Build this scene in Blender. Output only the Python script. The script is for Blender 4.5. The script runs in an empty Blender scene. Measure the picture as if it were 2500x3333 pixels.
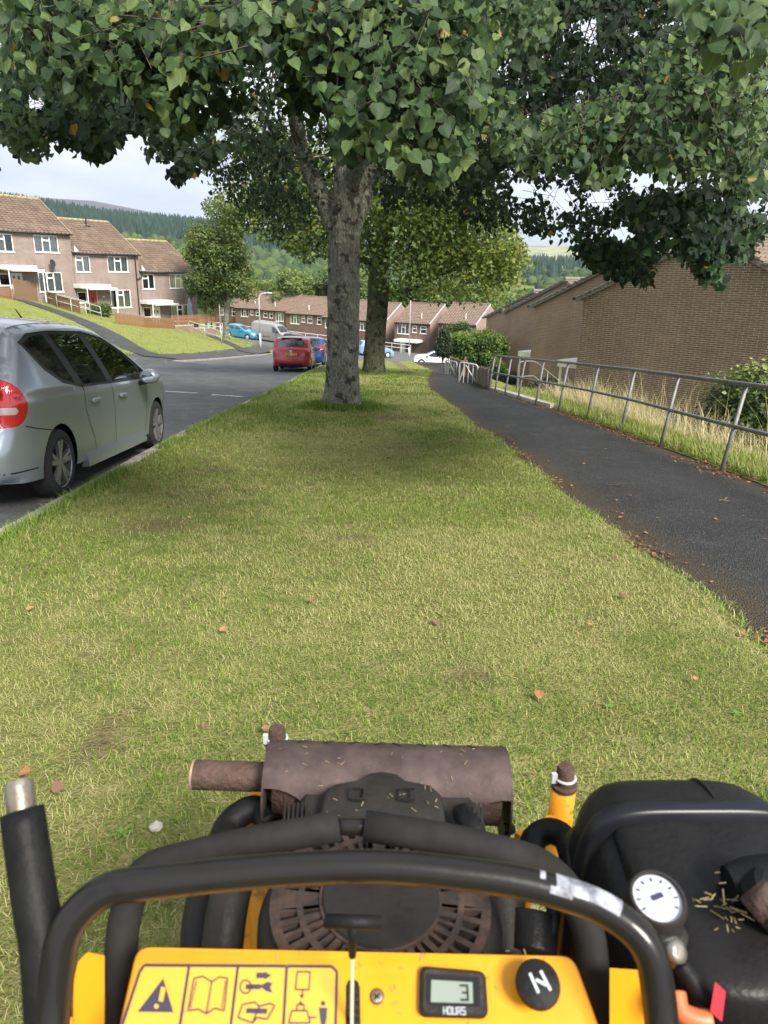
import bpy, math, random
import numpy as np
from mathutils import Vector, Matrix
from mathutils.geometry import delaunay_2d_cdt, tessellate_polygon

scene = bpy.context.scene
COL = scene.collection
R = math.radians

# ------------------------------------------------------------------ camera
F_PX, CX_PX, CY_PX, CAM_H = 2315.0, 1250.0, 1666.5, 1.4
def _n(a):
    a = np.array(a, float); return a / np.linalg.norm(a)
UPC = _n((157, 6852, -2315)); DIRC = _n((-74, 566.5, 2315))
YC = _n(DIRC - (DIRC @ UPC) * UPC); XC = np.cross(UPC, YC); XC = XC / np.linalg.norm(XC)
if XC[0] < 0: XC = -XC
SLOPE = 0.08665
CAMP = np.array([0, 0, CAM_H])
def ray(u, v):
    e = np.array([(u - CX_PX) / F_PX, -(v - CY_PX) / F_PX, 1.0])
    return np.array([e @ XC, e @ YC, e @ UPC])
def P(u, v, d):                       # pixel + distance along the lens axis -> place
    return CAMP + ray(u, v) * d
def G(u, v, off=0.0):                 # pixel -> place on the sloping street plane
    r = ray(u, v); return CAMP + r * ((off - CAM_H) / (r[2] + SLOPE * r[1]))
def proj(p):
    q = np.asarray(p, float) - CAMP
    e0 = q @ np.array(XC_W); e1 = q @ np.array(YU_W); e2 = q @ np.array(ZF_W)
    return CX_PX + F_PX * e0 / e2, CY_PX - F_PX * e1 / e2, e2
XC_W = np.array([XC[0], YC[0], UPC[0]])   # camera right in world
YU_W = np.array([XC[1], YC[1], UPC[1]])   # camera up
ZF_W = np.array([XC[2], YC[2], UPC[2]])   # camera forward

cam = bpy.data.cameras.new('camera'); camo = bpy.data.objects.new('camera', cam); COL.objects.link(camo)
cam.sensor_fit = 'VERTICAL'; cam.sensor_height = 36.0; cam.sensor_width = 27.0
cam.lens = 36.0 * F_PX / 3333.0
cam.clip_start = 0.02; cam.clip_end = 20000
M = Matrix.Identity(4)
for i in range(3):
    M[i][0] = XC_W[i]; M[i][1] = YU_W[i]; M[i][2] = -ZF_W[i]; M[i][3] = CAMP[i]
camo.matrix_world = M
cam.dof.use_dof = True; cam.dof.focus_distance = 7.0; cam.dof.aperture_fstop = 9.0
scene.camera = camo
scene.render.resolution_x = 768; scene.render.resolution_y = 1024

# ------------------------------------------------------------------ sky and sun
SUN_TO = _n((0.56, -0.80, 0.86))
SUN_EL = math.asin(SUN_TO[2]); SUN_AZ = math.atan2(SUN_TO[0], SUN_TO[1])
world = bpy.data.worlds.new('World'); scene.world = world; world.use_nodes = True
wn = world.node_tree; wn.nodes.clear()
def wnode(t): return wn.nodes.new(t)
w_out = wnode('ShaderNodeOutputWorld'); w_bg = wnode('ShaderNodeBackground'); w_sky = wnode('ShaderNodeTexSky')
w_sky.sky_type = 'NISHITA'; w_sky.sun_disc = False; w_sky.sun_elevation = SUN_EL; w_sky.sun_rotation = SUN_AZ
w_sky.air_density = 1.0; w_sky.dust_density = 1.5
w_tc = wnode('ShaderNodeTexCoord'); w_map = wnode('ShaderNodeMapping'); w_map.inputs['Scale'].default_value = (1.0, 1.0, 3.2)
w_no = wnode('ShaderNodeTexNoise'); w_no.inputs['Scale'].default_value = 2.1; w_no.inputs['Detail'].default_value = 7; w_no.inputs['Roughness'].default_value = 0.55
w_no2 = wnode('ShaderNodeTexNoise'); w_no2.inputs['Scale'].default_value = 4.3; w_no2.inputs['Detail'].default_value = 6
w_cov = wnode('ShaderNodeValToRGB'); w_cov.color_ramp.elements[0].position = 0.34; w_cov.color_ramp.elements[1].position = 0.50
w_shade = wnode('ShaderNodeValToRGB')
w_shade.color_ramp.elements[0].position = 0.35; w_shade.color_ramp.elements[0].color = (5.0, 5.5, 6.3, 1)
w_shade.color_ramp.elements[1].position = 0.68; w_shade.color_ramp.elements[1].color = (8.6, 8.8, 9.1, 1)
w_mix = wnode('ShaderNodeMix'); w_mix.data_type = 'RGBA'
L = wn.links.new
L(w_tc.outputs['Generated'], w_map.inputs['Vector'])
L(w_map.outputs['Vector'], w_no.inputs['Vector']); L(w_map.outputs['Vector'], w_no2.inputs['Vector'])
L(w_no.outputs['Fac'], w_cov.inputs['Fac']); L(w_no2.outputs['Fac'], w_shade.inputs['Fac'])
L(w_cov.outputs['Color'], w_mix.inputs[0]); L(w_sky.outputs['Color'], w_mix.inputs[6]); L(w_shade.outputs['Color'], w_mix.inputs[7])
L(w_mix.outputs[2], w_bg.inputs['Color']); w_bg.inputs['Strength'].default_value = 0.10
L(w_bg.outputs[0], w_out.inputs[0])
sun = bpy.data.lights.new('sun', 'SUN'); suno = bpy.data.objects.new('sun', sun); COL.objects.link(suno)
sun.energy = 4.8; sun.angle = R(20); sun.color = (1.0, 0.95, 0.87)
suno.rotation_euler = Vector(SUN_TO).to_track_quat('Z', 'Y').to_euler()

scene.view_settings.view_transform = 'Standard'; scene.view_settings.look = 'None'
scene.view_settings.gamma = 1.0; scene.view_settings.use_curve_mapping = False
scene.view_settings.exposure = 0.80

# ------------------------------------------------------------------ object helpers
def setp(o, label=None, cat=None, group=None, kind=None):
    if label: o['label'] = label
    if cat: o['category'] = cat
    if group: o['group'] = group
    if kind: o['kind'] = kind
    return o
def thing(name, label, cat, loc=(0, 0, 0), rz=0.0, group=None):
    o = bpy.data.objects.new(name, None); COL.objects.link(o)
    o.location = loc; o.rotation_euler = (0, 0, rz); o.empty_display_size = 0.1
    return setp(o, label, cat, group)
def link(name, me, parent=None):
    o = bpy.data.objects.new(name, me); COL.objects.link(o)
    if parent is not None: o.parent = parent
    return o
def copy_tree(o, parent=None):
    c = o.copy(); COL.objects.link(c); c.parent = parent
    for ch in list(KIDS.get(o.name, [])): copy_tree(ch, c)
    return c
KIDS = {}

class MB:
    def __init__(s): s.v = []; s.f = []; s.m = []
    def add(s, vf, mi=0):
        k = len(s.v); v, f = vf
        s.v.extend([tuple(map(float, p)) for p in v]); s.f.extend([tuple(i + k for i in q) for q in f]); s.m.extend([mi] * len(f)); return s
    def build(s, name, mats, parent=None, smooth=False, label=None, auto=None, normals=None):
        me = mesh(name, s.v, s.f, mats, smooth, s.m, auto)
        if normals is not None: me.normals_split_custom_set_from_vertices(normals)
        o = link(name, me, parent)
        if parent is not None: KIDS.setdefault(parent.name, []).append(o)
        if label: o['label'] = label
        return o
def mesh(name, v, f, mats, smooth=False, mi=None, auto=None):
    me = bpy.data.meshes.new(name); me.from_pydata(v, [], f)
    if not isinstance(mats, (list, tuple)): mats = [mats]
    for m in mats: me.materials.append(m)
    if mi is not None and any(mi): me.polygons.foreach_set('material_index', mi)
    if smooth or auto:
        me.polygons.foreach_set('use_smooth', [True] * len(me.polygons))
        if auto: me.set_sharp_from_angle(angle=R(auto))
    me.update(); return me
def np_mesh(name, V, Fc, mats, smooth=False, col=None, colname='tint'):
    """V (n,3), Fc (m,k) with equal k; col = per-vertex value"""
    me = bpy.data.meshes.new(name); n, m, k = len(V), len(Fc), Fc.shape[1]
    me.vertices.add(n); me.vertices.foreach_set('co', np.ascontiguousarray(V, np.float32).ravel())
    me.loops.add(m * k); me.loops.foreach_set('vertex_index', np.ascontiguousarray(Fc, np.int32).ravel())
    me.polygons.add(m); me.polygons.foreach_set('loop_start', np.arange(0, m * k, k, dtype=np.int32))
    if not isinstance(mats, (list, tuple)): mats = [mats]
    for q in mats: me.materials.append(q)
    if smooth: me.polygons.foreach_set('use_smooth', np.ones(m, bool))
    if col is not None:
        a = me.attributes.new(colname, 'FLOAT', 'POINT'); a.data.foreach_set('value', np.ascontiguousarray(col, np.float32))
    me.update(); me.validate(); return me

# shapes -> (verts, faces)
def box(c, s, rz=0.0, ch=0.0):
    cx, cy, cz = c; hx, hy, hz = s[0] / 2, s[1] / 2, s[2] / 2
    if ch <= 0:
        v = [(x, y, z) for z in (-hz, hz) for (x, y) in ((-hx, -hy), (hx, -hy), (hx, hy), (-hx, hy))]
        f = [(0, 3, 2, 1), (4, 5, 6, 7), (0, 1, 5, 4), (1, 2, 6, 5), (2, 3, 7, 6), (3, 0, 4, 7)]
    else:
        c2 = min(ch, hx * .9, hy * .9, hz * .9)
        def ring(z, i): return [(-hx + i, -hy, z), (hx - i, -hy, z), (hx, -hy + i, z), (hx, hy - i, z), (hx - i, hy, z), (-hx + i, hy, z), (-hx, hy - i, z), (-hx, -hy + i, z)]
        def ring_in(z): a = c2; return [(-hx + a * 1.5, -hy + a, z), (hx - a * 1.5, -hy + a, z), (hx - a, -hy + a * 1.5, z), (hx - a, hy - a * 1.5, z), (hx - a * 1.5, hy - a, z), (-hx + a * 1.5, hy - a, z), (-hx + a, hy - a * 1.5, z), (-hx + a, -hy + a * 1.5, z)]
        v = ring_in(-hz) + ring(-hz + c2, c2) + ring(hz - c2, c2) + ring_in(hz)
        f = [tuple(reversed(range(8))), tuple(range(24, 32))]
        for k in range(3):
            for i in range(8): j = (i + 1) % 8; f.append((k * 8 + i, k * 8 + j, k * 8 + 8 + j, k * 8 + 8 + i))
    if rz:
        ca, sa = math.cos(rz), math.sin(rz); v = [(x * ca - y * sa, x * sa + y * ca, z) for x, y, z in v]
    return [(x + cx, y + cy, z + cz) for x, y, z in v], f
def bar(a, b, w, h, up=(0, 0, 1)):
    """rectangular bar from a to b, w sideways, h along up"""
    a = Vector(a); b = Vector(b); d = (b - a).normalized(); u = Vector(up); s = d.cross(u)
    if s.length < 1e-5: s = d.orthogonal()
    s.normalize(); u = s.cross(d).normalized()
    v = []
    for p in (a, b):
        for (i, j) in ((-1, -1), (1, -1), (1, 1), (-1, 1)): v.append(tuple(p + s * (w / 2 * i) + u * (h / 2 * j)))
    return v, [(3, 2, 1, 0), (4, 5, 6, 7), (0, 1, 5, 4), (1, 2, 6, 5), (2, 3, 7, 6), (3, 0, 4, 7)]
def tube(pts, rad, n=10, caps=True, flat=None):
    pts = [Vector(p) for p in pts]; m = len(pts)
    rad = [rad] * m if np.isscalar(rad) else list(rad)
    tang = []
    for i in range(m):
        t = pts[min(i + 1, m - 1)] - pts[max(i - 1, 0)]
        tang.append(t.normalized() if t.length > 1e-9 else Vector((0, 0, 1)))
    nrm = tang[0].orthogonal().normalized(); v = []; f = []
    for i in range(m):
        if i:
            nrm = nrm - tang[i] * nrm.dot(tang[i])
            if nrm.length < 1e-6: nrm = tang[i].orthogonal()
            nrm.normalize()
        bi = tang[i].cross(nrm)
        for k in range(n):
            a = 2 * math.pi * k / n
            v.append(tuple(pts[i] + (nrm * math.cos(a) + bi * math.sin(a)) * rad[i]))
    for i in range(m - 1):
        for k in range(n):
            j = (k + 1) % n; f.append((i * n + k, i * n + j, (i + 1) * n + j, (i + 1) * n + k))
    if caps: f.append(tuple(reversed(range(n)))); f.append(tuple(range((m - 1) * n, m * n)))
    return v, f
def spline(pts, k=6):
    """Catmull-Rom through pts"""
    p = [np.array(q, float) for q in pts]; p = [2 * p[0] - p[1]] + p + [2 * p[-1] - p[-2]]; out = []
    for i in range(1, len(p) - 2):
        for j in range(k):
            t = j / k; a, b, c, d = p[i - 1:i + 3]
            out.append(.5 * (2 * b + (c - a) * t + (2 * a - 5 * b + 4 * c - d) * t * t + (3 * b - a - 3 * c + d) * t ** 3))
    out.append(p[-2]); return out
def fillet(pts, r, k=6):
    """polyline with rounded corners"""
    p = [Vector(q) for q in pts]; out = [p[0]]
    for i in range(1, len(p) - 1):
        a = (p[i - 1] - p[i]); b = (p[i + 1] - p[i]); rr = min(r, a.length * .48, b.length * .48)
        a = p[i] + a.normalized() * rr; b = p[i] + b.normalized() * rr
        for j in range(k + 1):
            t = j / k; out.append(a * (1 - t) ** 2 + p[i] * (2 * t * (1 - t)) + b * t * t)
    out.append(p[-1]); return out
def lathe(prof, n=16, axis=None, origin=(0, 0, 0), caps=True):
    """prof [(r,h)] turned about axis (default z)"""
    ax = Vector(axis or (0, 0, 1)).normalized(); e1 = ax.orthogonal().normalized(); e2 = ax.cross(e1); o = Vector(origin)
    v = []; f = []
    for (r, h) in prof:
        for k in range(n):
            a = 2 * math.pi * k / n; v.append(tuple(o + ax * h + (e1 * math.cos(a) + e2 * math.sin(a)) * r))
    for i in range(len(prof) - 1):
        for k in range(n):
            j = (k + 1) % n; f.append((i * n + k, i * n + j, (i + 1) * n + j, (i + 1) * n + k))
    if caps: f.append(tuple(reversed(range(n)))); f.append(tuple(range((len(prof) - 1) * n, len(prof) * n)))
    return v, f
def prism(poly, z0, z1, fr=None):
    """polygon [(a,b)] extruded z0..z1, mapped by fr(a,b,c)"""
    n = len(poly); fr = fr or (lambda a, b, c: (a, b, c))
    v = [fr(a, b, z0) for a, b in poly] + [fr(a, b, z1) for a, b in poly]
    f = [tuple(reversed(range(n))), tuple(range(n, 2 * n))] + [(i, (i + 1) % n, n + (i + 1) % n, n + i) for i in range(n)]
    return v, f
def xf(vf, mat):
    v, f = vf; return [tuple(mat @ Vector(p)) for p in v], f
def rrect(cx, cy, w, h, r, k=4):
    out = []
    for (sx, sy, a0) in ((1, 1, 0), (-1, 1, 90), (-1, -1, 180), (1, -1, 270)):
        for i in range(k + 1):
            a = R(a0 + 90 * i / k); out.append((cx + sx * (w / 2 - r) + r * math.cos(a), cy + sy * (h / 2 - r) + r * math.sin(a)))
    return out

# ------------------------------------------------------------------ materials
MATS = {}
def mat(name, col=(.5, .5, .5), rough=.6, metal=0.0, spec=.5, var=0.0, vscale=20.0, col2=None, bump=0.0, bscale=60.0, coat=0.0, coord='Object', detail=5, trans=0.0, thr=(.35, .65), scale3=(1, 1, 1), sss=0):
    if name in MATS: return MATS[name]
    m = bpy.data.materials.new(name); m.use_nodes = True; nt = m.node_tree; b = nt.nodes['Principled BSDF']
    b.inputs['Base Color'].default_value = (*col, 1); b.inputs['Roughness'].default_value = rough; b.inputs['Metallic'].default_value = metal
    b.inputs['Specular IOR Level'].default_value = spec; b.inputs['Coat Weight'].default_value = coat; b.inputs['Transmission Weight'].default_value = trans
    tc = None
    if col2 is not None or var or bump:
        tc = nt.nodes.new('ShaderNodeTexCoord'); mp = nt.nodes.new('ShaderNodeMapping'); mp.inputs['Scale'].default_value = scale3
        nt.links.new(tc.outputs[coord], mp.inputs['Vector'])
    if col2 is not None or var:
        c2 = col2 if col2 is not None else tuple(c * (1 - var) for c in col)
        c1 = col if col2 is not None else tuple(min(1, c * (1 + var)) for c in col)
        no = nt.nodes.new('ShaderNodeTexNoise'); no.inputs['Scale'].default_value = vscale; no.inputs['Detail'].default_value = detail; no.inputs['Roughness'].default_value = .62
        rp = nt.nodes.new('ShaderNodeValToRGB'); rp.color_ramp.elements[0].position = thr[0]; rp.color_ramp.elements[1].position = thr[1]
        rp.color_ramp.elements[0].color = (*c2, 1); rp.color_ramp.elements[1].color = (*c1, 1)
        nt.links.new(mp.outputs[0], no.inputs['Vector']); nt.links.new(no.outputs['Fac'], rp.inputs['Fac']); nt.links.new(rp.outputs[0], b.inputs['Base Color'])
    if bump:
        nb = nt.nodes.new('ShaderNodeTexNoise'); nb.inputs['Scale'].default_value = bscale; nb.inputs['Detail'].default_value = 4
        bm = nt.nodes.new('ShaderNodeBump'); bm.inputs['Strength'].default_value = bump; bm.inputs['Distance'].default_value = .01
        nt.links.new(mp.outputs[0], nb.inputs['Vector']); nt.links.new(nb.outputs['Fac'], bm.inputs['Height']); nt.links.new(bm.outputs[0], b.inputs['Normal'])
    MATS[name] = m; return m
class NT:
    """small node-graph helper"""
    def __init__(s, name):
        s.m = bpy.data.materials.new(name); s.m.use_nodes = True; s.t = s.m.node_tree; s.b = s.t.nodes['Principled BSDF']; MATS[name] = s.m
        s.tc = s.t.nodes.new('ShaderNodeTexCoord')
    def node(s, t, **k):
        n = s.t.nodes.new(t)
        for a, b in k.items(): setattr(n, a, b)
        return n
    def l(s, a, b): s.t.links.new(a, b)
    def noise(s, scale, detail=5, vec=None, rough=.6, sc3=None):
        n = s.node('ShaderNodeTexNoise'); n.inputs['Scale'].default_value = scale; n.inputs['Detail'].default_value = detail; n.inputs['Roughness'].default_value = rough
        v = vec or s.tc.outputs['Object']
        if sc3:
            mp = s.node('ShaderNodeMapping'); mp.inputs['Scale'].default_value = sc3; s.l(v, mp.inputs[0]); v = mp.outputs[0]
        s.l(v, n.inputs['Vector']); return n.outputs['Fac']
    def ramp(s, fac, stops):
        r = s.node('ShaderNodeValToRGB'); e = r.color_ramp.elements
        while len(e) < len(stops): e.new(.5)
        for q, (p, c) in zip(e, stops): q.position = p; q.color = (*c, 1) if len(c) == 3 else c
        s.l(fac, r.inputs['Fac']); return r.outputs['Color']
    def mix(s, fac, a, b, blend='MIX'):
        n = s.node('ShaderNodeMix', data_type='RGBA', blend_type=blend)
        for i, x in ((0, fac), (6, a), (7, b)):
            if isinstance(x, (int, float)): n.inputs[i].default_value = x
            elif isinstance(x, tuple): n.inputs[i].default_value = (*x, 1)
            else: s.l(x, n.inputs[i])
        return n.outputs[2]
    def math(s, op, a, b=0.0):
        n = s.node('ShaderNodeMath', operation=op)
        for i, x in enumerate((a, b)):
            if isinstance(x, (int, float)): n.inputs[i].default_value = x
            else: s.l(x, n.inputs[i])
        return n.outputs[0]
    def attr(s, name):
        n = s.node('ShaderNodeAttribute'); n.attribute_name = name; return n
    def bump(s, h, strength=.4, dist=.01):
        n = s.node('ShaderNodeBump'); n.inputs['Strength'].default_value = strength; n.inputs['Distance'].default_value = dist
        s.l(h, n.inputs['Height']); s.l(n.outputs[0], s.b.inputs['Normal'])
    def base(s, c, rough=.8, spec=.3):
        if isinstance(c, tuple): s.b.inputs['Base Color'].default_value = (*c, 1)
        else: s.l(c, s.b.inputs['Base Color'])
        s.b.inputs['Roughness'].default_value = rough; s.b.inputs['Specular IOR Level'].default_value = spec
def sstep(a, b, x):
    t = np.clip((np.asarray(x, float) - a) / (b - a), 0, 1); return t * t * (3 - 2 * t)
def vnoise(x, y, seed=0):
    """cheap smooth value noise for arrays"""
    x = np.asarray(x, float); y = np.asarray(y, float); xi = np.floor(x); yi = np.floor(y); fx = x - xi; fy = y - yi
    fx = fx * fx * (3 - 2 * fx); fy = fy * fy * (3 - 2 * fy)
    def h(a, b): t = np.sin(a * 127.1 + b * 311.7 + seed * 74.7) * 43758.5453; return t - np.floor(t)
    return (h(xi, yi) * (1 - fx) + h(xi + 1, yi) * fx) * (1 - fy) + (h(xi, yi + 1) * (1 - fx) + h(xi + 1, yi + 1) * fx) * fy
# ================================================================== TERRAIN
rng = np.random.default_rng(11); random.seed(5)
def z_bank(X, Y): return -3.535 - .2086 * X - .0534 * Y
def z_far(X, Y): return -7.4 - .09 * np.clip(X, -60, 45) - .03 * (np.asarray(Y) - 82)
def far_w(X, Y):
    y0 = 60 - 16 * sstep(-7, -1, X); return np.clip((Y - y0) / (80 - y0), 0, 1) ** 1.0 * (1 - .0 * X) if False else sstep(y0, 80 - 6 * sstep(-7, -1, X), Y)
def terr(X, Y):
    X = np.asarray(X, float); Y = np.asarray(Y, float)
    c = -SLOPE * Y
    kl = np.interp(Y, [0, 36, 61, 80], [-9.5, -11.0, -7.9, -8.5])           # left kerb line
    wl = sstep(-.4, 1.6, kl - X)
    lb = np.where(X < -34, z_bank(-34 + (X + 34) * .25, Y), z_bank(X, Y))
    z = c * (1 - wl) + lb * wl
    dr = sstep(4.75, 7.6, X) * 1.9
    z = z - dr * (1 - sstep(46, 66, Y))
    wf = far_w(X, Y)
    z = z * (1 - wf) + z_far(X, Y) * wf
    low = sstep(93, 97, Y + .12 * X) * 2.6 + sstep(110, 200, Y) * 5
    return z - low
def sheet(name, xs, ys, zf, m, kind='structure', attrs=None, parent=None):
    Xg, Yg = np.meshgrid(xs, ys); V = np.stack([Xg, Yg, zf(Xg, Yg)], -1).reshape(-1, 3)
    nx, ny = len(xs), len(ys); i = np.arange((ny - 1) * nx).reshape(ny - 1, nx)[:, :-1].ravel()
    Fc = np.stack([i, i + 1, i + nx + 1, i + nx], 1)
    me = np_mesh(name, V, Fc, m, smooth=True)
    for k, fn in (attrs or {}).items():
        a = me.attributes.new(k, 'FLOAT', 'POINT'); a.data.foreach_set('value', np.ascontiguousarray(fn(V[:, 0], V[:, 1]), np.float32))
    o = link(name, me, parent); setp(o, kind=kind); return o
def strip(name, left, right, nacross, zf, m, kind='structure'):
    """sheet between two polylines given as (n,2) arrays"""
    left = np.array(left); right = np.array(right); t = np.linspace(0, 1, nacross)[None, :, None]
    XY = left[:, None, :] * (1 - t) + right[:, None, :] * t
    V = np.concatenate([XY, zf(XY[..., 0], XY[..., 1])[..., None]], -1).reshape(-1, 3)
    ny, nx = len(left), nacross; i = np.arange((ny - 1) * nx).reshape(ny - 1, nx)[:, :-1].ravel()
    Fc = np.stack([i, i + 1, i + nx + 1, i + nx], 1)
    o = link(name, np_mesh(name, V, Fc, m, smooth=True)); setp(o, kind=kind); return o

# --- grass soil material (seen between the blades and alone far off)
g = NT('turf')
n1 = g.noise(0.9, 4); n2 = g.noise(9, 5); n3 = g.noise(70, 3)
far_g = g.ramp(n2, [(.3, (.12, .16, .036)), (.5, (.22, .235, .065)), (.72, (.36, .325, .14))])
lush = g.ramp(n3, [(.3, (.085, .12, .025)), (.7, (.23, .26, .068))])
gcol = g.mix(g.ramp(n1, [(.4, (0, 0, 0)), (.6, (1, 1, 1))]), far_g, lush)
gcol = g.mix(.45, gcol, far_g)
bare = g.attr('bare').outputs['Fac']
soil = g.ramp(n3, [(.3, (.08, .066, .032)), (.7, (.20, .155, .08))])
gcol = g.mix(bare, gcol, soil)
g.base(gcol, .95, .1); g.bump(n3, .8, .03)
M_TURF = g.m
# --- asphalt
def asphalt(name, c0, c1, speck, moss=False):
    a = NT(name); n = a.noise(1.1, 5); f = a.noise(160, 2)
    vo = a.node('ShaderNodeTexVoronoi'); vo.inputs['Scale'].default_value = 95; a.l(a.tc.outputs['Object'], vo.inputs['Vector']); sp = a.node('ShaderNodeSeparateColor'); a.l(vo.outputs['Color'], sp.inputs[0])
    c = a.ramp(n, [(.3, c0), (.7, c1)])
    c = a.mix(a.ramp(sp.outputs[0], [(.0, (.5,) * 3), (.35, (0, 0, 0)), (1, (0, 0, 0))]), c, tuple(x * .35 for x in c0))
    c = a.mix(a.ramp(sp.outputs[0], [(.78, (0, 0, 0)), (.95, (.45,) * 3), (1, (.7,) * 3)]), c, speck)
    w = a.noise(2.6, 6); c = a.mix(a.ramp(w, [(.56, (0, 0, 0)), (.74, (.55, .55, .55))]), c, tuple(min(1, x * 2.0) for x in c1))
    if moss:
        e = a.attr('edge').outputs['Fac']; mn = a.noise(24, 4)
        k = a.math('MULTIPLY', e, a.ramp(mn, [(.3, (.25, .25, .25)), (.62, (1, 1, 1))]))
        c = a.mix(k, c, (.085, .062, .03))
    a.base(c, .85, .3); a.bump(vo.outputs['Distance'], 1.0, .02); return a.m
M_ROAD = asphalt('road_asphalt', (.10, .101, .105), (.155, .157, .161), (.24, .24, .24))
M_PATH = asphalt('path_asphalt', (.030, .030, .031), (.050, .050, .052), (.14, .14, .135), moss=True)
M_PAVE = asphalt('pavement_asphalt', (.06, .06, .064), (.10, .10, .105), (.17, .17, .17))
M_BANKPATH = asphalt('bank_path_asphalt', (.05, .05, .052), (.085, .085, .09), (.14, .14, .14))
M_KERB = mat('kerb_concrete', (.34, .31, .26), .9, col2=(.17, .15, .12), vscale=9, bump=.5, bscale=80)
M_PAINT = mat('road_paint', (.45, .45, .44), .8, col2=(.14, .14, .14), vscale=9, thr=(.42, .62))

def bare_fn(X, Y):
    b = np.zeros_like(X)
    p = G(500, 1715)
    for (x, y, rx, ry, k) in ((p[0], p[1], .42, .42, 1.0), (p[0] - .45, p[1] - .3, .3, .25, .5), (-.38, 13.9, .8, .7, .6), (.6, 12.6, .6, .5, .9), (.1, 10.7, .5, .4, .55), (.42, 27.6, .7, .8, .7), (-.9, 4.4, .5, .3, .3)):
        b = np.maximum(b, k * np.exp(-((X - x) / rx) ** 2 - ((Y - y) / ry) ** 2))
    b = np.maximum(b, .75 * sstep(1.72, 1.98, X + .12 * (vnoise(Y * 2, X * 0, 3) - .5)) * (X < 2.4))
    b = np.maximum(b, .7 * sstep(.12, .0, X + 2.42))
    b = np.maximum(b, .36 * (1 - sstep(9, 15, Y))); b = np.maximum(b, .95 * sstep(.74, .86, .7 * vnoise(X * 2.3, Y * 1.9, 77) + .3 * vnoise(X * 9, Y * 9, 78)) * (Y < 16))
    return np.clip(b + .25 * (vnoise(X * 5, Y * 5, 9) - .5) * (b > .05), 0, 1)
PATH_L = lambda Y: 2.02 + .09 * (vnoise(np.asarray(Y) * .8, 0 * np.asarray(Y), 1) - .5) + .05 * (vnoise(np.asarray(Y) * 3.1, 0 * np.asarray(Y), 2) - .5) + sstep(20, 37, Y) * 1.4
PATH_R = lambda Y: np.interp(Y, [-10, 16, 21, 36, 46], [4.32, 4.30, 3.95, 4.6, 5.4]) + .1 * (vnoise(np.asarray(Y) * .7, 0 * np.asarray(Y), 5) - .5)
def KERB_X(Y):
    return np.interp(Y, [-12, 4.7, 10, 20, 37, 46], [-2.45, -2.5, -2.55, -2.3, -2.0, -1.9])
# ground under everything; it dips beneath the road and the path sheets
def ground_z(X, Y):
    z = terr(X, Y)
    kl = np.interp(Y, [0, 36, 61, 80], [-9.5, -11.0, -7.9, -8.5])
    onroad = sstep(kl - 1.6, kl - .6, X) * (1 - sstep(-2.3, -2.0, X)) * (Y < 66)
    onpath = sstep(-2.5, -1.9, X) * (1 - sstep(4.2, 4.7, X)) * (Y < 62)
    return z - .35 * np.clip(onroad + onpath, 0, 1) - .12
xs = np.concatenate([np.linspace(-160, -40, 25), np.arange(-38, 30, .6), np.linspace(31, 160, 27)])
ys = np.concatenate([np.arange(-14, 100, 1.0), np.linspace(101, 330, 60)])
sheet('ground', xs, ys, ground_z, M_TURF, attrs={'bare': lambda X, Y: np.zeros_like(X)})
# verge: a real sheet with its own edges
vy = np.concatenate([np.arange(-6, 16, .18), np.arange(16, 46.5, .5)])
ol = np.stack([KERB_X(vy) + .02, vy], 1); orr = np.stack([PATH_L(vy) + .03, vy], 1)
def verge_z(X, Y):
    d0 = sstep(0, .12, X - KERB_X(Y)); d1 = sstep(0, .18, PATH_L(Y) - X)
    mound = .10 * np.exp(-((X + .38) / 1.2) ** 2 - ((Y - 13.9) / 1.2) ** 2) + .07 * np.exp(-((X - .45) / 1) ** 2 - ((Y - 27.7) / 1) ** 2)
    return -SLOPE * Y - .015 * (1 - d0) - .045 * (1 - d1) + .022 * (vnoise(X * 1.3, Y * 1.3, 4) - .5) * d1 * d0 + mound
verge = strip('grass_verge', ol, orr, 44, verge_z, M_TURF)
me = verge.data; cc = np.zeros(len(me.vertices) * 3, np.float32); me.vertices.foreach_get('co', cc); cc = cc.reshape(-1, 3)
a = me.attributes.new('bare', 'FLOAT', 'POINT'); a.data.foreach_set('value', bare_fn(cc[:, 0], cc[:, 1]).astype(np.float32))
# road
ry_ = np.concatenate([np.arange(-14, 61, 1.0)])
def kl_(Y): return np.interp(Y, [-14, 20, 27], [-8.6, -8.6, -9.4])
def road_z(X, Y): return terr(X, Y) - .105
rl = np.stack([np.interp(ry_, [-14, 24, 27, 28, 36, 37, 40, 46, 61], [-8.6, -8.6, -10, -22, -22, -11.45, -10.0, -9.0, -7.75]), ry_], 1)
rr = np.stack([KERB_X(ry_) - .06, ry_], 1)
def road_z2(X, Y):
    c = -SLOPE * Y; k = sstep(-9.2, -14, X); return (c * (1 - k) + z_bank(X, Y) * k) * (1 - far_w(X, Y)) + z_far(X, Y) * far_w(X, Y) - .105
strip('road', rl, rr, 30, road_z2, M_ROAD)
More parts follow.
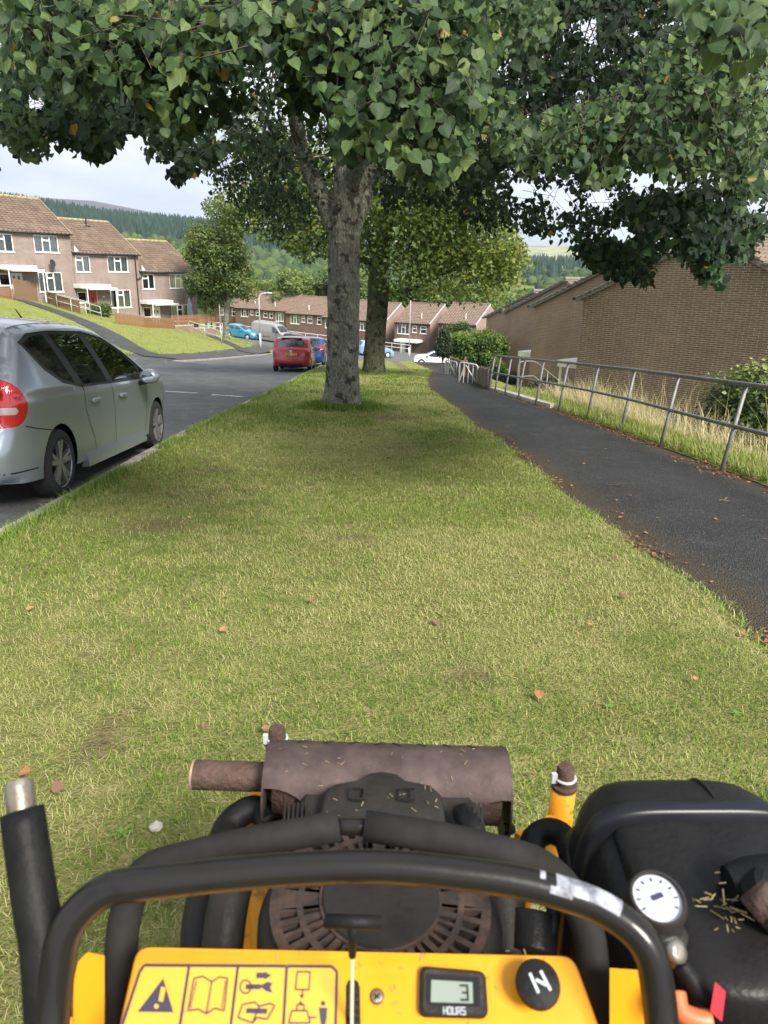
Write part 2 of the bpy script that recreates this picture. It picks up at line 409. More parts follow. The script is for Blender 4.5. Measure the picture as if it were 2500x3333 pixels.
# lower road to the junction and the cross street
ry2 = np.arange(61, 93.1, 1.0)
rl2 = np.stack([np.interp(ry2, [61, 70, 77, 79, 93], [-7.75, -8.2, -10.5, -60, -60]), ry2], 1)
rr2 = np.stack([np.interp(ry2, [61, 68, 72, 73, 93], [1.2, 3.0, 9, 46, 46]), ry2], 1)
strip('cross_street', rl2, rr2, 60, lambda X, Y: road_z2(X, Y) + .006, M_ROAD)
ry3 = np.arange(45.5, 62, .8)
strip('junction_pavement', np.stack([np.interp(ry3, [45.5, 62], [-1.9, 1.3]), ry3], 1), np.stack([np.interp(ry3, [45.5, 52, 62], [6.2, 6.5, 8]), ry3], 1), 14, lambda X, Y: terr(X, Y) + .01, M_PAVE)
ry4 = np.arange(50, 60, .6)
wedge = strip('grass_wedge', np.stack([np.interp(ry4, [50, 60], [-1.5, 1.0]), ry4], 1), np.stack([np.interp(ry4, [50, 54, 60], [-1.2, 3.6, 4.6]), ry4], 1), 8, lambda X, Y: terr(X, Y) + .06, M_TURF)
# footpath beside the verge
py = np.concatenate([np.arange(-6, 30, .3), np.arange(30, 46.5, .6)])
def path_z(X, Y): return -SLOPE * Y - .042 + .008 * (vnoise(X * 1.5, Y * .8, 8) - .5) + .02 * np.exp(-((X - 3.15) / .8) ** 2)
pth = strip('footpath', np.stack([PATH_L(py) - .12, py], 1), np.stack([PATH_R(py) + .1, py], 1), 26, path_z, M_PATH)
me = pth.data; cc = np.zeros(len(me.vertices) * 3, np.float32); me.vertices.foreach_get('co', cc); cc = cc.reshape(-1, 3)
e_ = np.maximum(sstep(.5, .05, cc[:, 0] - PATH_L(cc[:, 1])), sstep(.42, .02, PATH_R(cc[:, 1]) - cc[:, 0]))
a = me.attributes.new('edge', 'FLOAT', 'POINT'); a.data.foreach_set('value', e_.astype(np.float32))
# right strip of rough grass between path and the houses
sy = np.concatenate([np.arange(-6, 26, .4), np.arange(26, 46, .8)])
def rough_z(X, Y):
    return terr(X, Y) - .03 + .03 * sstep(0, .25, X - PATH_R(Y)) + .05 * (vnoise(X * 2, Y * 2, 12) - .5) * sstep(4.4, 5.2, X)
strip('rough_grass_slope', np.stack([PATH_R(sy) - .02, sy], 1), np.stack([0 * sy + 9.5, sy], 1), 30, rough_z, M_TURF)
# kerb stones along the verge and round the far corner: one object each
kerb = bpy.data.objects.new('kerb', None); COL.objects.link(kerb); setp(kerb, kind='structure')
kme = mesh('kerb_stone', *box((0, 0, 0), (.14, .9, .30), ch=.018), M_KERB, auto=40)
def kerb_run(pts, zf, n_gap=.912):
    p = np.array(pts, float); seg = np.r_[0, np.cumsum(np.linalg.norm(np.diff(p, axis=0), axis=1))]
    s = .456
    while s < seg[-1] - .3:
        x = np.interp([s - .45, s + .45], seg, p[:, 0]); y = np.interp([s - .45, s + .45], seg, p[:, 1]); z = zf(x, y)
        a = Vector((x[0], y[0], z[0])); b = Vector((x[1], y[1], z[1])); d = b - a
        o = link('kerb_stone', kme, kerb); o.location = (a + b) / 2 + Vector((random.uniform(-.006, .006), 0, random.uniform(-.008, .004)))
        o.rotation_euler = d.to_track_quat('Y', 'Z').to_euler(); s += n_gap
ky = np.arange(1.5, 46, .5)
kerb_run(np.stack([KERB_X(ky) - .05, ky], 1), lambda x, y: -SLOPE * y - .15)
LK = [(-16.5, 36.6), (-13.2, 36.7), (-12.0, 36.95), (-11.2, 37.6), (-10.6, 39), (-9.9, 41.5), (-9.05, 46), (-8.4, 53), (-7.75, 61), (-8.3, 69), (-10.6, 76.5)]
kerb_run(spline([(a, b, 0) for a, b in LK], 8) and [tuple(q[:2]) for q in spline([(a, b, 0) for a, b in LK], 8)], lambda x, y: road_z2(x, y) + .105 - .15 + .0)
# pavement behind the far kerb, and the bank
lk = np.array([q[:2] for q in spline([(a, b, 0) for a, b in LK], 8)])
tg = np.gradient(lk, axis=0); nn = np.stack([-tg[:, 1], tg[:, 0]], 1); nn /= np.linalg.norm(nn, axis=1)[:, None]
def bank_z(X, Y): 
    w = sstep(62, 84, Y); return z_bank(X, Y) * (1 - w) + z_far(X, Y) * w
def lpave_z(X, Y): return np.maximum(bank_z(X, Y), road_z2(X, Y) + .105) + .0
strip('pavement', lk + nn * .06, lk + nn * 1.75, 6, lambda X, Y: lpave_z(X, Y) + .012, M_PAVE)
b0 = lk + nn * 1.7
b1 = np.stack([np.interp(np.linspace(0, 1, len(lk)), [0, .35, .7, 1], [-34, -31, -20, -17]), np.interp(np.linspace(0, 1, len(lk)), [0, .35, .7, 1], [36, 56, 78, 92])], 1)
strip('grass_bank', b0, b1, 40, lambda X, Y: lpave_z(X, Y) + .02 + .05 * (vnoise(X * .8, Y * .8, 21) - .5), M_TURF)
# path climbing the bank to the houses
bp_c = np.array([(-11.0, 40.2), (-13.0, 41.6), (-16.3, 47.0), (-20.5, 52.3), (-24.8, 55.8), (-30, 58)])
bp = np.array([q[:2] for q in spline([(a, b, 0) for a, b in bp_c], 8)]); bt = np.gradient(bp, axis=0); bn = np.stack([-bt[:, 1], bt[:, 0]], 1); bn /= np.linalg.norm(bn, axis=1)[:, None]
wid = np.interp(np.arange(len(bp)), [0, 8, len(bp)], [1.3, .85, .8])[:, None]
strip('bank_path', bp - bn * wid, bp + bn * wid, 4, lambda X, Y: lpave_z(X, Y) + .055, M_BANKPATH)
bp2 = np.array([q[:2] for q in spline([(-8.6, 55.5, 0), (-10.2, 59, 0), (-12.6, 63.2, 0), (-14.6, 66.5, 0)], 8)]); bt = np.gradient(bp2, axis=0); bn = np.stack([-bt[:, 1], bt[:, 0]], 1); bn /= np.linalg.norm(bn, axis=1)[:, None]
strip('bank_steps_path', bp2 - bn * .6, bp2 + bn * .6, 4, lambda X, Y: lpave_z(X, Y) + .05, M_BANKPATH)
# give-way markings at the side road
for k, (u0, v0, u1, v1) in enumerate(((535, 1273, 640, 1279), (690, 1284, 790, 1291), (700, 1160, 716, 1160.6))):
    a_ = G(u0, v0, -.1); b_ = G(u1, v1, -.1)
    mb = MB(); mb.add(bar((a_[0], a_[1], road_z2(a_[0], a_[1]) + .004), (b_[0], b_[1], road_z2(b_[0], b_[1]) + .004), .14, .004)); o = mb.build('road_marking', M_PAINT); setp(o, kind='structure')

# ------------------------------------------------------------------ hills beyond the valley
def elev(u, v): r = ray(u, v); return r[2] / math.hypot(r[0], r[1]), math.atan2(r[0], r[1])
sk1 = [elev(*q) for q in ((-400, 655), (0, 640), (150, 662), (330, 692), (560, 706), (690, 716), (1000, 780), (1500, 830), (2000, 840), (2700, 850))]
sk2 = [elev(*q) for q in ((-600, 660), (-150, 636), (120, 641), (300, 654), (460, 684), (560, 703), (700, 730), (1000, 770), (1600, 800), (2700, 800))]
def hill_z(X, Y):
    a = np.arctan2(X, Y); r = np.hypot(X, Y)
    e1 = np.interp(a, [q[1] for q in sk1], [q[0] for q in sk1]); e2 = np.interp(a, [q[1] for q in sk2], [q[0] for q in sk2])
    base = -22.0
    h1 = base + sstep(250, 1750, r) ** .9 * ((e1 - .008) * 1700 - base)
    h2 = base + sstep(2300, 5200, r) * (e2 * 5000 + 1.4 - base)
    z = np.where(r < 1700, h1, np.maximum(h1 - (r - 1700) * .05, h2))
    z = np.where(r > 5200, h2 - (r - 5200) * .08, z)
    return z + 6 * (vnoise(X / 160, Y / 160, 31) - .5) * sstep(300, 900, r) + 14 * (vnoise(X / 900, Y / 900, 33) - .5) * sstep(3000, 5000, r)
aa = np.linspace(-1.5, 1.5, 150); rr_ = np.concatenate([np.linspace(170, 1750, 50), np.linspace(1850, 9000, 50)])
A_, R_ = np.meshgrid(aa, rr_); Xh = np.sin(A_) * R_; Yh = np.cos(A_) * R_
Vh = np.stack([Xh, Yh, hill_z(Xh, Yh)], -1).reshape(-1, 3); nx = len(aa); i = np.arange((len(rr_) - 1) * nx).reshape(-1, nx)[:, :-1].ravel()
h = NT('hill_cover')
sep = h.node('ShaderNodeSeparateXYZ'); h.l(h.tc.outputs['Object'], sep.inputs[0])
wn1 = h.noise(.004, 5); fieldn = h.noise(.01, 2)
wood = h.ramp(h.noise(.09, 4), [(.3, (.02, .045, .015)), (.7, (.06, .10, .03))])
moor = h.ramp(wn1, [(.3, (.055, .05, .06)), (.7, (.10, .085, .085))])
field = h.ramp(fieldn, [(.4, (.13, .19, .05)), (.6, (.42, .38, .18))])
dist = h.node('ShaderNodeVectorMath', operation='LENGTH'); h.l(h.tc.outputs['Object'], dist.inputs[0])
c = h.mix(h.ramp(h.math('DIVIDE', dist.outputs['Value'], 10000.), [(.20, (0, 0, 0)), (.27, (1, 1, 1))]), wood, moor)
rt = h.math('DIVIDE', sep.outputs['X'], dist.outputs['Value'])
c = h.mix(h.ramp(rt, [(.17, (0, 0, 0)), (.22, (1, 1, 1))]), c, field)
h.base(c, .95, .1)
o = link('hills', np_mesh('hills', Vh, np.stack([i, i + 1, i + nx + 1, i + nx], 1), h.m, smooth=True)); setp(o, kind='structure')
# ================================================================== HOUSES
def brick_mat(name, c1, c2, mortar, bw=.31, rh=.068, ms=.012, stain=.35):
    a = NT(name); sep = a.node('ShaderNodeSeparateXYZ'); a.l(a.tc.outputs['Object'], sep.inputs[0])
    cb = a.node('ShaderNodeCombineXYZ'); a.l(a.math('ADD', sep.outputs['X'], sep.outputs['Y']), cb.inputs[0]); a.l(sep.outputs['Z'], cb.inputs[1])
    b = a.node('ShaderNodeTexBrick'); b.inputs['Scale'].default_value = 1.0; b.inputs['Brick Width'].default_value = bw; b.inputs['Row Height'].default_value = rh
    b.inputs['Mortar Size'].default_value = ms / 2; b.inputs['Mortar Smooth'].default_value = .15; b.inputs['Bias'].default_value = 0
    b.inputs['Color1'].default_value = (*c1, 1); b.inputs['Color2'].default_value = (*c2, 1); b.inputs['Mortar'].default_value = (*mortar, 1)
    a.l(cb.outputs[0], b.inputs['Vector'])
    n = a.noise(.9, 6, sc3=(1, 1, .6)); f = a.noise(35, 3)
    c = a.mix(a.ramp(n, [(.35, (stain,) * 3), (.62, (0, 0, 0))]), b.outputs['Color'], tuple(x * .45 for x in c1))
    c = a.mix(a.ramp(f, [(.4, (0, 0, 0)), (.8, (.4, .4, .4))]), c, tuple(min(1, x * 1.5) for x in c2))
    a.base(c, .92, .15); a.bump(b.outputs['Fac'], -.5, .01); return a.m
M_BRK_L = brick_mat('pinkish_brick', (.25, .185, .158), (.19, .14, .12), (.46, .415, .375), .31, .085, .018, .45)
M_BRK_F = brick_mat('shaded_front_brick', (.135, .085, .068), (.175, .11, .085), (.24, .20, .18), .225, .075)  # far terrace fronts: darker brick tone, shade put into the colour
M_BRK_FL = brick_mat('sunlit_flank_brick', (.30, .21, .175), (.26, .18, .15), (.38, .33, .29), .225, .075)  # same terrace, flanks paler: sunlight put into the brick colour
M_BRK_R = brick_mat('brown_brick_wall', (.165, .115, .085), (.205, .145, .107), (.38, .33, .27))
M_MORTAR = mat('mortar', (.60, .54, .46), .95, col2=(.34, .29, .24), vscale=5, bump=.3)
def vary_obj(name, c0, c1, rough=.9, sc=40):
    a = NT(name); oi = a.node('ShaderNodeObjectInfo'); n = a.noise(sc, 4)
    w = a.noise(.8, 5, vec=a.node('ShaderNodeNewGeometry').outputs['Position'])
    c = a.ramp(oi.outputs['Random'], [(0, c0), (1, c1)])
    c = a.mix(a.ramp(n, [(.35, (.45,) * 3), (.65, (0, 0, 0))]), c, tuple(x * .6 for x in c0))
    c = a.mix(a.ramp(w, [(.4, (.5,) * 3), (.62, (0, 0, 0))]), c, tuple(x * .62 for x in c0))
    a.base(c, rough, .2); a.bump(n, .35, .006); return a.m
M_BRICK = vary_obj('brown_brick', (.15, .102, .076), (.225, .157, .116))
M_BRICKJ = NT('brown_bricks_mixed'); _a = M_BRICKJ; _t = _a.attr('tint').outputs['Fac']; _q = _a.noise(40, 4); _w = _a.noise(.8, 5, vec=_a.node('ShaderNodeNewGeometry').outputs['Position'])
_c = _a.ramp(_t, [(0, (.15, .102, .076)), (1, (.225, .157, .116))]); _c = _a.mix(_a.ramp(_q, [(.35, (.45,) * 3), (.65, (0, 0, 0))]), _c, (.12, .08, .058)); _c = _a.mix(_a.ramp(_w, [(.4, (.5,) * 3), (.62, (0, 0, 0))]), _c, (.12, .08, .058))
_a.base(_c, .9, .2); M_BRICKJ = _a.m
M_TILE = vary_obj('brown_roof_tile', (.165, .12, .09), (.25, .185, .135), .9, 25)
M_TILEJ = mat('brown_roof_tiles', (.235, .165, .12), .9, col2=(.15, .105, .08), vscale=3, bump=.3, bscale=30)
M_RIDGE = mat('lichen_ridge_tile', (.40, .34, .16), .95, col2=(.24, .17, .10), vscale=5, bump=.4)
M_WHITE = mat('white_upvc', (.80, .80, .78), .45, var=.05, vscale=3)
M_WPAINT = mat('white_render', (.78, .77, .73), .8, col2=(.55, .53, .47), vscale=3, thr=(.25, .5))
M_FASCIA = mat('black_fascia', (.025, .025, .028), .5)
M_GUT = mat('dark_gutter', (.03, .03, .033), .45)
M_ROOM = mat('dim_room', (.055, .05, .045), .95)  # dark colour stands in for the shade of unlit rooms behind glass
M_CURT = mat('net_curtain', (.62, .63, .60), .9, var=.12, vscale=8)
M_CURT2 = mat('cream_curtain', (.60, .55, .42), .9, var=.12, vscale=8)
M_CURT3 = mat('grey_blind', (.20, .19, .23), .9, var=.1, vscale=8)
M_REDDOOR = mat('red_door_paint', (.45, .02, .03), .35, coat=.3)
M_WEATHER = mat('weathered_verge', (.20, .19, .17), .9, col2=(.10, .095, .085), vscale=14, bump=.3)
M_LEAD = mat('lead_flashing', (.45, .46, .50), .6, var=.15, vscale=4)
gm = bpy.data.materials.new('window_glass'); gm.use_nodes = True; t_ = gm.node_tree; t_.nodes.clear()
o_ = t_.nodes.new('ShaderNodeOutputMaterial'); mx = t_.nodes.new('ShaderNodeMixShader'); tr = t_.nodes.new('ShaderNodeBsdfTransparent'); gl = t_.nodes.new('ShaderNodeBsdfGlossy'); fr = t_.nodes.new('ShaderNodeFresnel')
fr.inputs[0].default_value = 1.6; gl.inputs['Roughness'].default_value = .02; tr.inputs[0].default_value = (.82, .85, .85, 1); gl.inputs[0].default_value = (.9, .93, .97, 1)
t_.links.new(fr.outputs[0], mx.inputs[0]); t_.links.new(tr.outputs[0], mx.inputs[1]); t_.links.new(gl.outputs[0], mx.inputs[2]); t_.links.new(mx.outputs[0], o_.inputs[0]); M_GLASS = gm

def wall_holes(x0, x1, z0, z1, holes, y=0.0, depth=.22):
    """front wall in the x-z plane, openings with reveals"""
    xs = sorted(set([x0, x1] + [h[0] for h in holes] + [h[1] for h in holes])); zs = sorted(set([z0, z1] + [h[2] for h in holes] + [h[3] for h in holes]))
    v = []; f = []
    for i in range(len(xs) - 1):
        for j in range(len(zs) - 1):
            cx, cz = (xs[i] + xs[i + 1]) / 2, (zs[j] + zs[j + 1]) / 2
            if any(h[0] < cx < h[1] and h[2] < cz < h[3] for h in holes): continue
            k = len(v); v += [(xs[i], y, zs[j]), (xs[i + 1], y, zs[j]), (xs[i + 1], y, zs[j + 1]), (xs[i], y, zs[j + 1])]; f.append((k, k + 1, k + 2, k + 3))
    for (a, b, c, d) in holes:
        k = len(v); v += [(a, y, c), (b, y, c), (b, y, d), (a, y, d), (a, y + depth, c), (b, y + depth, c), (b, y + depth, d), (a, y + depth, d)]
        f += [(k, k + 4, k + 5, k + 1), (k + 1, k + 5, k + 6, k + 2), (k + 2, k + 6, k + 7, k + 3), (k + 3, k + 7, k + 4, k)]
    return v, f
def window(par, x0, x1, z0, z1, style, curt=None, y=.05, detail=True):
    """frame + panes (+ curtain); style: list of columns, each (width share, transom height share or 0)"""
    w = .055; mb = MB(); panes = []
    mb.add(box(((x0 + x1) / 2, y, z0 + w / 2), (x1 - x0, .07, w))); mb.add(box(((x0 + x1) / 2, y, z1 - w / 2), (x1 - x0, .07, w)))
    mb.add(box((x0 + w / 2, y, (z0 + z1) / 2), (w, .07, z1 - z0 - 2 * w))); mb.add(box((x1 - w / 2, y, (z0 + z1) / 2), (w, .07, z1 - z0 - 2 * w)))
    tot = sum(s[0] for s in style); xa = x0 + w
    for i, (sh, tr_) in enumerate(style):
        xb = xa + (x1 - x0 - 2 * w) * sh / tot
        if i < len(style) - 1: mb.add(box((xb, y, (z0 + z1) / 2), (.07, .066, z1 - z0 - 2 * w)))
        lo = z0 + w; hi = z1 - w; a_ = xa + (.03 if i else 0); b_ = xb - (.03 if i < len(style) - 1 else 0)
        if tr_:
            zt = hi - (hi - lo) * tr_; mb.add(box(((a_ + b_) / 2, y, zt), (b_ - a_, .062, .07)))
            panes += [(a_, b_, lo, zt - .035), (a_, b_, zt + .035, hi)]
            for q in ((a_, b_, zt + .035, hi),):
                for (c, s) in ((( (q[0] + q[1]) / 2, y - .02, q[2] + .02), (q[1] - q[0], .05, .04)), (((q[0] + q[1]) / 2, y - .02, q[3] - .02), (q[1] - q[0], .05, .04)), ((q[0] + .02, y - .02, (q[2] + q[3]) / 2), (.04, .05, q[3] - q[2] - .08)), ((q[1] - .02, y - .02, (q[2] + q[3]) / 2), (.04, .05, q[3] - q[2] - .08))): mb.add(box(c, s))
        else: panes.append((a_, b_, lo, hi))
        xa = xb
    o = mb.build('window', M_WHITE, par)
    for q in panes:
        MB().add(box(((q[0] + q[1]) / 2, y + .012, (q[2] + q[3]) / 2), (q[1] - q[0] + .01, .012, q[3] - q[2] + .01))).build('pane', M_GLASS, o)
    MB().add(box(((x0 + x1) / 2, y - .055, z0 - .03), (x1 - x0 + .12, .12, .05))).build('sill', M_WHITE, o)
    if curt:
        for (a, b, m) in curt:
            n = 28; xsn = np.linspace(x0 + .05 + a * (x1 - x0 - .1), x0 + .05 + b * (x1 - x0 - .1), n); v = []
            for xx in xsn: yy = y + .13 + .022 * math.sin(xx * 40) + .01 * math.sin(xx * 97); v += [(xx, yy, z0 + .03), (xx, yy, z1 - .03)]
            MB().add((v, [(2 * k, 2 * k + 2, 2 * k + 3, 2 * k + 1) for k in range(n - 1)])).build('curtain', m, o, smooth=True)
    return o
W3 = [(1, 0), (.95, .30), (1, 0)]; W2 = [(1, .28), (.95, 0)]
# pantile
def tile_piece(w, l, th=.03, amp=.042, n=6):
    v = []; f = []
    for j, yy in enumerate((0, l)):
        for i in range(n + 1):
            t = i / n; z = amp * (math.sin(math.pi * min(t / .62, 1)) if t < .62 else -.35 * math.sin(math.pi * (t - .62) / .38))
            v.append((t * w, yy, z + (.045 if j == 0 else .0)))
    for i in range(n + 1): p = v[i]; v.append((p[0], p[1], p[2] - th))
    m = n + 1
    for i in range(n): f.append((i, i + 1, m + i + 1, m + i)); f.append((2 * m + i, 2 * m + i + 1, i + 1, i))
    return v, f
def joined_tiles(x0, x1, slope_len, tw, tl):
    """whole slope in local (x, along slope, height)"""
    nx = max(1, round((x1 - x0) / tw)); ny = max(1, round(slope_len / tl)); tw = (x1 - x0) / nx; tl = slope_len / ny; tv, tf = tile_piece(tw, tl * 1.1, n=4); mb = MB()
    for j in range(ny):
        for i in range(nx): mb.add(([(a + x0 + i * tw, b + j * tl, c) for a, b, c in tv], tf))
    return mb
def slope_frame(base, ang):
    """local (x, s along slope rising in +y, n) -> place"""
    ca, sa = math.cos(ang), math.sin(ang)
    return lambda a, b, c: (base[0] + a, base[1] + b * ca - c * sa, base[2] + b * sa + c * ca)

def terrace_house(s0, eave, label, doorcol, curts, group):
    A = np.array([-26.94, 56.28]); e = np.array([.616, .788]); base = A + e * s0; fl = eave - 5.1; L_ = 6.12; D_ = 8.0
    h = thing('terraced_house', label, 'house', (base[0], base[1], fl), math.atan2(.788, .616), group)
    lo = (3.1, 5.05, .63, 2.1); up = (3.1, 5.05, 3.55, 4.8); ul = (.22, 1.48, 3.5, 4.74); dr = (.0 + .95, 1.85, .0, 2.02); sw = (.08, .9, 1.1, 1.95)
    holes = [lo, up, ul, dr, sw]
    mb = MB(); mb.add(wall_holes(0, L_, -1.6, 5.1, holes))
    mb.add(([(0, 0, -1.6), (0, D_, -1.6), (0, D_, 5.1), (0, 4, 7.6), (0, 0, 5.1)], [(0, 4, 3, 2, 1)])); mb.add(([(L_, 0, -1.6), (L_, D_, -1.6), (L_, D_, 5.1), (L_, 4, 7.6), (L_, 0, 5.1)], [(0, 1, 2, 3, 4)]))
    mb.add(([(0, D_, -1.6), (L_, D_, -1.6), (L_, D_, 5.1), (0, D_, 5.1)], [(1, 0, 3, 2)])); mb.build('wall', M_BRK_L, h)
    mb = MB()
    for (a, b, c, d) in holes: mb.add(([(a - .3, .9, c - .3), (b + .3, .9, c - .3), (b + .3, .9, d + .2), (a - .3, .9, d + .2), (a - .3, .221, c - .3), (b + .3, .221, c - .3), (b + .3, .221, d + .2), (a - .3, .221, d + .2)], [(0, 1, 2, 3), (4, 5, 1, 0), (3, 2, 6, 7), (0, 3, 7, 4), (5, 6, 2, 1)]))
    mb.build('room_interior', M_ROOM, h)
    window(h, *lo, W3, curts[0]); window(h, *up, W3, curts[1]); window(h, *ul, W2, curts[2]); window(h, *sw, [(1, 0)], None)
    # fascia, gutter, roof
    MB().add(box((L_ / 2, -.03, 4.98), (L_ - .02, .05, .26))).build('fascia', M_FASCIA, h)
    ang = math.atan2(2.55, 4.0); sl = math.hypot(4.28, 2.55 * 4.28 / 4.0)
    rb = MB(); rb.add(([(-.06, -.26, 5.1 - .17 - .02), (L_ + .06, -.26, 5.1 - .17 - .02), (L_ + .06, 4, 7.63), (-.06, 4, 7.63), (-.06, 8.26, 4.93), (L_ + .06, 8.26, 4.93)], [(0, 1, 2, 3), (3, 2, 5, 4)]))
    roof = rb.build('roof', M_TILEJ, h)
    ncol, nrow = 18, 16; tw = (L_ + .12) / ncol; tl = sl / nrow
    key = 'tile_%.3f' % tw
    if key not in TILE_ME: TILE_ME[key] = mesh('tile', *tile_piece(tw, tl * 1.12), M_TILE, smooth=False)
    for r_ in range(nrow):
        for c_ in range(ncol):
            o = link('tile', TILE_ME[key], roof); b_ = r_ * tl
            o.location = (-.06 + c_ * tw, -.28 + b_ * math.cos(ang), 4.95 + b_ * math.sin(ang) + random.uniform(-.004, .006)); o.rotation_euler = (ang, 0, random.uniform(-.006, .006))
    rt = MB()
    for k in range(13): x = -.06 + (L_ + .12) * (k + .5) / 13; rt.add(tube([(x - .225, 4, 7.66), (x + .232, 4, 7.67)], [.13, .125], 8))
    rt.build('ridge', M_RIDGE, h, smooth=True)
    for xx in (-.05, L_ + .05):
        MB().add(bar((xx, -.27, 4.98), (xx, 4.0, 7.70), .05, .10)).build('verge', M_RIDGE, h)
    MB().add(tube([(-.05, -.33, 4.93), (L_ + .05, -.33, 4.92)], .055, 8)).build('gutter', M_GUT, h, smooth=True)
    # porch
    pc = MB(); pc.add(box((1.15, -.55, 2.42), (2.7, 1.1, .30))); pc.add(box((1.75, -.62, 2.22), (2.5, 1.2, .14))); porch = pc.build('porch_canopy', M_WPAINT, h)
    MB().add(bar((2.9, -1.12, -.1), (2.9, -1.12, 2.15), .06, .06)).build('post', M_WHITE, porch)
    MB().add(bar((.3, -1.1, -.1), (.3, -1.1, 2.26), .06, .06)).build('post', M_WHITE, porch)
    d = MB(); d.add(box((1.4, .07, 1.01), (.88, .05, 2.0))); 
    if doorcol is M_REDDOOR:
        dd = d.build('door', M_REDDOOR, h, label='red front door with one small dark pane'); MB().add(box((1.42, .04, 1.25), (.16, .03, .55))).build('pane', M_GUT, dd)
    else:
        dd = d.build('door', M_WHITE, h)
        for k in (-.2, .16): MB().add(box((1.42 + k, .04, 1.55), (.13, .03, .5 if s0 < 5 else .2))).build('pane', M_GUT, dd)
    MB().add(tube([(1.72, .03, 1.0), (1.72, .0, 1.0), (1.66, .0, 1.0)], .012, 6)).build('handle', M_GUT, dd)
    MB().add(box((.94, .05, 1.01), (.07, .08, 2.02))).build('door_frame', M_WHITE, dd); MB().add(box((1.86, .05, 1.01), (.07, .08, 2.02))).build('door_frame', M_WHITE, dd)
    MB().add(box((.45, .06, .55), (.8, .06, 1.05))).build('panel', M_WHITE, h)
    return h
TILE_ME = {}
def dish(par, x, z, m=None):
    d = MB(); d.add(lathe([(.02, 0), (.16, .02), (.28, .07), (.30, .085), (.28, .082), (.02, .015)], 16, axis=(.35, -1, .25), origin=(x, -.42, z))); o = d.build('satellite_dish', m or M_GUT, par, smooth=True)
    MB().add(tube([(x - .05, 0, z - .12), (x - .02, -.30, z - .12), (x, -.40, z)], .022, 6)).build('bracket', M_GUT, o); MB().add(tube([(x, -.42, z - .05), (x + .12, -.72, z + .04)], .012, 5)).build('feed_arm', M_GUT, o)
grp = 'brick houses of the stepped terrace on the bank'
h1 = terrace_house(0.0, 3.80, 'topmost brick terraced house, with white door behind tall board fence', M_WHITE, [[(0, 1, M_CURT)], [(0, .34, M_CURT), (.34, .66, M_CURT), (.66, 1, M_CURT)], [(.1, .62, M_CURT2)]], grp)
h2 = terrace_house(6.15, 2.45, 'middle brick terraced house with a red front door', M_REDDOOR, [[(0, .18, M_CURT), (.36, .66, M_CURT2), (.66, 1, M_CURT2)], [(0, 1, M_CURT)], [(0, .5, M_CURT), (.5, 1, M_CURT2)]], grp)
h3 = terrace_house(12.3, 1.10, 'lowest brick terraced house, at the end of row behind orange picket fence', M_WHITE, [[(.7, 1, M_CURT)], [(.75, .97, M_CURT3)], [(0, 1, M_CURT3)]], grp)
dish(h1, 4.1, 2.75); dish(h3, 2.9 + 2.0, 2.75)
fl_ = MB(); fl_.add(tube([(3.6, 3.3, 7.15), (3.6, 3.3, 8.0)], .07, 8)); fl_.add(box((3.6, 3.2, 7.2), (.4, .4, .08))); fl_.build('flue', M_GUT, h2)
MB().add(tube([(5.75, -.36, 4.9), (5.75, -.09, 4.62), (5.75, -.08, .0)], .045, 8)).build('downpipe', M_GUT, h2, smooth=True)
MB().add(tube(fillet([(.15, -.36, 4.9), (.15, -.12, 4.55), (-.35, -.12, 4.30)], .08), .04, 8)).build('downpipe', M_GUT, h3, smooth=True)
for hh in (h2, h3): MB().add(prism([(0, 0), (.42, .05), (.06, .5)], -.30, -.24, lambda a, b, c: (a + .02, c, 5.0 + b))).build('flashing', M_LEAD, hh)
MB().add(box((2.42, -.02, 1.55), (.16, .03, .1))).build('house_plate', M_WHITE, h2); MB().add(lathe([(.02, 0), (.16, .005), (.16, .02), (.02, .025)], 12, axis=(0, -1, 0), origin=(2.95, .0, 1.35))).build('house_plate', M_WEATHER, h3)

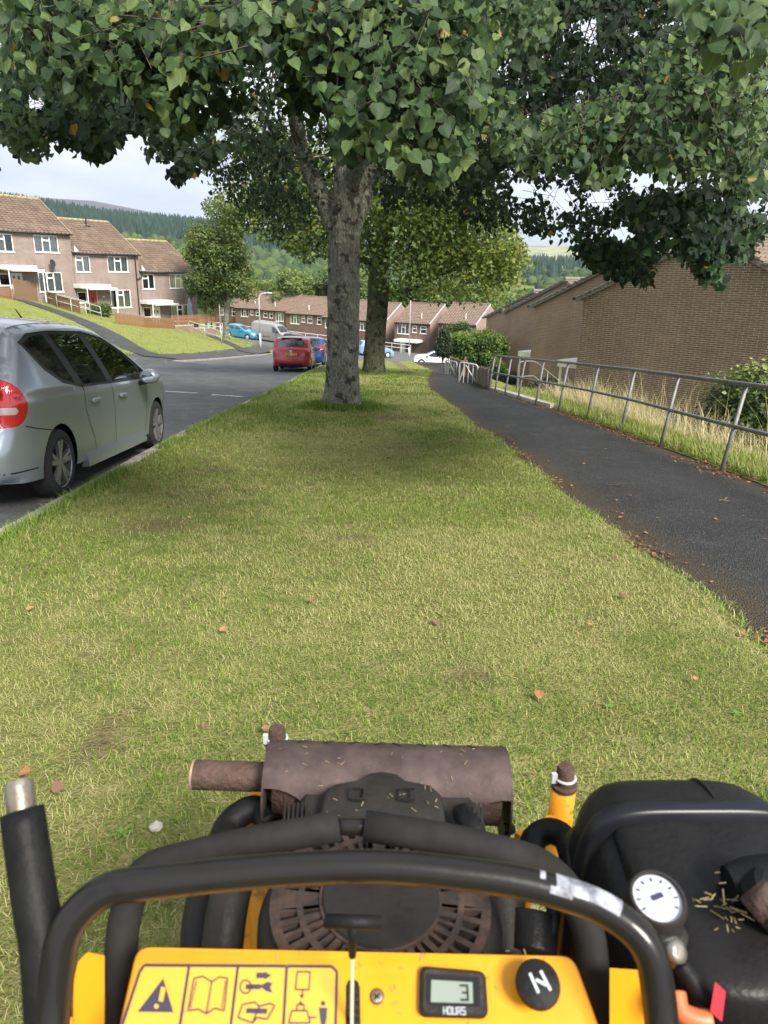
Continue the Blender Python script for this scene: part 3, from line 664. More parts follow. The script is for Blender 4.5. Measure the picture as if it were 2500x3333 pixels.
# ---------------------------------------------------------------- stepped gable-end houses on the right
t_r = np.array(_n((-.65, .76))); n_r = np.array(_n((.76, .65))); c_r = np.array([7.95, 26.4])
def gable_house(k, eave, label, bricks, shift=0.0):
    c = c_r + k * 7 * (n_r + t_r) + t_r * shift; fl = eave - 5.0; Wd = 8.4; Dp = 7.6; rise = 1.95; rz = math.atan2(-t_r[1], -t_r[0])
    h = thing('gable_end_house', label, 'house', (c[0], c[1], fl), rz, 'staggered brick houses beside the footpath')
    mb = MB(); E_ = 5.0
    off = .012 if bricks else 0.0
    gp = [(0, -1.2), (Wd, -1.2), (Wd, E_), (Wd / 2, E_ + rise), (0, E_)]
    mb.add(([(x, off, z) for x, z in gp], [(0, 1, 2, 3, 4)])); mb.add(([(x, Dp, z) for x, z in gp], [(4, 3, 2, 1, 0)]))
    mb.build('wall', M_MORTAR if bricks else M_BRK_R, h)
    mb = MB(); holes = [(1.0, 1.95, 0, 2.05), (4.2, 5.6, .9, 2.1), (1.2, 2.4, 3.3, 4.5), (4.6, 5.9, 3.3, 4.5)]
    v, f = wall_holes(0, Dp, -1.2, E_, holes); mb.add(([(b, a, c_) for a, b, c_ in v], [tuple(reversed(q)) for q in f]))
    mb.add(([(Wd, 0, -1.2), (Wd, Dp, -1.2), (Wd, Dp, E_), (Wd, 0, E_)], [(0, 1, 2, 3)])); mb.build('side_wall', M_BRK_R, h)
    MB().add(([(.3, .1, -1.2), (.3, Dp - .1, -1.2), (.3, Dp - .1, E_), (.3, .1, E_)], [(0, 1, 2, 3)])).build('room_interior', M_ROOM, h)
    if bricks:
        bl, rh = .31, .068; bme = mesh('brick', *box((0, 0, 0), (bl - .017, .055, rh - .015), ch=0), M_BRICK)
        hme = mesh('brick', *box((0, 0, 0), (bl / 2 - .02, .055, rh - .010), ch=0), M_BRICK)
        lst = []
        nr = int((E_ + rise + 1.2) / rh)
        for j in range(nr):
            z = -1.2 + (j + .5) * rh; zt = z + rh / 2
            xl = 0.0 if zt < E_ else (zt - E_) / rise * Wd / 2; xl += (.03 if zt > E_ else 0)
            x = 0.0 if j % 2 else -bl / 2
            hx = random.random() < .16; xj = random.uniform(2, 7)
            while x < Wd + .01:
                half = False; ln = bl
                if hx and abs(x - xj) < bl / 2: half = True; ln = .15
                a, b = max(x, xl), min(x + ln, Wd - xl)
                if b - a > .05: lst.append((a, b, z))
                x += ln
        own = np.array([np.hypot(*(c - t_r * (a + b) / 2)) for a, b, z in lst]); vis = []
        for i, (a, b, z) in enumerate(lst):
            w = c - t_r * (a + b) / 2; u_, v_, d_ = proj((w[0], w[1], fl + z))
            vis.append(0 <= u_ <= 2495 and (860 if u_ < 2200 else 830) < v_ < 1225 and b - a > .28 and not (u_ > 2310 and v_ > 1150) and not (u_ > 2080 and u_ < 2340 and v_ < 1000))
        order = np.argsort(np.where(vis, own, 1e9))[:300]; sel = set(int(i) for i in order); rest = MB(); tint = []
        wall_o = [q for q in KIDS[h.name] if q.name.startswith('wall')][0]
        for i, (a, b, z) in enumerate(lst):
            py_ = off + .0275 - .006 + random.uniform(-.002, .002)
            if i in sel:
                o = link('brick', bme, wall_o); o.location = ((a + b) / 2, py_, z); o.scale.x = (b - a - .017) / (bl - .017)
            else: rest.add(box(((a + b) / 2, py_, z), (b - a - .017, .055, rh - .015))); tint += [random.random()] * 8
        ro = rest.build('brickwork', M_BRICKJ, wall_o); ro['kind'] = 'stuff'
        at = ro.data.attributes.new('tint', 'FLOAT', 'POINT'); at.data.foreach_set('value', tint)
    # roof slopes run along local y
    ang = math.atan2(rise, Wd / 2); sl = math.hypot(Wd / 2 + .25, (Wd / 2 + .25) * math.tan(ang))
    jt = joined_tiles(-.08, Dp + .05, sl, .33, .33); ca, sa = math.cos(ang), math.sin(ang); lz = E_ - .25 * math.tan(ang) + .05
    va = [(-.25 + b * ca - d * sa, a, lz + b * sa + d * ca) for a, b, d in jt.v]; vb = [(Wd + .25 - b * ca + d * sa, a, lz + b * sa + d * ca) for a, b, d in jt.v]
    rb = MB(); rb.add(([(-.25, -.06, lz - .03), (Wd / 2, -.06, E_ + rise + .02), (Wd / 2, Dp, E_ + rise + .02), (-.25, Dp, lz - .03), (Wd + .25, -.06, lz - .03), (Wd + .25, Dp, lz - .03)], [(0, 1, 2, 3), (1, 4, 5, 2)]))
    rf = rb.build('roof', M_TILEJ, h)
    q = MB(); q.add((va, jt.f)); q.add((vb, [tuple(reversed(x)) for x in jt.f])); to = q.build('tiles', M_TILEJ, rf); to['kind'] = 'stuff'
    MB().add(tube([(Wd / 2, -.09, E_ + rise + .10), (Wd / 2, Dp, E_ + rise + .10)], .13, 8)).build('ridge', M_WEATHER, h)
    for s in (1, -1):
        X0 = -.25 if s > 0 else Wd + .25
        MB().add(bar((X0, -.075, lz - .06), (Wd / 2, -.075, E_ + rise - .02), .05, .13)).build('bargeboard', M_WEATHER, h)
        # mortar bedded tile ends, each a short stub proud of the board
        for j in range(13):
            tq = (j + .5) / 13; MB().add(box((X0 + (Wd / 2 - X0) * tq, -.10, lz + (E_ + rise - lz) * tq + .055), (.30, .07, .05), 0)).build('verge_tile', M_WEATHER, rf)
    MB().add(tube([(-.33, -.12, lz - .02), (-.33, Dp, lz - .02)], .06, 8)).build('gutter', M_GUT, h)
    # side windows, door, porch
    window_side(h, holes); 
    pc = MB(); pc.add(box((-.55, 1.2, 2.50), (1.1, 1.6, .22))); pc.add(box((-.53, 1.2, 2.63), (1.14, 1.66, .03))); po = pc.build('porch_canopy', M_WPAINT, h)
    for yy in (.5, 1.9): MB().add(bar((-1.0, yy, -.2), (-1.0, yy, 2.38), .08, .08)).build('post', M_WHITE, po)
    return h
def window_side(h, holes):
    for i, (a, b, c, d) in enumerate(holes):
        mb = MB()
        if i == 0: mb.add(box((.08, (a + b) / 2, (c + d) / 2), (.05, b - a - .02, d - c - .02))); mb.build('door', M_WHITE, h)
        else:
            w = .06
            for (yy, zz, sy, sz) in (((a + b) / 2, c + w / 2, b - a, w), ((a + b) / 2, d - w / 2, b - a, w), (a + w / 2, (c + d) / 2, w, d - c - 2 * w), (b - w / 2, (c + d) / 2, w, d - c - 2 * w), ((a + b) / 2, (c + d) / 2, w, d - c - 2 * w)): mb.add(box((.06, yy, zz), (.06, sy, sz)))
            o = mb.build('window', M_WHITE, h); MB().add(box((.07, (a + b) / 2, (c + d) / 2), (.012, b - a, d - c))).build('pane', M_GLASS, o)
gable_house(0, .71, 'nearest brown brick gable wall beside the round clipped bush', True)
gable_house(1, .0, 'second brown gable-end house, half behind the big brick gable wall', False, .22)
gable_house(2, -.82, 'third brown gable-end house down the slope, between second and lowest gables', False, .57)
gable_house(3, -1.72, 'lowest brown gable-end house, beside the far terrace', False, .9)

# ---------------------------------------------------------------- far terrace across the junction
t_f = np.array([math.cos(R(32)), -math.sin(R(32))])
def far_house(name_label, org, x0, x1, eave, wins, vents, group, flank=True, ridge_drop=0, pipe=None, lower=None):
    L_ = x1 - x0; b = np.array(org[:2]) + t_f * x0; fl = eave - 5.3; D_ = 8.2; rise = 2.2
    h = thing('terrace_bungalow' if False else 'far_terraced_house', name_label, 'house', (b[0], b[1], fl), math.atan2(t_f[1], t_f[0]), group)
    E_ = 5.3; holes = [(a - x0, c - x0, E_ + zb, E_ + zt) for (a, c, zt, zb) in wins]; gd = holes + ([(.8, 1.7, 1.0, 3.0)] if lower else [])
    MB().add(wall_holes(0, L_, 0, E_, gd)).build('wall', M_BRK_F, h)
    fk = MB(); fk.add(([(L_, 0, 0), (L_, D_, 0), (L_, D_, E_), (L_, D_ / 2, E_ + rise), (L_, 0, E_)], [(0, 1, 2, 3, 4)])); fk.add(([(0, 0, 0), (0, D_, 0), (0, D_, E_), (0, D_ / 2, E_ + rise), (0, 0, E_)], [(4, 3, 2, 1, 0)])); fk.build('gable_wall', M_BRK_FL, h)
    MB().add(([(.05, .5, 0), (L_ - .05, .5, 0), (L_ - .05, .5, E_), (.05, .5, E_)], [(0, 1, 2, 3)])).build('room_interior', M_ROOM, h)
    for (a, c, z0, z1) in holes:
        wd = c - a
        window(h, a, c, z0, z1, W3 if wd > 1.2 else [(1, .42)], [(0, 1, M_CURT)] if random.random() < .6 else [(.0, .4, M_CURT3)])
    ang = math.atan2(rise, D_ / 2); sl = math.hypot(D_ / 2 + .3, (D_ / 2 + .3) * math.tan(ang)); jt = joined_tiles(-.03, L_ + .03, sl, .36, .36); ca, sa = math.cos(ang), math.sin(ang); lz = E_ - .3 * math.tan(ang) + .05
    rb = MB(); rb.add(([(-.03, -.3, lz - .03), (L_ + .03, -.3, lz - .03), (L_ + .03, D_ / 2, E_ + rise + .02), (-.03, D_ / 2, E_ + rise + .02), (-.03, D_ + .3, lz - .03), (L_ + .03, D_ + .3, lz - .03)], [(0, 1, 2, 3), (3, 2, 5, 4)])); rf = rb.build('roof', M_TILEJ, h)
    q = MB(); q.add(([(a, -.3 + b_ * ca - d * sa, lz + b_ * sa + d * ca) for a, b_, d in jt.v], jt.f)); to = q.build('tiles', M_TILEJ, rf); to['kind'] = 'stuff'
    MB().add(tube([(-.03, D_ / 2, E_ + rise + .08), (L_ + .03, D_ / 2, E_ + rise + .08)], .12, 8)).build('ridge', M_TILEJ, h)
    MB().add(box((L_ / 2, -.10, E_ - .14), (L_ - .02, .16, .30))).build('fascia', M_FASCIA, h)
    MB().add(bar((L_ + .045, -.3, lz + .05), (L_ + .045, D_ / 2, E_ + rise + .08), .09, .12)).build('verge', M_LEAD if flank else M_TILEJ, h)
    for (vx, vs) in vents:
        zz = lz + vs * sa; MB().add(tube([(vx - x0, -.3 + vs * ca, zz - .1), (vx - x0, -.3 + vs * ca, zz + .75)], .055, 8)).build('vent_pipe', M_WPAINT, h)
    if pipe is not None: MB().add(tube([(pipe - x0, -.06, E_ - .1), (pipe - x0, -.06, .2)], .05, 6)).build('downpipe', M_GUT, h)
    if lower:
        MB().add(box((1.25, .08, 2.0), (.88, .05, 1.98))).build('door', M_WHITE, h); MB().add(box((2.6, -.9, 3.0), (3.4, 1.8, .32))).build('porch_canopy', M_WPAINT, h)
    return h
fo = (3.4, 101.2); gf = 'houses of the far terrace across the junction'
far_house('far terraced house glimpsed behind the maple trunk', (3.4 + 1.0, 101.2 + 1.6), -33.2, -28.0, -4.3, [(-32.2, -30.9, -.3, -1.5), (-29.6, -28.6, -.35, -1.5)], [], gf, flank=False)
far_house('far terrace end house beside the maple, behind the turquoise car', fo, -27.2, -21.9, -4.30, [(-26.05, -24.6, -.25, -1.35), (-24.15, -23.6, -.30, -1.05), (-23.1, -22.3, -.35, -1.1)], [(-24, 1.5)], gf, flank=False)
far_house('far terraced house directly behind the grey van', fo, -21.9, -17.25, -4.42, [(-21.6, -20.85, -.25, -1.15), (-20.4, -19.8, -.25, -1.2), (-19.25, -17.75, -.3, -1.6)], [(-19.9, 1.2)], gf, pipe=-17.4, flank=False)
far_house('far terraced house behind the red and the black cars', fo, -17.25, -10.7, -4.68, [(-16.45, -14.85, -.25, -1.55), (-14.4, -13.8, -.3, -1.25), (-13.35, -12.5, -.3, -1.3), (-11.65, -10.9, -.35, -1.4)], [(-13.6, 1.2)], gf, flank=False)
far_house('far terraced house mostly hidden behind the lime trunk', fo, -10.7, -5.3, -4.9, [(-10.2, -8.6, -.3, -1.6), (-8, -7.4, -.3, -1.2), (-6.8, -6, -.3, -1.3)], [(-8, 1.2)], gf, flank=False)
far_house('far terraced house above the light blue car', fo, -5.3, 0, -5.06, [(-4.8, -3.1, -.25, -1.45), (-2.5, -1.9, -.3, -1.22), (-1.4, -.5, -.32, -1.3)], [(-1.6, 1.2)], gf)
far_house('far terraced house behind the thin pale pole', (4.47, 98.07), 0, 5.3, -4.85, [(.42, 2.2, -.3, -1.55), (2.7, 3.35, -.38, -1.28), (3.85, 4.75, -.42, -1.35)], [(3.6, 1.2)], gf, lower=True)
far_house('far terraced house above the white van and the garden shrubs', (9.74, 92.72), 0, 5.2, -4.5, [(.52, 2.25, -.3, -1.55), (2.7, 3.3, -.38, -1.26), (3.8, 4.7, -.42, -1.35)], [(3.4, 1.2)], gf)
# ================================================================== TREES AND SHRUBS
def leaf_mat(name, stops, transl=.35, rough=.5, spec=.35, vein=False):
    a = NT(name); t = a.attr('tint').outputs['Fac']; c = a.ramp(t, stops)
    if vein:
        lx, ly = a.attr('lx').outputs['Fac'], a.attr('ly').outputs['Fac']
        mid = a.ramp(lx, [(0, (.55,) * 3), (.10, (0, 0, 0))]); ph = a.math('FRACT', a.math('SUBTRACT', a.math('MULTIPLY', ly, 7.0), a.math('MULTIPLY', lx, 3.2))); sv = a.ramp(ph, [(0, (.35,) * 3), (.16, (0, 0, 0)), (.9, (0, 0, 0)), (1, (.35,) * 3)])
        k = a.math('MAXIMUM', mid, sv); hv = a.node('ShaderNodeHueSaturation'); hv.inputs['Value'].default_value = 1.9; hv.inputs['Saturation'].default_value = .85; a.l(c, hv.inputs['Color']); c = a.mix(k, c, hv.outputs[0]); bl_ = a.noise(38, 3); c = a.mix(a.ramp(bl_, [(.35, (.35,) * 3), (.6, (0, 0, 0))]), c, (.01, .02, .006)); a.bump(ph, .25, .004)
    a.base(c, rough, spec)
    tl = a.node('ShaderNodeBsdfTranslucent'); hs = a.node('ShaderNodeHueSaturation'); hs.inputs['Value'].default_value = 1.5; hs.inputs['Hue'].default_value = .495; a.l(c, hs.inputs['Color']); a.l(hs.outputs[0], tl.inputs[0])
    mx = a.node('ShaderNodeMixShader'); mx.inputs[0].default_value = transl; a.l(a.b.outputs[0], mx.inputs[1]); a.l(tl.outputs[0], mx.inputs[2])
    out = [n for n in a.t.nodes if n.type == 'OUTPUT_MATERIAL'][0]; a.l(mx.outputs[0], out.inputs[0]); return a.m
M_LIME = leaf_mat('lime_leaf', [(0, (.010, .024, .010)), (.28, (.026, .056, .020)), (.52, (.060, .108, .034)), (.8, (.12, .175, .05)), (.96, (.20, .25, .075)), (1, (.33, .22, .05))], .32, .55, .25, vein=True)
M_LIME2 = leaf_mat('lime_leaf_sunny', [(0, (.03, .06, .014)), (.45, (.085, .135, .028)), (.8, (.18, .235, .05)), (1, (.30, .30, .08))], .38)  # paler, yellower lime leaf with sunlight put into its ramp
M_MAPLE = leaf_mat('maple_leaf', [(0, (.04, .07, .018)), (.5, (.09, .135, .03)), (.92, (.17, .20, .045)), (1, (.22, .17, .05))], .25)
M_WOOD = leaf_mat('wood_leaf', [(0, (.05, .09, .022)), (.5, (.11, .165, .04)), (1, (.20, .25, .07))], .3, .7)
M_SHRUB = leaf_mat('shrub_leaf', [(0, (.025, .055, .012)), (.5, (.07, .13, .022)), (1, (.22, .28, .04))], .25)
M_PRIVET = leaf_mat('privet_leaf', [(0, (.018, .04, .012)), (.55, (.055, .09, .022)), (.85, (.15, .20, .05)), (1, (.30, .34, .12))], .2)
M_DARKSH = leaf_mat('dark_shrub_leaf', [(0, (.010, .022, .012)), (1, (.04, .06, .028))], .15)
M_CONIF = leaf_mat('hill_conifer', [(0, (.012, .030, .022)), (1, (.030, .060, .034))], .0, .9, .1)
M_HWOOD = leaf_mat('hill_broadleaf', [(0, (.028, .055, .018)), (1, (.085, .12, .035))], .0, .9, .1)
def bark(name, c0, c1, lich, dark):
    a = NT(name); n = a.noise(7, 6, sc3=(1, 1, .35)); f = a.noise(38, 5, sc3=(1, 1, .5)); l = a.noise(5.5, 5); d = a.noise(4.3, 4)
    c = a.ramp(n, [(.3, c0), (.7, c1)]); c = a.mix(a.ramp(f, [(.46, (0, 0, 0)), (.62, (.75,) * 3)]), c, lich)
    c = a.mix(a.ramp(l, [(.54, (0, 0, 0)), (.62, (.7,) * 3)]), c, tuple(x * 1.12 for x in lich))
    c = a.mix(a.ramp(d, [(.56, (0, 0, 0)), (.60, (.8,) * 3)]), c, dark)
    v = a.node('ShaderNodeTexVoronoi'); v.inputs['Scale'].default_value = 24; mp = a.node('ShaderNodeMapping'); mp.inputs['Scale'].default_value = (1, 1, .3); a.l(a.tc.outputs['Object'], mp.inputs[0]); a.l(mp.outputs[0], v.inputs['Vector'])
    a.base(c, .95, .1); a.bump(a.math('ADD', f, v.outputs['Distance']), 1.0, .05); return a.m
M_BARK = bark('lime_bark', (.11, .106, .088), (.195, .19, .158), (.29, .305, .235), (.038, .036, .028))
M_BARK2 = bark('ivy_bark', (.045, .045, .03), (.085, .08, .055), (.12, .13, .08), (.018, .022, .012))
M_GREYB = mat('grey_branch', (.26, .25, .23), .9, col2=(.14, .14, .12), vscale=20, bump=.4)
M_TWIG = mat('twig', (.06, .045, .032), .9)

def in_poly(u, v, poly):
    p = np.array(poly, float); x0, y0 = p[:, 0], p[:, 1]; x1, y1 = np.roll(x0, -1), np.roll(y0, -1); ins = np.zeros(len(u), bool)
    for a, b, c, d in zip(x0, y0, x1, y1):
        if b == d: continue
        k = ((b > v) != (d > v)) & (u < (c - a) * (v - b) / (d - b) + a); ins ^= k
    return ins
LIME_V = np.array([(0, .04, 0), (-.28, -.04, .05), (-.50, .24, .05), (-.43, .62, -.03), (0, 1.05, -.22), (.43, .62, -.03), (.50, .24, .05), (.28, -.04, .05), (0, .40, -.075)])
LIME_F = np.array([(0, 8, 1), (1, 8, 2), (2, 8, 3), (3, 8, 4), (4, 8, 5), (5, 8, 6), (6, 8, 7), (7, 8, 0)])
DIAM_V = np.array([(0, 0, 0), (-.40, .45, .05), (0, 1.0, -.12), (.40, .45, .05)]); DIAM_F = np.array([(0, 3, 2), (0, 2, 1)])
def leaf_frames(n, rg, out, droop=.8, spread=.7):
    """tip direction d and face normal z for each leaf; out (n,3) outward direction"""
    d = rg.normal(0, spread * 1.15, (n, 3)); d[:, 2] *= .7; d[:, 2] -= droop; d += out * .5; d /= np.linalg.norm(d, axis=1)[:, None]
    z = out * .9 + rg.normal(0, .45, (n, 3)); z[:, 2] += .65; z -= d * np.sum(d * z, 1)[:, None]; z /= np.linalg.norm(z, axis=1)[:, None] + 1e-9
    x = np.cross(d, z); return x, d, z
def leaves_mesh(name, pos, size, fr, tint, m, LV=LIME_V, LF=LIME_F, jag=.0, rg=None):
    x, d, z = fr; n = len(pos); k = len(LV)
    lv = np.repeat(LV[None], n, 0).copy()
    if jag: lv[:, :, 0] *= (1 + rg.uniform(-jag, jag, (n, 1))); lv[:, :, 2] *= rg.uniform(-.6, 3.0, (n, 1)); lv += rg.normal(0, .03, lv.shape)
    V = pos[:, None] + size[:, None, None] * (lv[..., 0:1] * x[:, None] + lv[..., 1:2] * d[:, None] + lv[..., 2:3] * z[:, None])
    Fc = (LF[None] + (np.arange(n) * k)[:, None, None]).reshape(-1, LF.shape[1])
    me = np_mesh(name, V.reshape(-1, 3), Fc, m, smooth=False, col=np.repeat(tint, k))
    if LV is LIME_V:
        for nm, val in (('lx', np.abs(LV[:, 0]) * 2), ('ly', LV[:, 1])):
            at = me.attributes.new(nm, 'FLOAT', 'POINT'); at.data.foreach_set('value', np.tile(val, n).astype(np.float32))
    return me
# ------------------------------------------------------------------ the near lime
rg = np.random.default_rng(7)
T0 = np.array([-.34, 13.85, -1.32])
lime = thing('lime_tree', 'big lime tree with lichen-mottled grey trunk standing on the mown verge', 'tree', tuple(T0))
# trunk with flare and gentle lobes
def trunk_mesh(name, pts, rads, par, m, n=28, flare=.0, seed=1):
    pts = [np.array(p, float) for p in pts]; v = []; f = []; L_ = len(pts)
    for i, p in enumerate(pts):
        t = pts[min(i + 1, L_ - 1)] - pts[max(i - 1, 0)]; t = t / np.linalg.norm(t); a = np.cross(t, (0, 1, 0)); a /= np.linalg.norm(a); b = np.cross(t, a)
        for k in range(n):
            th = 2 * math.pi * k / n; h_ = p[2] - pts[0][2]
            r = rads[i] * (1 + .035 * math.sin(3 * th + seed + h_ * .7) + .02 * math.sin(7 * th + h_ * 2.1)) + flare * math.exp(-h_ / .27) * (.55 + .45 * math.cos(5 * th + seed) + .35 * math.cos(2 * th + 1.1))
            r += .012 * math.sin(th * 5 + h_ * 6) * math.sin(h_ * 3.3 + th)
            v.append(tuple(p + (a * math.cos(th) + b * math.sin(th)) * r))
    for i in range(L_ - 1):
        for k in range(n): j = (k + 1) % n; f.append((i * n + k, i * n + j, (i + 1) * n + j, (i + 1) * n + k))
    f.append(tuple(range((L_ - 1) * n, L_ * n))); mb = MB(); mb.add((v, f)); return mb.build(name, m, par, smooth=True)
tp = spline([(0, 0, -.1), (.0, 0, .35), (.0, 0, 1.1), (.0, 0, 2.1), (.01, .03, 3.1), (.05, .08, 3.9), (.16, .2, 5.2), (.25, .3, 7.5), (.2, .4, 10.5), (.3, .3, 13)], 9)
trr = np.interp([p[2] for p in tp], [-.1, .3, 1, 2.5, 3.3, 3.9, 5.2, 7.5, 10.5, 13], [.38, .33, .305, .29, .295, .28, .22, .16, .10, .03])
trunk_mesh('trunk', tp, trr, lime, M_BARK, flare=.34)
# limbs: pixel guided first two, then radial
def limb(pts, r0, r1, par=lime, m=M_BARK, name='limb', n=10):
    sp = spline(pts, 7); rr = np.linspace(r0, r1, len(sp)) ; o = MB(); o.add(tube([tuple(q) for q in sp], list(rr), n)); return o.build(name, m, par, smooth=True)
def loc(p): return np.array(p) - T0
limbs = [[(.0, 0, 2.7), (-.06, 0, 3.3), loc(P(1010, 560, 13.2)), loc(P(960, 400, 12.4)), loc(P(900, 150, 11)), (-3.2, -5, 7.5)],
         [(.06, 0, 2.8), (.12, 0, 3.4), loc(P(1210, 560, 13.4)), loc(P(1235, 350, 12.8)), loc(P(1280, 100, 12)), (1.2, -3, 8)],
         [(.0, -.1, 3.8), loc(P(1130, 520, 13.0)), loc(P(1160, 250, 11.5)), (.6, -4.5, 6.8), (.8, -8.5, 5.6), (.9, -10.3, 4.4)]]
for k, a_ in enumerate((20, 65, 110, 150, 200, 235, 268, 300, 335)):
    a_ = R(a_ + rg.uniform(-8, 8)); dx, dy = math.cos(a_), math.sin(a_); z0 = 3.9 + .35 * k % 2.4; ln = rg.uniform(7.2, 9.5)
    limbs.append([(.05, .1, z0), (dx * 1.2, dy * 1.2, z0 + 1.2), (dx * ln * .45, dy * ln * .45, z0 + 2.3), (dx * ln * .8, dy * ln * .8, z0 + 2.0), (dx * ln, dy * ln, z0 + .9)])
for i_, q in enumerate(limbs): limb(q, .24 if i_ < 2 else .15, .03)
limb_pts = np.concatenate([np.array(spline(q, 7)) for q in limbs]) + T0
limb([loc(P(-40, -60, 3.6)), loc(P(200, -8, 3.5)), loc(P(345, 12, 3.5)), loc(P(440, 33, 3.45)), loc(P(560, -25, 3.5)), loc(P(700, -160, 3.9)), loc(P(900, -500, 5.0))], .006, .013, m=M_GREYB, name='pale_branch', n=8)
limb([loc(P(440, 33, 3.45)), loc(P(420, 80, 3.45)), loc(P(400, 110, 3.5))], .005, .002, m=M_GREYB, name='pale_branch', n=6)

ZONES = [  # polygon in photo pixels, distance range, sprays, leaf size, spray droop
    ([(0, -60), (1250, -60), (1250, 120), (1080, 260), (1000, 330), (960, 240), (880, 150), (760, 210), (640, 300), (560, 440), (480, 330), (380, 250), (300, 310), (200, 290), (120, 190), (0, 220)], 2.7, 4.2, 300),
    ([(520, 300), (640, 300), (660, 420), (600, 450), (540, 400)], 3.2, 3.8, 12), ([(660, 320), (780, 300), (775, 355), (700, 375)], 3.2, 3.8, 10), ([(900, 300), (1060, 130), (1100, 320), (1030, 380), (930, 350)], 3.0, 3.8, 20),
    ([(1080, -60), (1560, -60), (1590, 150), (1560, 330), (1530, 480), (1500, 570), (1440, 600), (1370, 540), (1320, 560), (1250, 480), (1180, 500), (1090, 520), (1075, 440), (1100, 250)], 2.6, 3.6, 120),
    ([(1560, -60), (1830, -60), (1800, 140), (1680, 150), (1600, 220)], 4, 7, 40),
    ([(1560, 250), (1700, 380), (1900, 330), (2000, 300), (2150, 120), (2500, 40), (2500, 600), (2420, 700), (2330, 560), (2200, 590), (2080, 560), (1960, 640), (1850, 560), (1700, 560), (1620, 480)], 3.8, 6.2, 240),
    ([(1560, -60), (2260, -60), (2260, 420), (1980, 480), (1560, 440)], 6, 11, 260),
    ([(2180, -60), (2500, -60), (2500, 190), (2300, 170)], 1.7, 2.6, 24),
    ([(2000, 640), (2300, 600), (2500, 560), (2500, 740), (2440, 830), (2390, 860), (2350, 760), (2330, 900), (2310, 930), (2230, 840), (2170, 800), (2110, 880), (2040, 840), (2000, 760)], 5.0, 8.0, 170),
    ([(1690, 560), (2000, 560), (2080, 640), (2120, 760), (2100, 890), (1990, 890), (1900, 850), (1850, 780), (1760, 770), (1690, 760), (1620, 700)], 7.5, 10.5, 120),
    ([(1880, 780), (2100, 800), (2120, 925), (2040, 920), (1960, 890), (1890, 840)], 6.5, 8.0, 55),
    ([(2240, 800), (2340, 800), (2345, 930), (2290, 900)], 4.8, 5.6, 26),
    ([(0, 200), (380, 280), (560, 360), (520, 470), (420, 410), (340, 500), (230, 480), (150, 430), (80, 470), (0, 420)], 4.6, 7.5, 190),
    ([(0, 330), (95, 380), (60, 470), (20, 470), (0, 430)], 4.2, 5.5, 20),
    ([(30, 440), (150, 420), (170, 500), (120, 510), (60, 515)], 4.4, 5.2, 14), ([(280, 400), (380, 420), (345, 525), (260, 500)], 5, 6, 18),
    ([(470, 420), (720, 380), (850, 460), (720, 500), (650, 560), (600, 570), (560, 510), (480, 520)], 6, 9, 60),
    ([(560, 540), (640, 530), (610, 590), (560, 600)], 6.5, 7.5, 12),
    ([(640, 480), (1050, 380), (1070, 640), (960, 760), (860, 720), (700, 640)], 10, 14.5, 150),
    ([(1170, 380), (1700, 400), (1750, 600), (1600, 760), (1440, 680), (1230, 680), (1180, 560)], 9, 14, 230),
]
fill = ([(0, -80), (2500, -80), (2500, 660), (2350, 560), (2050, 560), (1850, 500), (1700, 620), (1450, 620), (1250, 600), (950, 600), (760, 480), (600, 400), (420, 400), (230, 400), (0, 330)], 7, 15, 1150)
holes = [(1390, 165, 10), (1915, 90, 60), (2060, 100, 22), (1545, 500, 22), (1720, 370, 26), (1880, 290, 18), (2260, 440, 16), (1700, 620, 60), (1820, 640, 70), (1960, 640, 60), (2030, 750, 50), (2450, 660, 40), (700, 270, 14), (1020, 55, 10), (120, 330, 55), (650, 350, 14), (640, 440, 24), (720, 430, 40), (740, 300, 22), (300, 310, 20), (45, 40, 10), (2220, 170, 16), (1480, 60, 6), (2430, 100, 14), (1620, 240, 10), (820, 380, 20), (860, 420, 18), (1840, 200, 12), (1950, 200, 14), (2120, 330, 10), (2380, 480, 12), (240, 240, 8), (520, 120, 7), (1330, 300, 6)]
def sample_zone(poly, d0, d1, cnt, rg):
    p = np.array(poly, float); lo, hi = p.min(0), p.max(0); out = []
    while len(out) < cnt:
        u = rg.uniform(lo[0], hi[0], 400); v = rg.uniform(lo[1], hi[1], 400); k = in_poly(u, v, poly)
        for a, b in zip(u[k], v[k]):
            out.append(P(a, b, rg.uniform(d0, d1)))
            if len(out) >= cnt: break
    return np.array(out)
C_ = []; near = []; zid = []
for zi, z in enumerate(ZONES + [fill]):
    q = sample_zone(z[0], z[1], z[2], int(z[3] * (3.4 if z[1] < 4.5 else 1.85)), rg); C_.append(q); near += [z[1] < 4.5] * len(q); zid += [zi] * len(q)
# crown beyond the frame: above, behind and to the sides
gen = []
while len(gen) < 2300:
    a = rg.uniform(0, 2 * math.pi) if len(gen) < 1200 else rg.uniform(math.pi * 1.0, math.pi * 2.0); z = rg.uniform(2.6, 14.5) if len(gen) < 1200 else rg.uniform(2.5, 7.5); rm = np.interp(z, [2.4, 5, 9, 12.5, 14.6], [8.4, 9.6, 8.2, 5, 1.2]); r = rm * math.sqrt(rg.uniform(.35, 1))
    p = np.array([T0[0] + r * math.cos(a), T0[1] + r * math.sin(a), z]); u, v, d = proj(p)
    if d > 0 and 0 < u < 2500 and 0 < v < 3333 and not in_poly(np.array([u]), np.array([v]), fill[0])[0]: continue
    if p[1] < 1.0 or (p[1] > 11 and p[2] < 4.6): continue
    gen.append(p)
C_.append(np.array(gen)); near += [False] * len(gen); zid += [-1] * len(gen); zid = np.array(zid)
C_ = np.concatenate(C_); near = np.array(near)
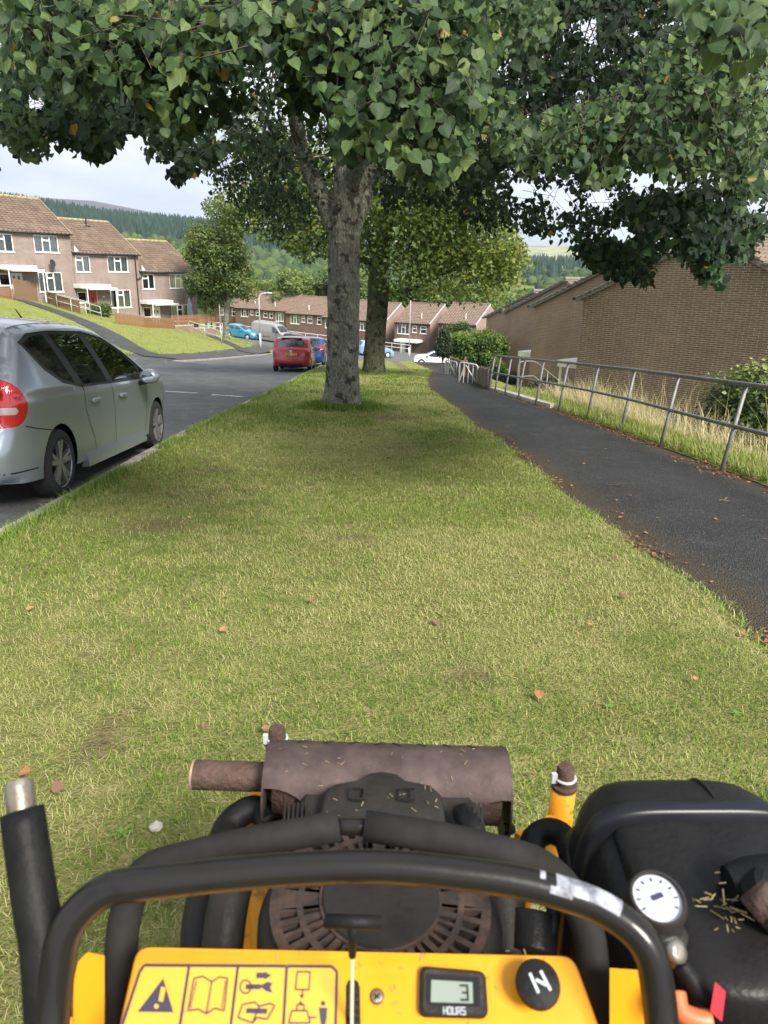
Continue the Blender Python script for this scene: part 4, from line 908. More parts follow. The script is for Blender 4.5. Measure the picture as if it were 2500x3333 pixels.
# each spray: a drooping twig with alternate leaves
def sprays(C_, rg, nl, length, axis_c, size):
    n = len(C_); out = C_ - axis_c; out[:, 2] *= .3; out /= np.linalg.norm(out, axis=1)[:, None] + 1e-9
    tw = out + rg.normal(0, .6, (n, 3)); tw[:, 2] -= .55; tw /= np.linalg.norm(tw, axis=1)[:, None]
    L_ = length * rg.uniform(.6, 1.35, n); k = nl; t = np.linspace(-.5, .5, k)[None, :, None]
    pos = C_[:, None] + tw[:, None] * L_[:, None, None] * t; pos[..., 2] -= (np.abs(t[..., 0]) + t[..., 0]) ** 2 * .10 * L_[:, None]
    pos = pos + rg.normal(0, .035, pos.shape)
    o2 = np.repeat(out[:, None], k, 1).reshape(-1, 3)
    return pos.reshape(-1, 3), o2, tw, L_
pos, out, tw, Ls = sprays(C_, rg, 12, .52, T0 + np.array([0, 0, 7.0]), .085)
sid = np.repeat(np.arange(len(C_)), 12)
u, v, d = proj(pos); keep = np.ones(len(pos), bool)
for (hx, hy, hr) in holes: keep &= ~((np.hypot((u - hx), (v - hy) * 1.1) < hr * rg.uniform(.5, 1.15, len(u))) & (d > 0))
keep &= np.linalg.norm(pos - CAMP, axis=1) > 1.2
keep &= ~(in_poly(u, v, [(920, 360), (1060, 330), (1230, 380), (1240, 640), (1180, 700), (1030, 700), (960, 560)]) & (d > 5) & (d < 13.7) & (rg.uniform(0, 1, len(u)) < .85))
ju, jv = rg.normal(0, 16, len(u)), rg.normal(0, 14, len(u)) + 6
for zi, z in enumerate(ZONES + [fill]):
    k = zid[sid] == zi; keep[k] &= in_poly((u + ju)[k], (v + jv)[k], z[0])
k = (zid[sid] == -1) & (d > 0) & (u > 0) & (u < 2500) & (v > 0) & (v < 3333); keep[k] &= in_poly(u[k], v[k] + 40, fill[0])
pos, out, sid = pos[keep], out[keep], sid[keep]; n = len(pos)
size = rg.uniform(.046, .080, n) * np.where(near[sid], .70, np.where(zid[sid] < 0, 1.4, .95)); fr = leaf_frames(n, rg, out)
ctint = rg.uniform(0, 1, len(C_)); tint = np.clip(.28 + .62 * (ctint[sid] - .5) + rg.normal(0, .12, n), 0, .9)
tint = np.where(near[sid], tint + .14, tint - .18); brown = rg.uniform(0, 1, n); tint = np.where(brown > .994, 1.0, np.clip(tint, 0, .95))  # near leaves tinted as if lit, deeper ones darkened as crown shade
dist = np.linalg.norm(pos - CAMP, axis=1); u, v, d = proj(pos)
vis = (d > 0) & (u > 20) & (u < 2480) & (v > 20) & (v < 900)
order = np.argsort(np.where(vis, dist / size * .085, 1e9)); sel = order[:300]; rest = np.ones(n, bool); rest[sel] = False
cr = link('crown', leaves_mesh('crown', pos[rest] - T0, size[rest], tuple(q[rest] for q in fr), tint[rest], M_LIME, jag=.2, rg=rg), lime); cr['kind'] = 'stuff'
leaf_mes = []
for k in range(8):
    one = np.zeros((1, 3)); leaf_mes.append(leaves_mesh('leaf', one, np.ones(1), (np.array([[1., 0, 0]]), np.array([[0, 1., 0]]), np.array([[0, 0, 1.]])), np.array([.35 + .07 * k]), M_LIME, jag=.2, rg=rg))
for i in sel:
    k = int(np.clip((tint[i] - .35) / .07, 0, 7)); o = link('leaf', leaf_mes[k], lime)
    mt = Matrix((( fr[0][i][0], fr[1][i][0], fr[2][i][0], 0), (fr[0][i][1], fr[1][i][1], fr[2][i][1], 0), (fr[0][i][2], fr[1][i][2], fr[2][i][2], 0), (0, 0, 0, 1)))
    o.matrix_local = Matrix.Translation(pos[i] - T0) @ mt @ Matrix.Scale(float(size[i]), 4)
# twigs through each spray, thin branches joining sprays to limbs
tv = []; tf = []
def quick_tube(a, b, ra, rb):
    d = b - a; d = d / (np.linalg.norm(d) + 1e-9); x = np.cross(d, (.3, .5, .8)); x /= np.linalg.norm(x) + 1e-9; y = np.cross(d, x); k = len(tv)
    for p, r in ((a, ra), (b, rb)):
        for j in range(3): th = 2.094 * j; tv.append(p + (x * math.cos(th) + y * math.sin(th)) * r)
    for j in range(3): q = (j + 1) % 3; tf.append((k + j, k + q, k + 3 + q, k + 3 + j))
twe = C_ + tw * Ls[:, None] * .5; twa = C_ - tw * Ls[:, None] * .55; okt = np.ones(len(C_), bool)
for q in (twe, twa):
    u_, v_, d_ = proj(q)
    for zi, z in enumerate(ZONES + [fill]):
        k = zid == zi; okt[k] &= in_poly(u_[k], v_[k] + 25, z[0])
    k = (zid == -1) & (d_ > 0) & (u_ > 0) & (u_ < 2500) & (v_ > 0); okt[k] &= in_poly(u_[k], v_[k] + 40, fill[0])
for i, c in enumerate(C_):
    if not okt[i] or (not near[i] and i % 3): continue
    a = c - tw[i] * Ls[i] * .55; quick_tube(a, c + tw[i] * Ls[i] * .5, .004, .0018)
    if i % 9 == 0 and not near[i]:
        j = int(np.argmin(np.linalg.norm(limb_pts - c, axis=1))); b = limb_pts[j]
        if np.linalg.norm(b - c) < 2.2:
            m_ = (a + b) / 2 + rg.normal(0, .12, 3); quick_tube(b, m_, .020, .011); quick_tube(m_, a, .011, .004)
tw_o = link('twigs', np_mesh('twigs', np.array(tv) - T0, np.array(tf), M_TWIG), lime); tw_o['kind'] = 'stuff'

# ------------------------------------------------------------------ generic tree crowns from leaf lumps
def lump_crown(name, lumps, nleaf, size, m, rg, droop=.4, tint_up=.35, shell=.45, keepfn=None, bright=None, LV=DIAM_V, LF=DIAM_F):
    lumps = np.array(lumps, float); vol = lumps[:, 3] ** 2; pick = rg.choice(len(lumps), nleaf, p=vol / vol.sum())
    d = rg.normal(0, 1, (nleaf, 3)); d /= np.linalg.norm(d, axis=1)[:, None]; r = lumps[pick, 3] * (shell + (1 - shell) * rg.uniform(0, 1, nleaf) ** .5) * (1 + .14 * rg.normal(0, 1, nleaf))
    pos = lumps[pick, :3] + d * r[:, None] * np.array([1, 1, .82])
    lt = rg.uniform(-.2, .2, len(lumps))
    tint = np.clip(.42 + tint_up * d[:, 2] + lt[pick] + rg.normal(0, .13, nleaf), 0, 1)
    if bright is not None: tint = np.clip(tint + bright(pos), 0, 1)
    if keepfn is not None: k = keepfn(pos); pos, d, tint = pos[k], d[k], tint[k]
    n = len(pos); fr = leaf_frames(n, rg, d, droop, .8); s = size * rg.uniform(.6, 1.35, n)
    return leaves_mesh(name, pos, s, fr, tint, m, LV, LF)
def lumps_in(c, rad, n, rg, lr=(.28, .45)):
    out = []
    for i in range(n):
        d = rg.normal(0, 1, 3); d /= np.linalg.norm(d); q = rg.uniform(.35, .85); out.append((*(np.array(c) + d * np.array(rad) * q), np.mean(rad) * rg.uniform(*lr)))
    return out
# second lime down the verge
rg = np.random.default_rng(21)
T1 = np.array([.50, 27.7, -2.45])
lime2 = thing('lime_tree', 'second lime tree, dark ivy-green trunk just behind the big lichen trunk', 'tree', tuple(T1))
tp = spline([(0, 0, -.1), (.0, 0, .5), (.02, 0, 1.6), (.10, 0, 3.0), (.14, 0, 4.5), (.1, 0, 7), (0, 0, 10)], 7)
trunk_mesh('trunk', tp, np.interp([p[2] for p in tp], [-.1, .5, 2, 3.5, 5, 7, 10], [.46, .41, .38, .40, .28, .17, .05]), lime2, M_BARK2, flare=.12, seed=3)
C2 = T1 + np.array([1.0, -.4, 6.6])
m2 = [[(640, 660), (700, 560), (850, 520), (1060, 440), (1060, 840), (1000, 850), (960, 830), (900, 790), (850, 790), (800, 740), (740, 800), (700, 740)],
      [(1060, 300), (1500, 420), (1650, 680), (1700, 790), (1725, 850), (1690, 880), (1700, 930), (1640, 950), (1650, 1000), (1600, 990), (1560, 960), (1500, 985), (1450, 960), (1400, 985), (1330, 940), (1290, 970), (1240, 965), (1180, 900), (1060, 840)],
      [(1000, 0), (1500, 0), (1500, 500), (1000, 500)]]
def keep2(pos):
    w = pos + T1; u, v, d = proj(w); jit = rg.normal(0, 12, len(u)); k = np.zeros(len(u), bool)
    for p in m2: k |= in_poly(u + jit, v + jit, p)
    inside = (u > 0) & (u < 2500) & (v > 0) & (v < 3333); return k | ~inside | (v < 520)
LR = None; lm = lumps_in((.9, -.3, 6.9), (6.6, 5.2, 3.6), 60, rg, (.24, .36)) + lumps_in((3.3, -1.4, 4.1), (3.6, 2.2, 1.7), 34, rg, (.30, .5)) + lumps_in((-3.6, -1.2, 5.0), (2.8, 2.2, 1.8), 22, rg, (.3, .5))
cr = link('crown', lump_crown('crown', lm, 52000, .12, M_LIME2, rg, .5, .3, .3, keep2, lambda q: .22 * sstep(.5, 3.0, q[:, 0]) * sstep(6.5, 4.5, q[:, 2]) + .08, LIME_V[[0, 2, 4, 6]], np.array([(0, 3, 2), (0, 2, 1)])), lime2); cr['kind'] = 'stuff'  # low right side of the crown tinted paler, as painted sunlight
for pts in ([(.1, 0, 3.2), (.6, -.3, 3.1), (1.6, -.8, 3.4), (3.2, -1.2, 4.2), (5.2, -1.6, 4.8)], [(.1, 0, 3.6), (-.6, -.3, 4.4), (-2, -.8, 5.2), (-4, -1.2, 5.8)], [(.1, 0, 4), (.8, .2, 5.6), (2, .3, 7.2), (3.5, .2, 8.4)], [(0, 0, 4.2), (-.6, 0, 6), (-1.8, .2, 8)], [(.1, 0, 3.9), (.4, -1.2, 5), (.6, -3, 6.2)]): limb(pts, .13, .02, lime2, M_BARK2)
# maple by the houses
T2 = np.array([-12.1, 65.8, -4.62])
maple = thing('maple_tree', 'round-crowned maple on the bank between the end house and lamp post', 'tree', tuple(T2))
tp = spline([(0, 0, -.2), (0, 0, .4), (.05, 0, 1.5), (.25, 0, 3.0), (.35, 0, 4.5), (.3, 0, 8)], 6)
trunk_mesh('trunk', tp, np.interp([p[2] for p in tp], [-.2, .4, 2, 3.2, 5, 8], [.34, .25, .22, .23, .16, .05]), maple, M_BARK, n=16, flare=.1, seed=5)
rg = np.random.default_rng(5)
lm = lumps_in((-.3, 0, 7.6), (3.3, 3.2, 3.1), 44, rg, (.24, .36)) + lumps_in((-.9, -.4, 4.6), (3.1, 2.6, 1.3), 22, rg, (.3, .45)) + lumps_in((1.9, 0, 5.2), (1.8, 2.2, 1.6), 10, rg, (.4, .55)) + [(0, 0, 10.6, 1.2), (-.6, 0, 11, .9), (1, 0, 10, 1.2)]
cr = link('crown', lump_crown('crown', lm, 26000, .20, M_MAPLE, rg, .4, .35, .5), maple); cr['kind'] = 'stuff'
for a_ in range(5):
    q = R(a_ * 72); limb([(.25, 0, 3.0), (.25 + math.cos(q) * .7, math.sin(q) * .7, 4.2), (math.cos(q) * 2, math.sin(q) * 2, 6), (math.cos(q) * 2.8, math.sin(q) * 2.8, 7.8)], .09, .02, maple)
# ------------------------------------------------------------------ the wood behind the far terrace
rg = np.random.default_rng(33)
wood_me = []
for k in range(5):
    H_ = 13 + 1.2 * k; lm = lumps_in((0, 0, H_ * .58), (4.6 + .3 * k, 4.6, H_ * .36), 30, rg, (.20, .36)); tme = None
    wood_me.append((lump_crown('crown', lm, 6500, .46, M_WOOD, rg, .3, .4, .5), H_))
def wood_tree(x, y, z, s, k, lab, grp):
    t = thing('woodland_tree', lab, 'tree', (x, y, z), rg.uniform(0, 6.28), grp); t.scale = (s, s, s * rg.uniform(.9, 1.1)); me, H_ = wood_me[k]
    c = link('crown', me, t); c['kind'] = 'stuff'
    key = 'wt%d' % k
    if key not in TILE_ME: TILE_ME[key] = mesh('trunk', *tube([(0, 0, -1), (.1, 0, H_ * .3), (0, 0, H_ * .75)], [.3, .22, .06], 7), M_BARK2, True)
    link('trunk', TILE_ME[key], t)
rows = []
for k in range(15): rows.append((-34 + k * 5.4 + rg.uniform(-1.5, 1.5), 124 + rg.uniform(-5, 5) - k * .5))
for k in range(14): rows.append((-44 + k * 7 + rg.uniform(-2, 2), 146 + rg.uniform(-6, 6)))
for k in range(12): rows.append((-55 + k * 10 + rg.uniform(-3, 3), 175 + rg.uniform(-8, 8)))
for (x, y) in rows: wood_tree(x, y, float(terr(x, y)) - .5, rg.uniform(.78, 1.02), int(rg.integers(0, 5)), 'pale green leafy tree in the wood behind the far terrace', 'trees of the wood behind the far terrace')
for k in range(9): x = 30 + k * 6.2 + rg.uniform(-1, 1); y = 92 + rg.uniform(-8, 10); wood_tree(x, y, -9.5, rg.uniform(.62, .85), int(rg.integers(0, 5)), 'light green tree rising above the gable-end roofs', 'trees behind the gable-end houses')
# hillside forest: conifers above, broadleaf below, too far to count
def hill_forest():
    n = 15000; a = rg.uniform(-.75, .75, n); r = np.sqrt(rg.uniform(260 ** 2, 1780 ** 2, n)); X = np.sin(a) * r; Y = np.cos(a) * r; Z = hill_z(X, Y)
    rel = r / 1750 + .10 * (vnoise(X / 130, Y / 130, 41) - .5) + .12 * a
    con = rel > .52 + .14 * (vnoise(X / 90, Y / 90, 43) - .5); field = (a > .19) & (vnoise(X / 70, Y / 70, 47) < .55); ok = ~field
    return X[ok], Y[ok], Z[ok], con[ok]
X, Y, Z, con = hill_forest()
# conifer: jagged two-tier cone
cv = []; cf = []
for tier, (z0, z1, rr0) in enumerate(((.12, .75, .26), (.42, 1.0, .17))):
    k = len(cv); 
    for j in range(6): th = j * math.pi / 3; cv.append((rr0 * math.cos(th) * (1 + .2 * (j % 2)), rr0 * math.sin(th) * (1 + .2 * (j % 2)), z0 - .04 * (j % 2)))
    cv.append((0, 0, z1)); 
    for j in range(6): cf.append((k + j, k + (j + 1) % 6, k + 6))
cv = np.array(cv); cf = np.array(cf)
def scatter(name, X, Y, Z, V, Fc, hgt, wid, m, rg, smooth=False):
    n = len(X); th = rg.uniform(0, 6.28, n); c, s = np.cos(th), np.sin(th); h_ = hgt * rg.uniform(.7, 1.25, n); w = wid * rg.uniform(.75, 1.3, n)
    vx = (V[None, :, 0] * c[:, None] - V[None, :, 1] * s[:, None]) * w[:, None] + X[:, None]; vy = (V[None, :, 0] * s[:, None] + V[None, :, 1] * c[:, None]) * w[:, None] + Y[:, None]; vz = V[None, :, 2] * h_[:, None] + Z[:, None]
    VV = np.stack([vx, vy, vz], -1).reshape(-1, 3); FF = (Fc[None] + (np.arange(n) * len(V))[:, None, None]).reshape(-1, Fc.shape[1])
    o = link(name, np_mesh(name, VV, FF, m, smooth=smooth, col=np.repeat(rg.uniform(0, 1, n), len(V)))); setp(o, kind='stuff'); return o
k = con; o = scatter('conifer_forest', X[k], Y[k], Z[k] - 1, cv, cf, 17, 15, M_CONIF, rg); setp(o, 'dark conifer plantation covering the upper hillside', 'forest')
bv = []; bf = []   # lumpy broadleaf crown
rings = [(0, .28), (.30, .46), (.62, .42), (.88, .22)]
for zi, (z0, r0) in enumerate(rings):
    for j in range(7): th = j * 2 * math.pi / 7 + zi * .4; q = r0 * rg.uniform(.78, 1.2); bv.append((q * math.cos(th), q * math.sin(th), z0 + rg.uniform(-.06, .06)))
bv.append((0, 0, 1.0))
for zi in range(3):
    for j in range(7): q = (j + 1) % 7; bf += [(zi * 7 + j, zi * 7 + q, zi * 7 + 7 + q), (zi * 7 + j, zi * 7 + 7 + q, zi * 7 + 7 + j)]
for j in range(7): bf.append((21 + j, 21 + (j + 1) % 7, 28))
k = ~con; o = scatter('broadleaf_forest', X[k], Y[k], Z[k] - 1, np.array(bv), np.array(bf), 11, 14, M_HWOOD, rg); setp(o, 'green broadleaf woodland covering the lower hillside', 'forest')

# ------------------------------------------------------------------ shrubs
def shrub(name, label, cat, lumps, n, size, m, base, group=None, stem=True, **kw):
    t = thing(name, label, cat, tuple(base), group=group); c = link('foliage', lump_crown('foliage', lumps, n, size, m, rg, **kw), t); c['kind'] = 'stuff'
    if stem:
        for k in range(4): a = rg.uniform(0, 6.28); MB().add(tube([(0, 0, -.2), (math.cos(a) * .1, math.sin(a) * .1, .3), (math.cos(a) * .35, math.sin(a) * .35, .9)], [.035, .03, .012], 6)).build('stem', M_TWIG, t)
    return t
b = P(2475, 1400, 12.6); bx, by = b[0], b[1]; bz = float(terr(bx, by)) + .45
lm = [(0, 0, 1.45, .95), (-.35, -.2, 1.1, .7), (.4, -.2, 1.15, .75), (0, .3, 1.3, .8), (-.2, -.3, 1.75, .6), (.3, 0, 1.8, .6), (.9, .1, 1.4, .8), (.7, -.4, 1.0, .6), (-.45, 0, .75, .55)]
shrub('round_bush', 'round clipped bush with small pale flower buds against the brick gable', 'bush', [(x * 1.05, y * 1.05, z * 1.1, r * 1.0) for x, y, z, r in lm], 26000, .075, M_PRIVET, (bx, by, bz), shell=.7, tint_up=.5)
def at_base(u, v, d): q = P(u, v, d); return q[0], q[1], float(terr(q[0], q[1]))
b = at_base(1525, 1160, 44)
shrub('garden_shrub', 'bright green leafy shrub behind the loop railings', 'shrub', lumps_in((0, 0, 2.2), (2.1, 1.6, 1.35), 30, rg, (.3, .45)), 14000, .13, M_SHRUB, b, tint_up=.4)
b = at_base(1590, 1150, 45)
shrub('garden_shrub', 'olive green upright shrub at the lowest gable wall', 'shrub', lumps_in((0, 0, 2.6), (1.2, 1.2, 1.6), 16, rg, (.3, .45)), 7000, .14, M_SHRUB, b, tint_up=.3)
b = at_base(1480, 1150, 47)
shrub('garden_shrub', 'darker feathery shrub behind the bright leafy shrub', 'shrub', lumps_in((0, 0, 2.6), (1.3, 1.2, 1.2), 16, rg, (.3, .45)), 7000, .12, M_PRIVET, b, tint_up=.3)
b = at_base(1440, 1200, 40)
shrub('clipped_conifer', 'small dark clipped conifer at the end of board fence', 'shrub', [(0, 0, .5 + .24 * k, .45 - .05 * k) for k in range(5)], 6000, .08, M_DARKSH, (b[0], b[1], b[2] + .35), shell=.75)
for (u, v, d, lab, sc) in ((1790, 1265, 30, 'dark shrub in the sunken front garden of the second gable house', 1.0), (1850, 1300, 24.5, 'dark shrub under the porch of the nearest gable house', .75), (1640, 1200, 41, 'dark shrub below the third porch canopy', .9)):
    b = at_base(u, v, d); shrub('dark_shrub', lab, 'shrub', [(x * sc, y * sc, z * sc, r * sc) for x, y, z, r in lumps_in((0, 0, 1.0), (1.5, 1.0, .8), 14, rg, (.35, .5))], 6000, .10, M_DARKSH, b)
b = at_base(1690, 1190, 36)
shrub('garden_shrub', 'yellow-green spiky shrub against the third gable wall', 'shrub', lumps_in((0, 0, 1.6), (.5, .5, 1.0), 8, rg, (.4, .6)), 2500, .10, M_SHRUB, at_base(1628, 1150, 44), tint_up=.6)
hb = P(322, 1040, 56); lb = (hb[0], hb[1], float(lpave_z(hb[0], hb[1])))
shrub('hedge', 'small clipped green hedge below the red door', 'hedge', [(x, y, z, .40) for x in (-.5, 0, .5) for y in (0, .4) for z in (.25, .6)], 5000, .10, M_SHRUB, lb, shell=.7)
# ================================================================== CARS
def paint(name, col, metal=.0, rough=.32, coat=.8):
    a = NT(name); a.base(col, rough, .5); a.b.inputs['Metallic'].default_value = metal; a.b.inputs['Coat Weight'].default_value = coat; a.b.inputs['Coat Roughness'].default_value = .04
    return a.m
M_SILVER = paint('silver_paint', (.30, .34, .385), .55, .28); M_REDP = paint('red_paint', (.36, .012, .03), .2, .3); M_BLUEP = paint('deep_blue_paint', (.03, .08, .30), .3, .3)
M_LBLUE = paint('light_blue_paint', (.28, .42, .62), .4, .3); M_TURQ = paint('turquoise_paint', (.05, .30, .48), .3, .3); M_GREYP = paint('grey_van_paint', (.33, .33, .32), .5, .4); M_WHITEP = paint('white_paint', (.75, .76, .77), 0, .35); M_BLACKP = paint('black_paint', (.012, .012, .014), 0, .2)
M_TYRE = mat('tyre_rubber', (.022, .021, .021), .85, var=.25, vscale=30, bump=.3, bscale=90); M_RIM = mat('alloy_rim', (.34, .33, .34), .38, metal=.7, var=.25, vscale=12); M_HUB = mat('wheel_cover', (.55, .56, .58), .4, metal=.3)
M_TRIM = mat('black_trim', (.014, .014, .015), .45); M_UNDER = mat('underbody', (.010, .010, .010), .9); M_SEAM = mat('panel_gap', (.012, .012, .013), .8); M_SEAT = mat('seat_cloth', (.05, .05, .055), .95); M_PLASTW = mat('bare_plastic', (.09, .09, .095), .6)
def lens(name, col, em=0):
    a = NT(name); a.base(col, .12, .6); a.b.inputs['Coat Weight'].default_value = 1.0
    n = a.node('ShaderNodeTexWave'); n.inputs['Scale'].default_value = 30; a.l(a.tc.outputs['Object'], n.inputs['Vector']); a.bump(n.outputs['Fac'], .35, .004); return a.m
M_RLENS = lens('red_lens', (.45, .008, .012)); M_CLENS = lens('clear_lens', (.42, .38, .38)); M_OLENS = lens('amber_lens', (.6, .2, .02))
M_PLATEY = mat('yellow_plate', (.75, .50, .03), .5); M_PLATEW = mat('white_plate', (.75, .75, .72), .5); M_INK = mat('black_ink', (.012, .012, .012), .6)
cg = bpy.data.materials.new('car_glass'); cg.use_nodes = True; t_ = cg.node_tree; t_.nodes.clear()
o_ = t_.nodes.new('ShaderNodeOutputMaterial'); mx = t_.nodes.new('ShaderNodeMixShader'); tr = t_.nodes.new('ShaderNodeBsdfTransparent'); gl = t_.nodes.new('ShaderNodeBsdfGlossy'); fr_ = t_.nodes.new('ShaderNodeFresnel')
fr_.inputs[0].default_value = 2.1; gl.inputs['Roughness'].default_value = .015; tr.inputs[0].default_value = (.74, .78, .77, 1); gl.inputs[0].default_value = (.95, .97, 1, 1)
t_.links.new(fr_.outputs[0], mx.inputs[0]); t_.links.new(tr.outputs[0], mx.inputs[1]); t_.links.new(gl.outputs[0], mx.inputs[2]); t_.links.new(mx.outputs[0], o_.inputs[0]); M_CGLASS = cg

def resample(p, step):
    out = []
    for i in range(len(p) - 1):
        a, b = np.array(p[i], float), np.array(p[i + 1], float); n = max(1, int(np.linalg.norm(b - a) / step))
        for k in range(n): out.append(a + (b - a) * k / n)
    out.append(np.array(p[-1], float)); return out
def smooth2(p, k=4): return [q[:2] for q in spline([(a, b, 0) for a, b in p], k)]

class Car:
    def __init__(s, name, label, top, W, yr, yf, wr, sill, belt, tumble, body, loc, rz, scale=(1, 1, 1), step=.07, group=None, plan=(.14, .12), cat='car', edge=.075, tilt=0.0, roll=0.0):
        s.t = thing(name, label, cat, loc, rz, group); s.t.rotation_euler = (tilt, roll, rz); s.t.scale = scale
        s.W, s.yr, s.yf, s.wr, s.body, s.step = W, yr, yf, wr, body, step
        s.top = [np.array(q) for q in smooth2(top, 4)]; s.y0 = min(q[0] for q in s.top); s.y1 = max(q[0] for q in s.top); s.H = max(q[1] for q in s.top)
        s.belt, s.tum, s.plan, s.edge, s.sill = belt, tumble, plan, edge, sill
        ra = wr * 1.16; bot = []   # bottom from front to rear with arches
        fb, rb = s.top[-1], s.top[0]; bot.append(fb)
        for yc in (yf, yr):
            h = sill - wr; dx = math.sqrt(max(ra * ra - h * h, 1e-4)); a0 = math.atan2(h, dx); bot.append((yc + dx, sill))
            for k in range(1, 14): a = a0 + (math.pi - 2 * a0) * k / 14; bot.append((yc + ra * math.cos(a), wr + ra * math.sin(a)))
            bot.append((yc - dx, sill))
        bot.append(rb); s.bot = bot
        s.outline = resample([tuple(q) for q in s.top], step) [:-1] + resample(bot, step)[:-1]
        s.topline = resample([tuple(q) for q in s.top], step)
        s.tarr = np.array(s.topline); s.tden = np.array(resample([tuple(q) for q in s.top], .006))
    def width(s, y, z):
        t = (y - s.y0) / (s.y1 - s.y0); L_ = s.y1 - s.y0
        w = s.W
        w -= s.plan[0] * max(0, 1 - (y - s.y0) / .55) ** 2.2 + s.plan[1] * max(0, 1 - (s.y1 - y) / .95) ** 2.0
        if z > s.belt: w -= s.tum * ((z - s.belt) / (s.H - s.belt)) ** 1.15
        else:
            w -= .035 * max(0, 1 - (z - .2) / .35) ** 2 + .012 * abs(math.sin((z - .2) * 5))
        w += .012 * math.exp(-((z - s.belt + .06) / .05) ** 2)
        d = np.min(np.hypot(s.tden[:, 0] - y, s.tden[:, 1] - z)); e = s.edge; d = 0 if d < .004 else d
        if d < e: q = 1 - d / e; w -= e * (1 - math.sqrt(max(0, 1 - q * q)))
        return w
    def regions(s, regs):
        """regs: list of (name, polygon, material); triangulate the side once and hand faces to regions"""
        pts = [tuple(q) for q in s.outline]; no = len(pts); edges = [(i, (i + 1) % no) for i in range(no)]
        for _, poly, _m in regs:
            p = resample(list(poly) + [poly[0]], s.step)[:-1]; k = len(pts); pts += [tuple(q) for q in p]; edges += [(k + i, k + (i + 1) % len(p)) for i in range(len(p))]
        arr = np.array(s.outline); gy = np.arange(s.y0, s.y1, s.step); gz = np.arange(.15, s.H, s.step); Yg, Zg = np.meshgrid(gy, gz); gyz = np.stack([Yg.ravel(), Zg.ravel()], 1)
        ins = in_poly(gyz[:, 0], gyz[:, 1], s.outline); gyz = gyz[ins]
        ex = np.array(pts); d = np.min(np.hypot(gyz[:, None, 0] - ex[None, :, 0], gyz[:, None, 1] - ex[None, :, 1]), 1); gyz = gyz[d > s.step * .4]
        T = s.tarr; tg_ = np.gradient(T, axis=0); tg_ /= np.linalg.norm(tg_, axis=1)[:, None] + 1e-9; nin = np.stack([tg_[:, 1], -tg_[:, 0]], 1)
        for e_ in (.008, .025, .05, .08):
            q = T + nin * e_ * (s.edge / .08); k = in_poly(q[:, 0], q[:, 1], s.outline); q = q[k]; dd = np.array([np.min(np.hypot(T[:, 0] - a, T[:, 1] - b)) for a, b in q]); q = q[dd > e_ * (s.edge / .08) * .9]
            if len(gyz): d = np.min(np.hypot(gyz[:, None, 0] - q[None, :, 0], gyz[:, None, 1] - q[None, :, 1]), 1); gyz = gyz[d > s.step * .35]
            d2 = np.min(np.hypot(q[:, None, 0] - ex[None, no:, 0], q[:, None, 1] - ex[None, no:, 1]), 1) if len(ex) > no else np.ones(len(q)); pts += [tuple(a) for a in q[d2 > .006]]
        pts += [tuple(q) for q in gyz]
        r = delaunay_2d_cdt([Vector(q) for q in pts], edges, [], 0, 1e-4); V2 = r[0]; Fs = [f for f in r[2] if len(f) == 3]
        cen = np.array([[(V2[a][0] + V2[b][0] + V2[c][0]) / 3, (V2[a][1] + V2[b][1] + V2[c][1]) / 3] for a, b, c in Fs]); inside = in_poly(cen[:, 0], cen[:, 1], s.outline)
        own = np.full(len(Fs), -1)
        for i, (_, poly, _m) in enumerate(regs): own[in_poly(cen[:, 0], cen[:, 1], poly)] = i
        s.w3 = [s.width(p[0], p[1]) for p in V2]; out = {}
        for side in (1, -1):
            for i in [-1] + list(range(len(regs))):
                sel = [f for f, o, n in zip(Fs, own, inside) if n and o == i]
                if not sel: continue
                idx = {}; v = []; ff = []
                for f in sel:
                    q = []
                    for a in f:
                        if a not in idx: idx[a] = len(v); v.append((side * (s.w3[a] - (.010 if i >= 0 and regs[i][0] in ('window', 'trim') else 0)), V2[a][0], V2[a][1]))
                        q.append(idx[a])
                    area = (V2[f[1]][0] - V2[f[0]][0]) * (V2[f[2]][1] - V2[f[0]][1]) - (V2[f[2]][0] - V2[f[0]][0]) * (V2[f[1]][1] - V2[f[0]][1])
                    if (area < 0) == (side > 0): q = q[::-1]
                    ff.append(tuple(q))
                nm, m = ('side_panel', s.body) if i < 0 else (regs[i][0], regs[i][2])
                nl = []
                for (x_, y_, z_) in v:
                    h_ = .012; wy = (s.width(y_ + h_, z_) - s.width(y_ - h_, z_)) / (2 * h_); wz = (s.width(y_, z_ + h_) - s.width(y_, z_ - h_)) / (2 * h_); wy = max(-3, min(3, wy)); wz = max(-3, min(3, wz)); q_ = Vector((side, -wy, -wz)).normalized(); nl.append(tuple(q_))
                mb = MB(); mb.add((v, ff)); out[(side, i)] = mb.build(nm, m, s.t, smooth=True, normals=nl)
        return out
    def ribbon(s, glass, lights=(), n=16, bulge=(.10, .06, .10), plates=()):
        """skin over the top of the outline; glass: list of (name, i0 share by (y,z) start, end, half-width share)"""
        T = s.topline; m = len(T); V = []; G_ = []
        for i, (y, z) in enumerate(T):
            w = s.width(y, z); t = np.array(T[min(i + 1, m - 1)]) - np.array(T[max(i - 1, 0)]); t /= np.linalg.norm(t); nrm = np.array([-t[1], t[0]])
            vert = abs(t[1]); bl = bulge[1] * (1 - vert) + (bulge[0] if y < (s.y0 + s.y1) / 2 else bulge[2]) * vert
            for k in range(n + 1):
                a = -1 + 2 * k / n; a = math.copysign(abs(a) ** .8, a); q = 1 - a * a; V.append((a * w, y + nrm[0] * bl * q, z + nrm[1] * bl * q)); 
        groups = {}
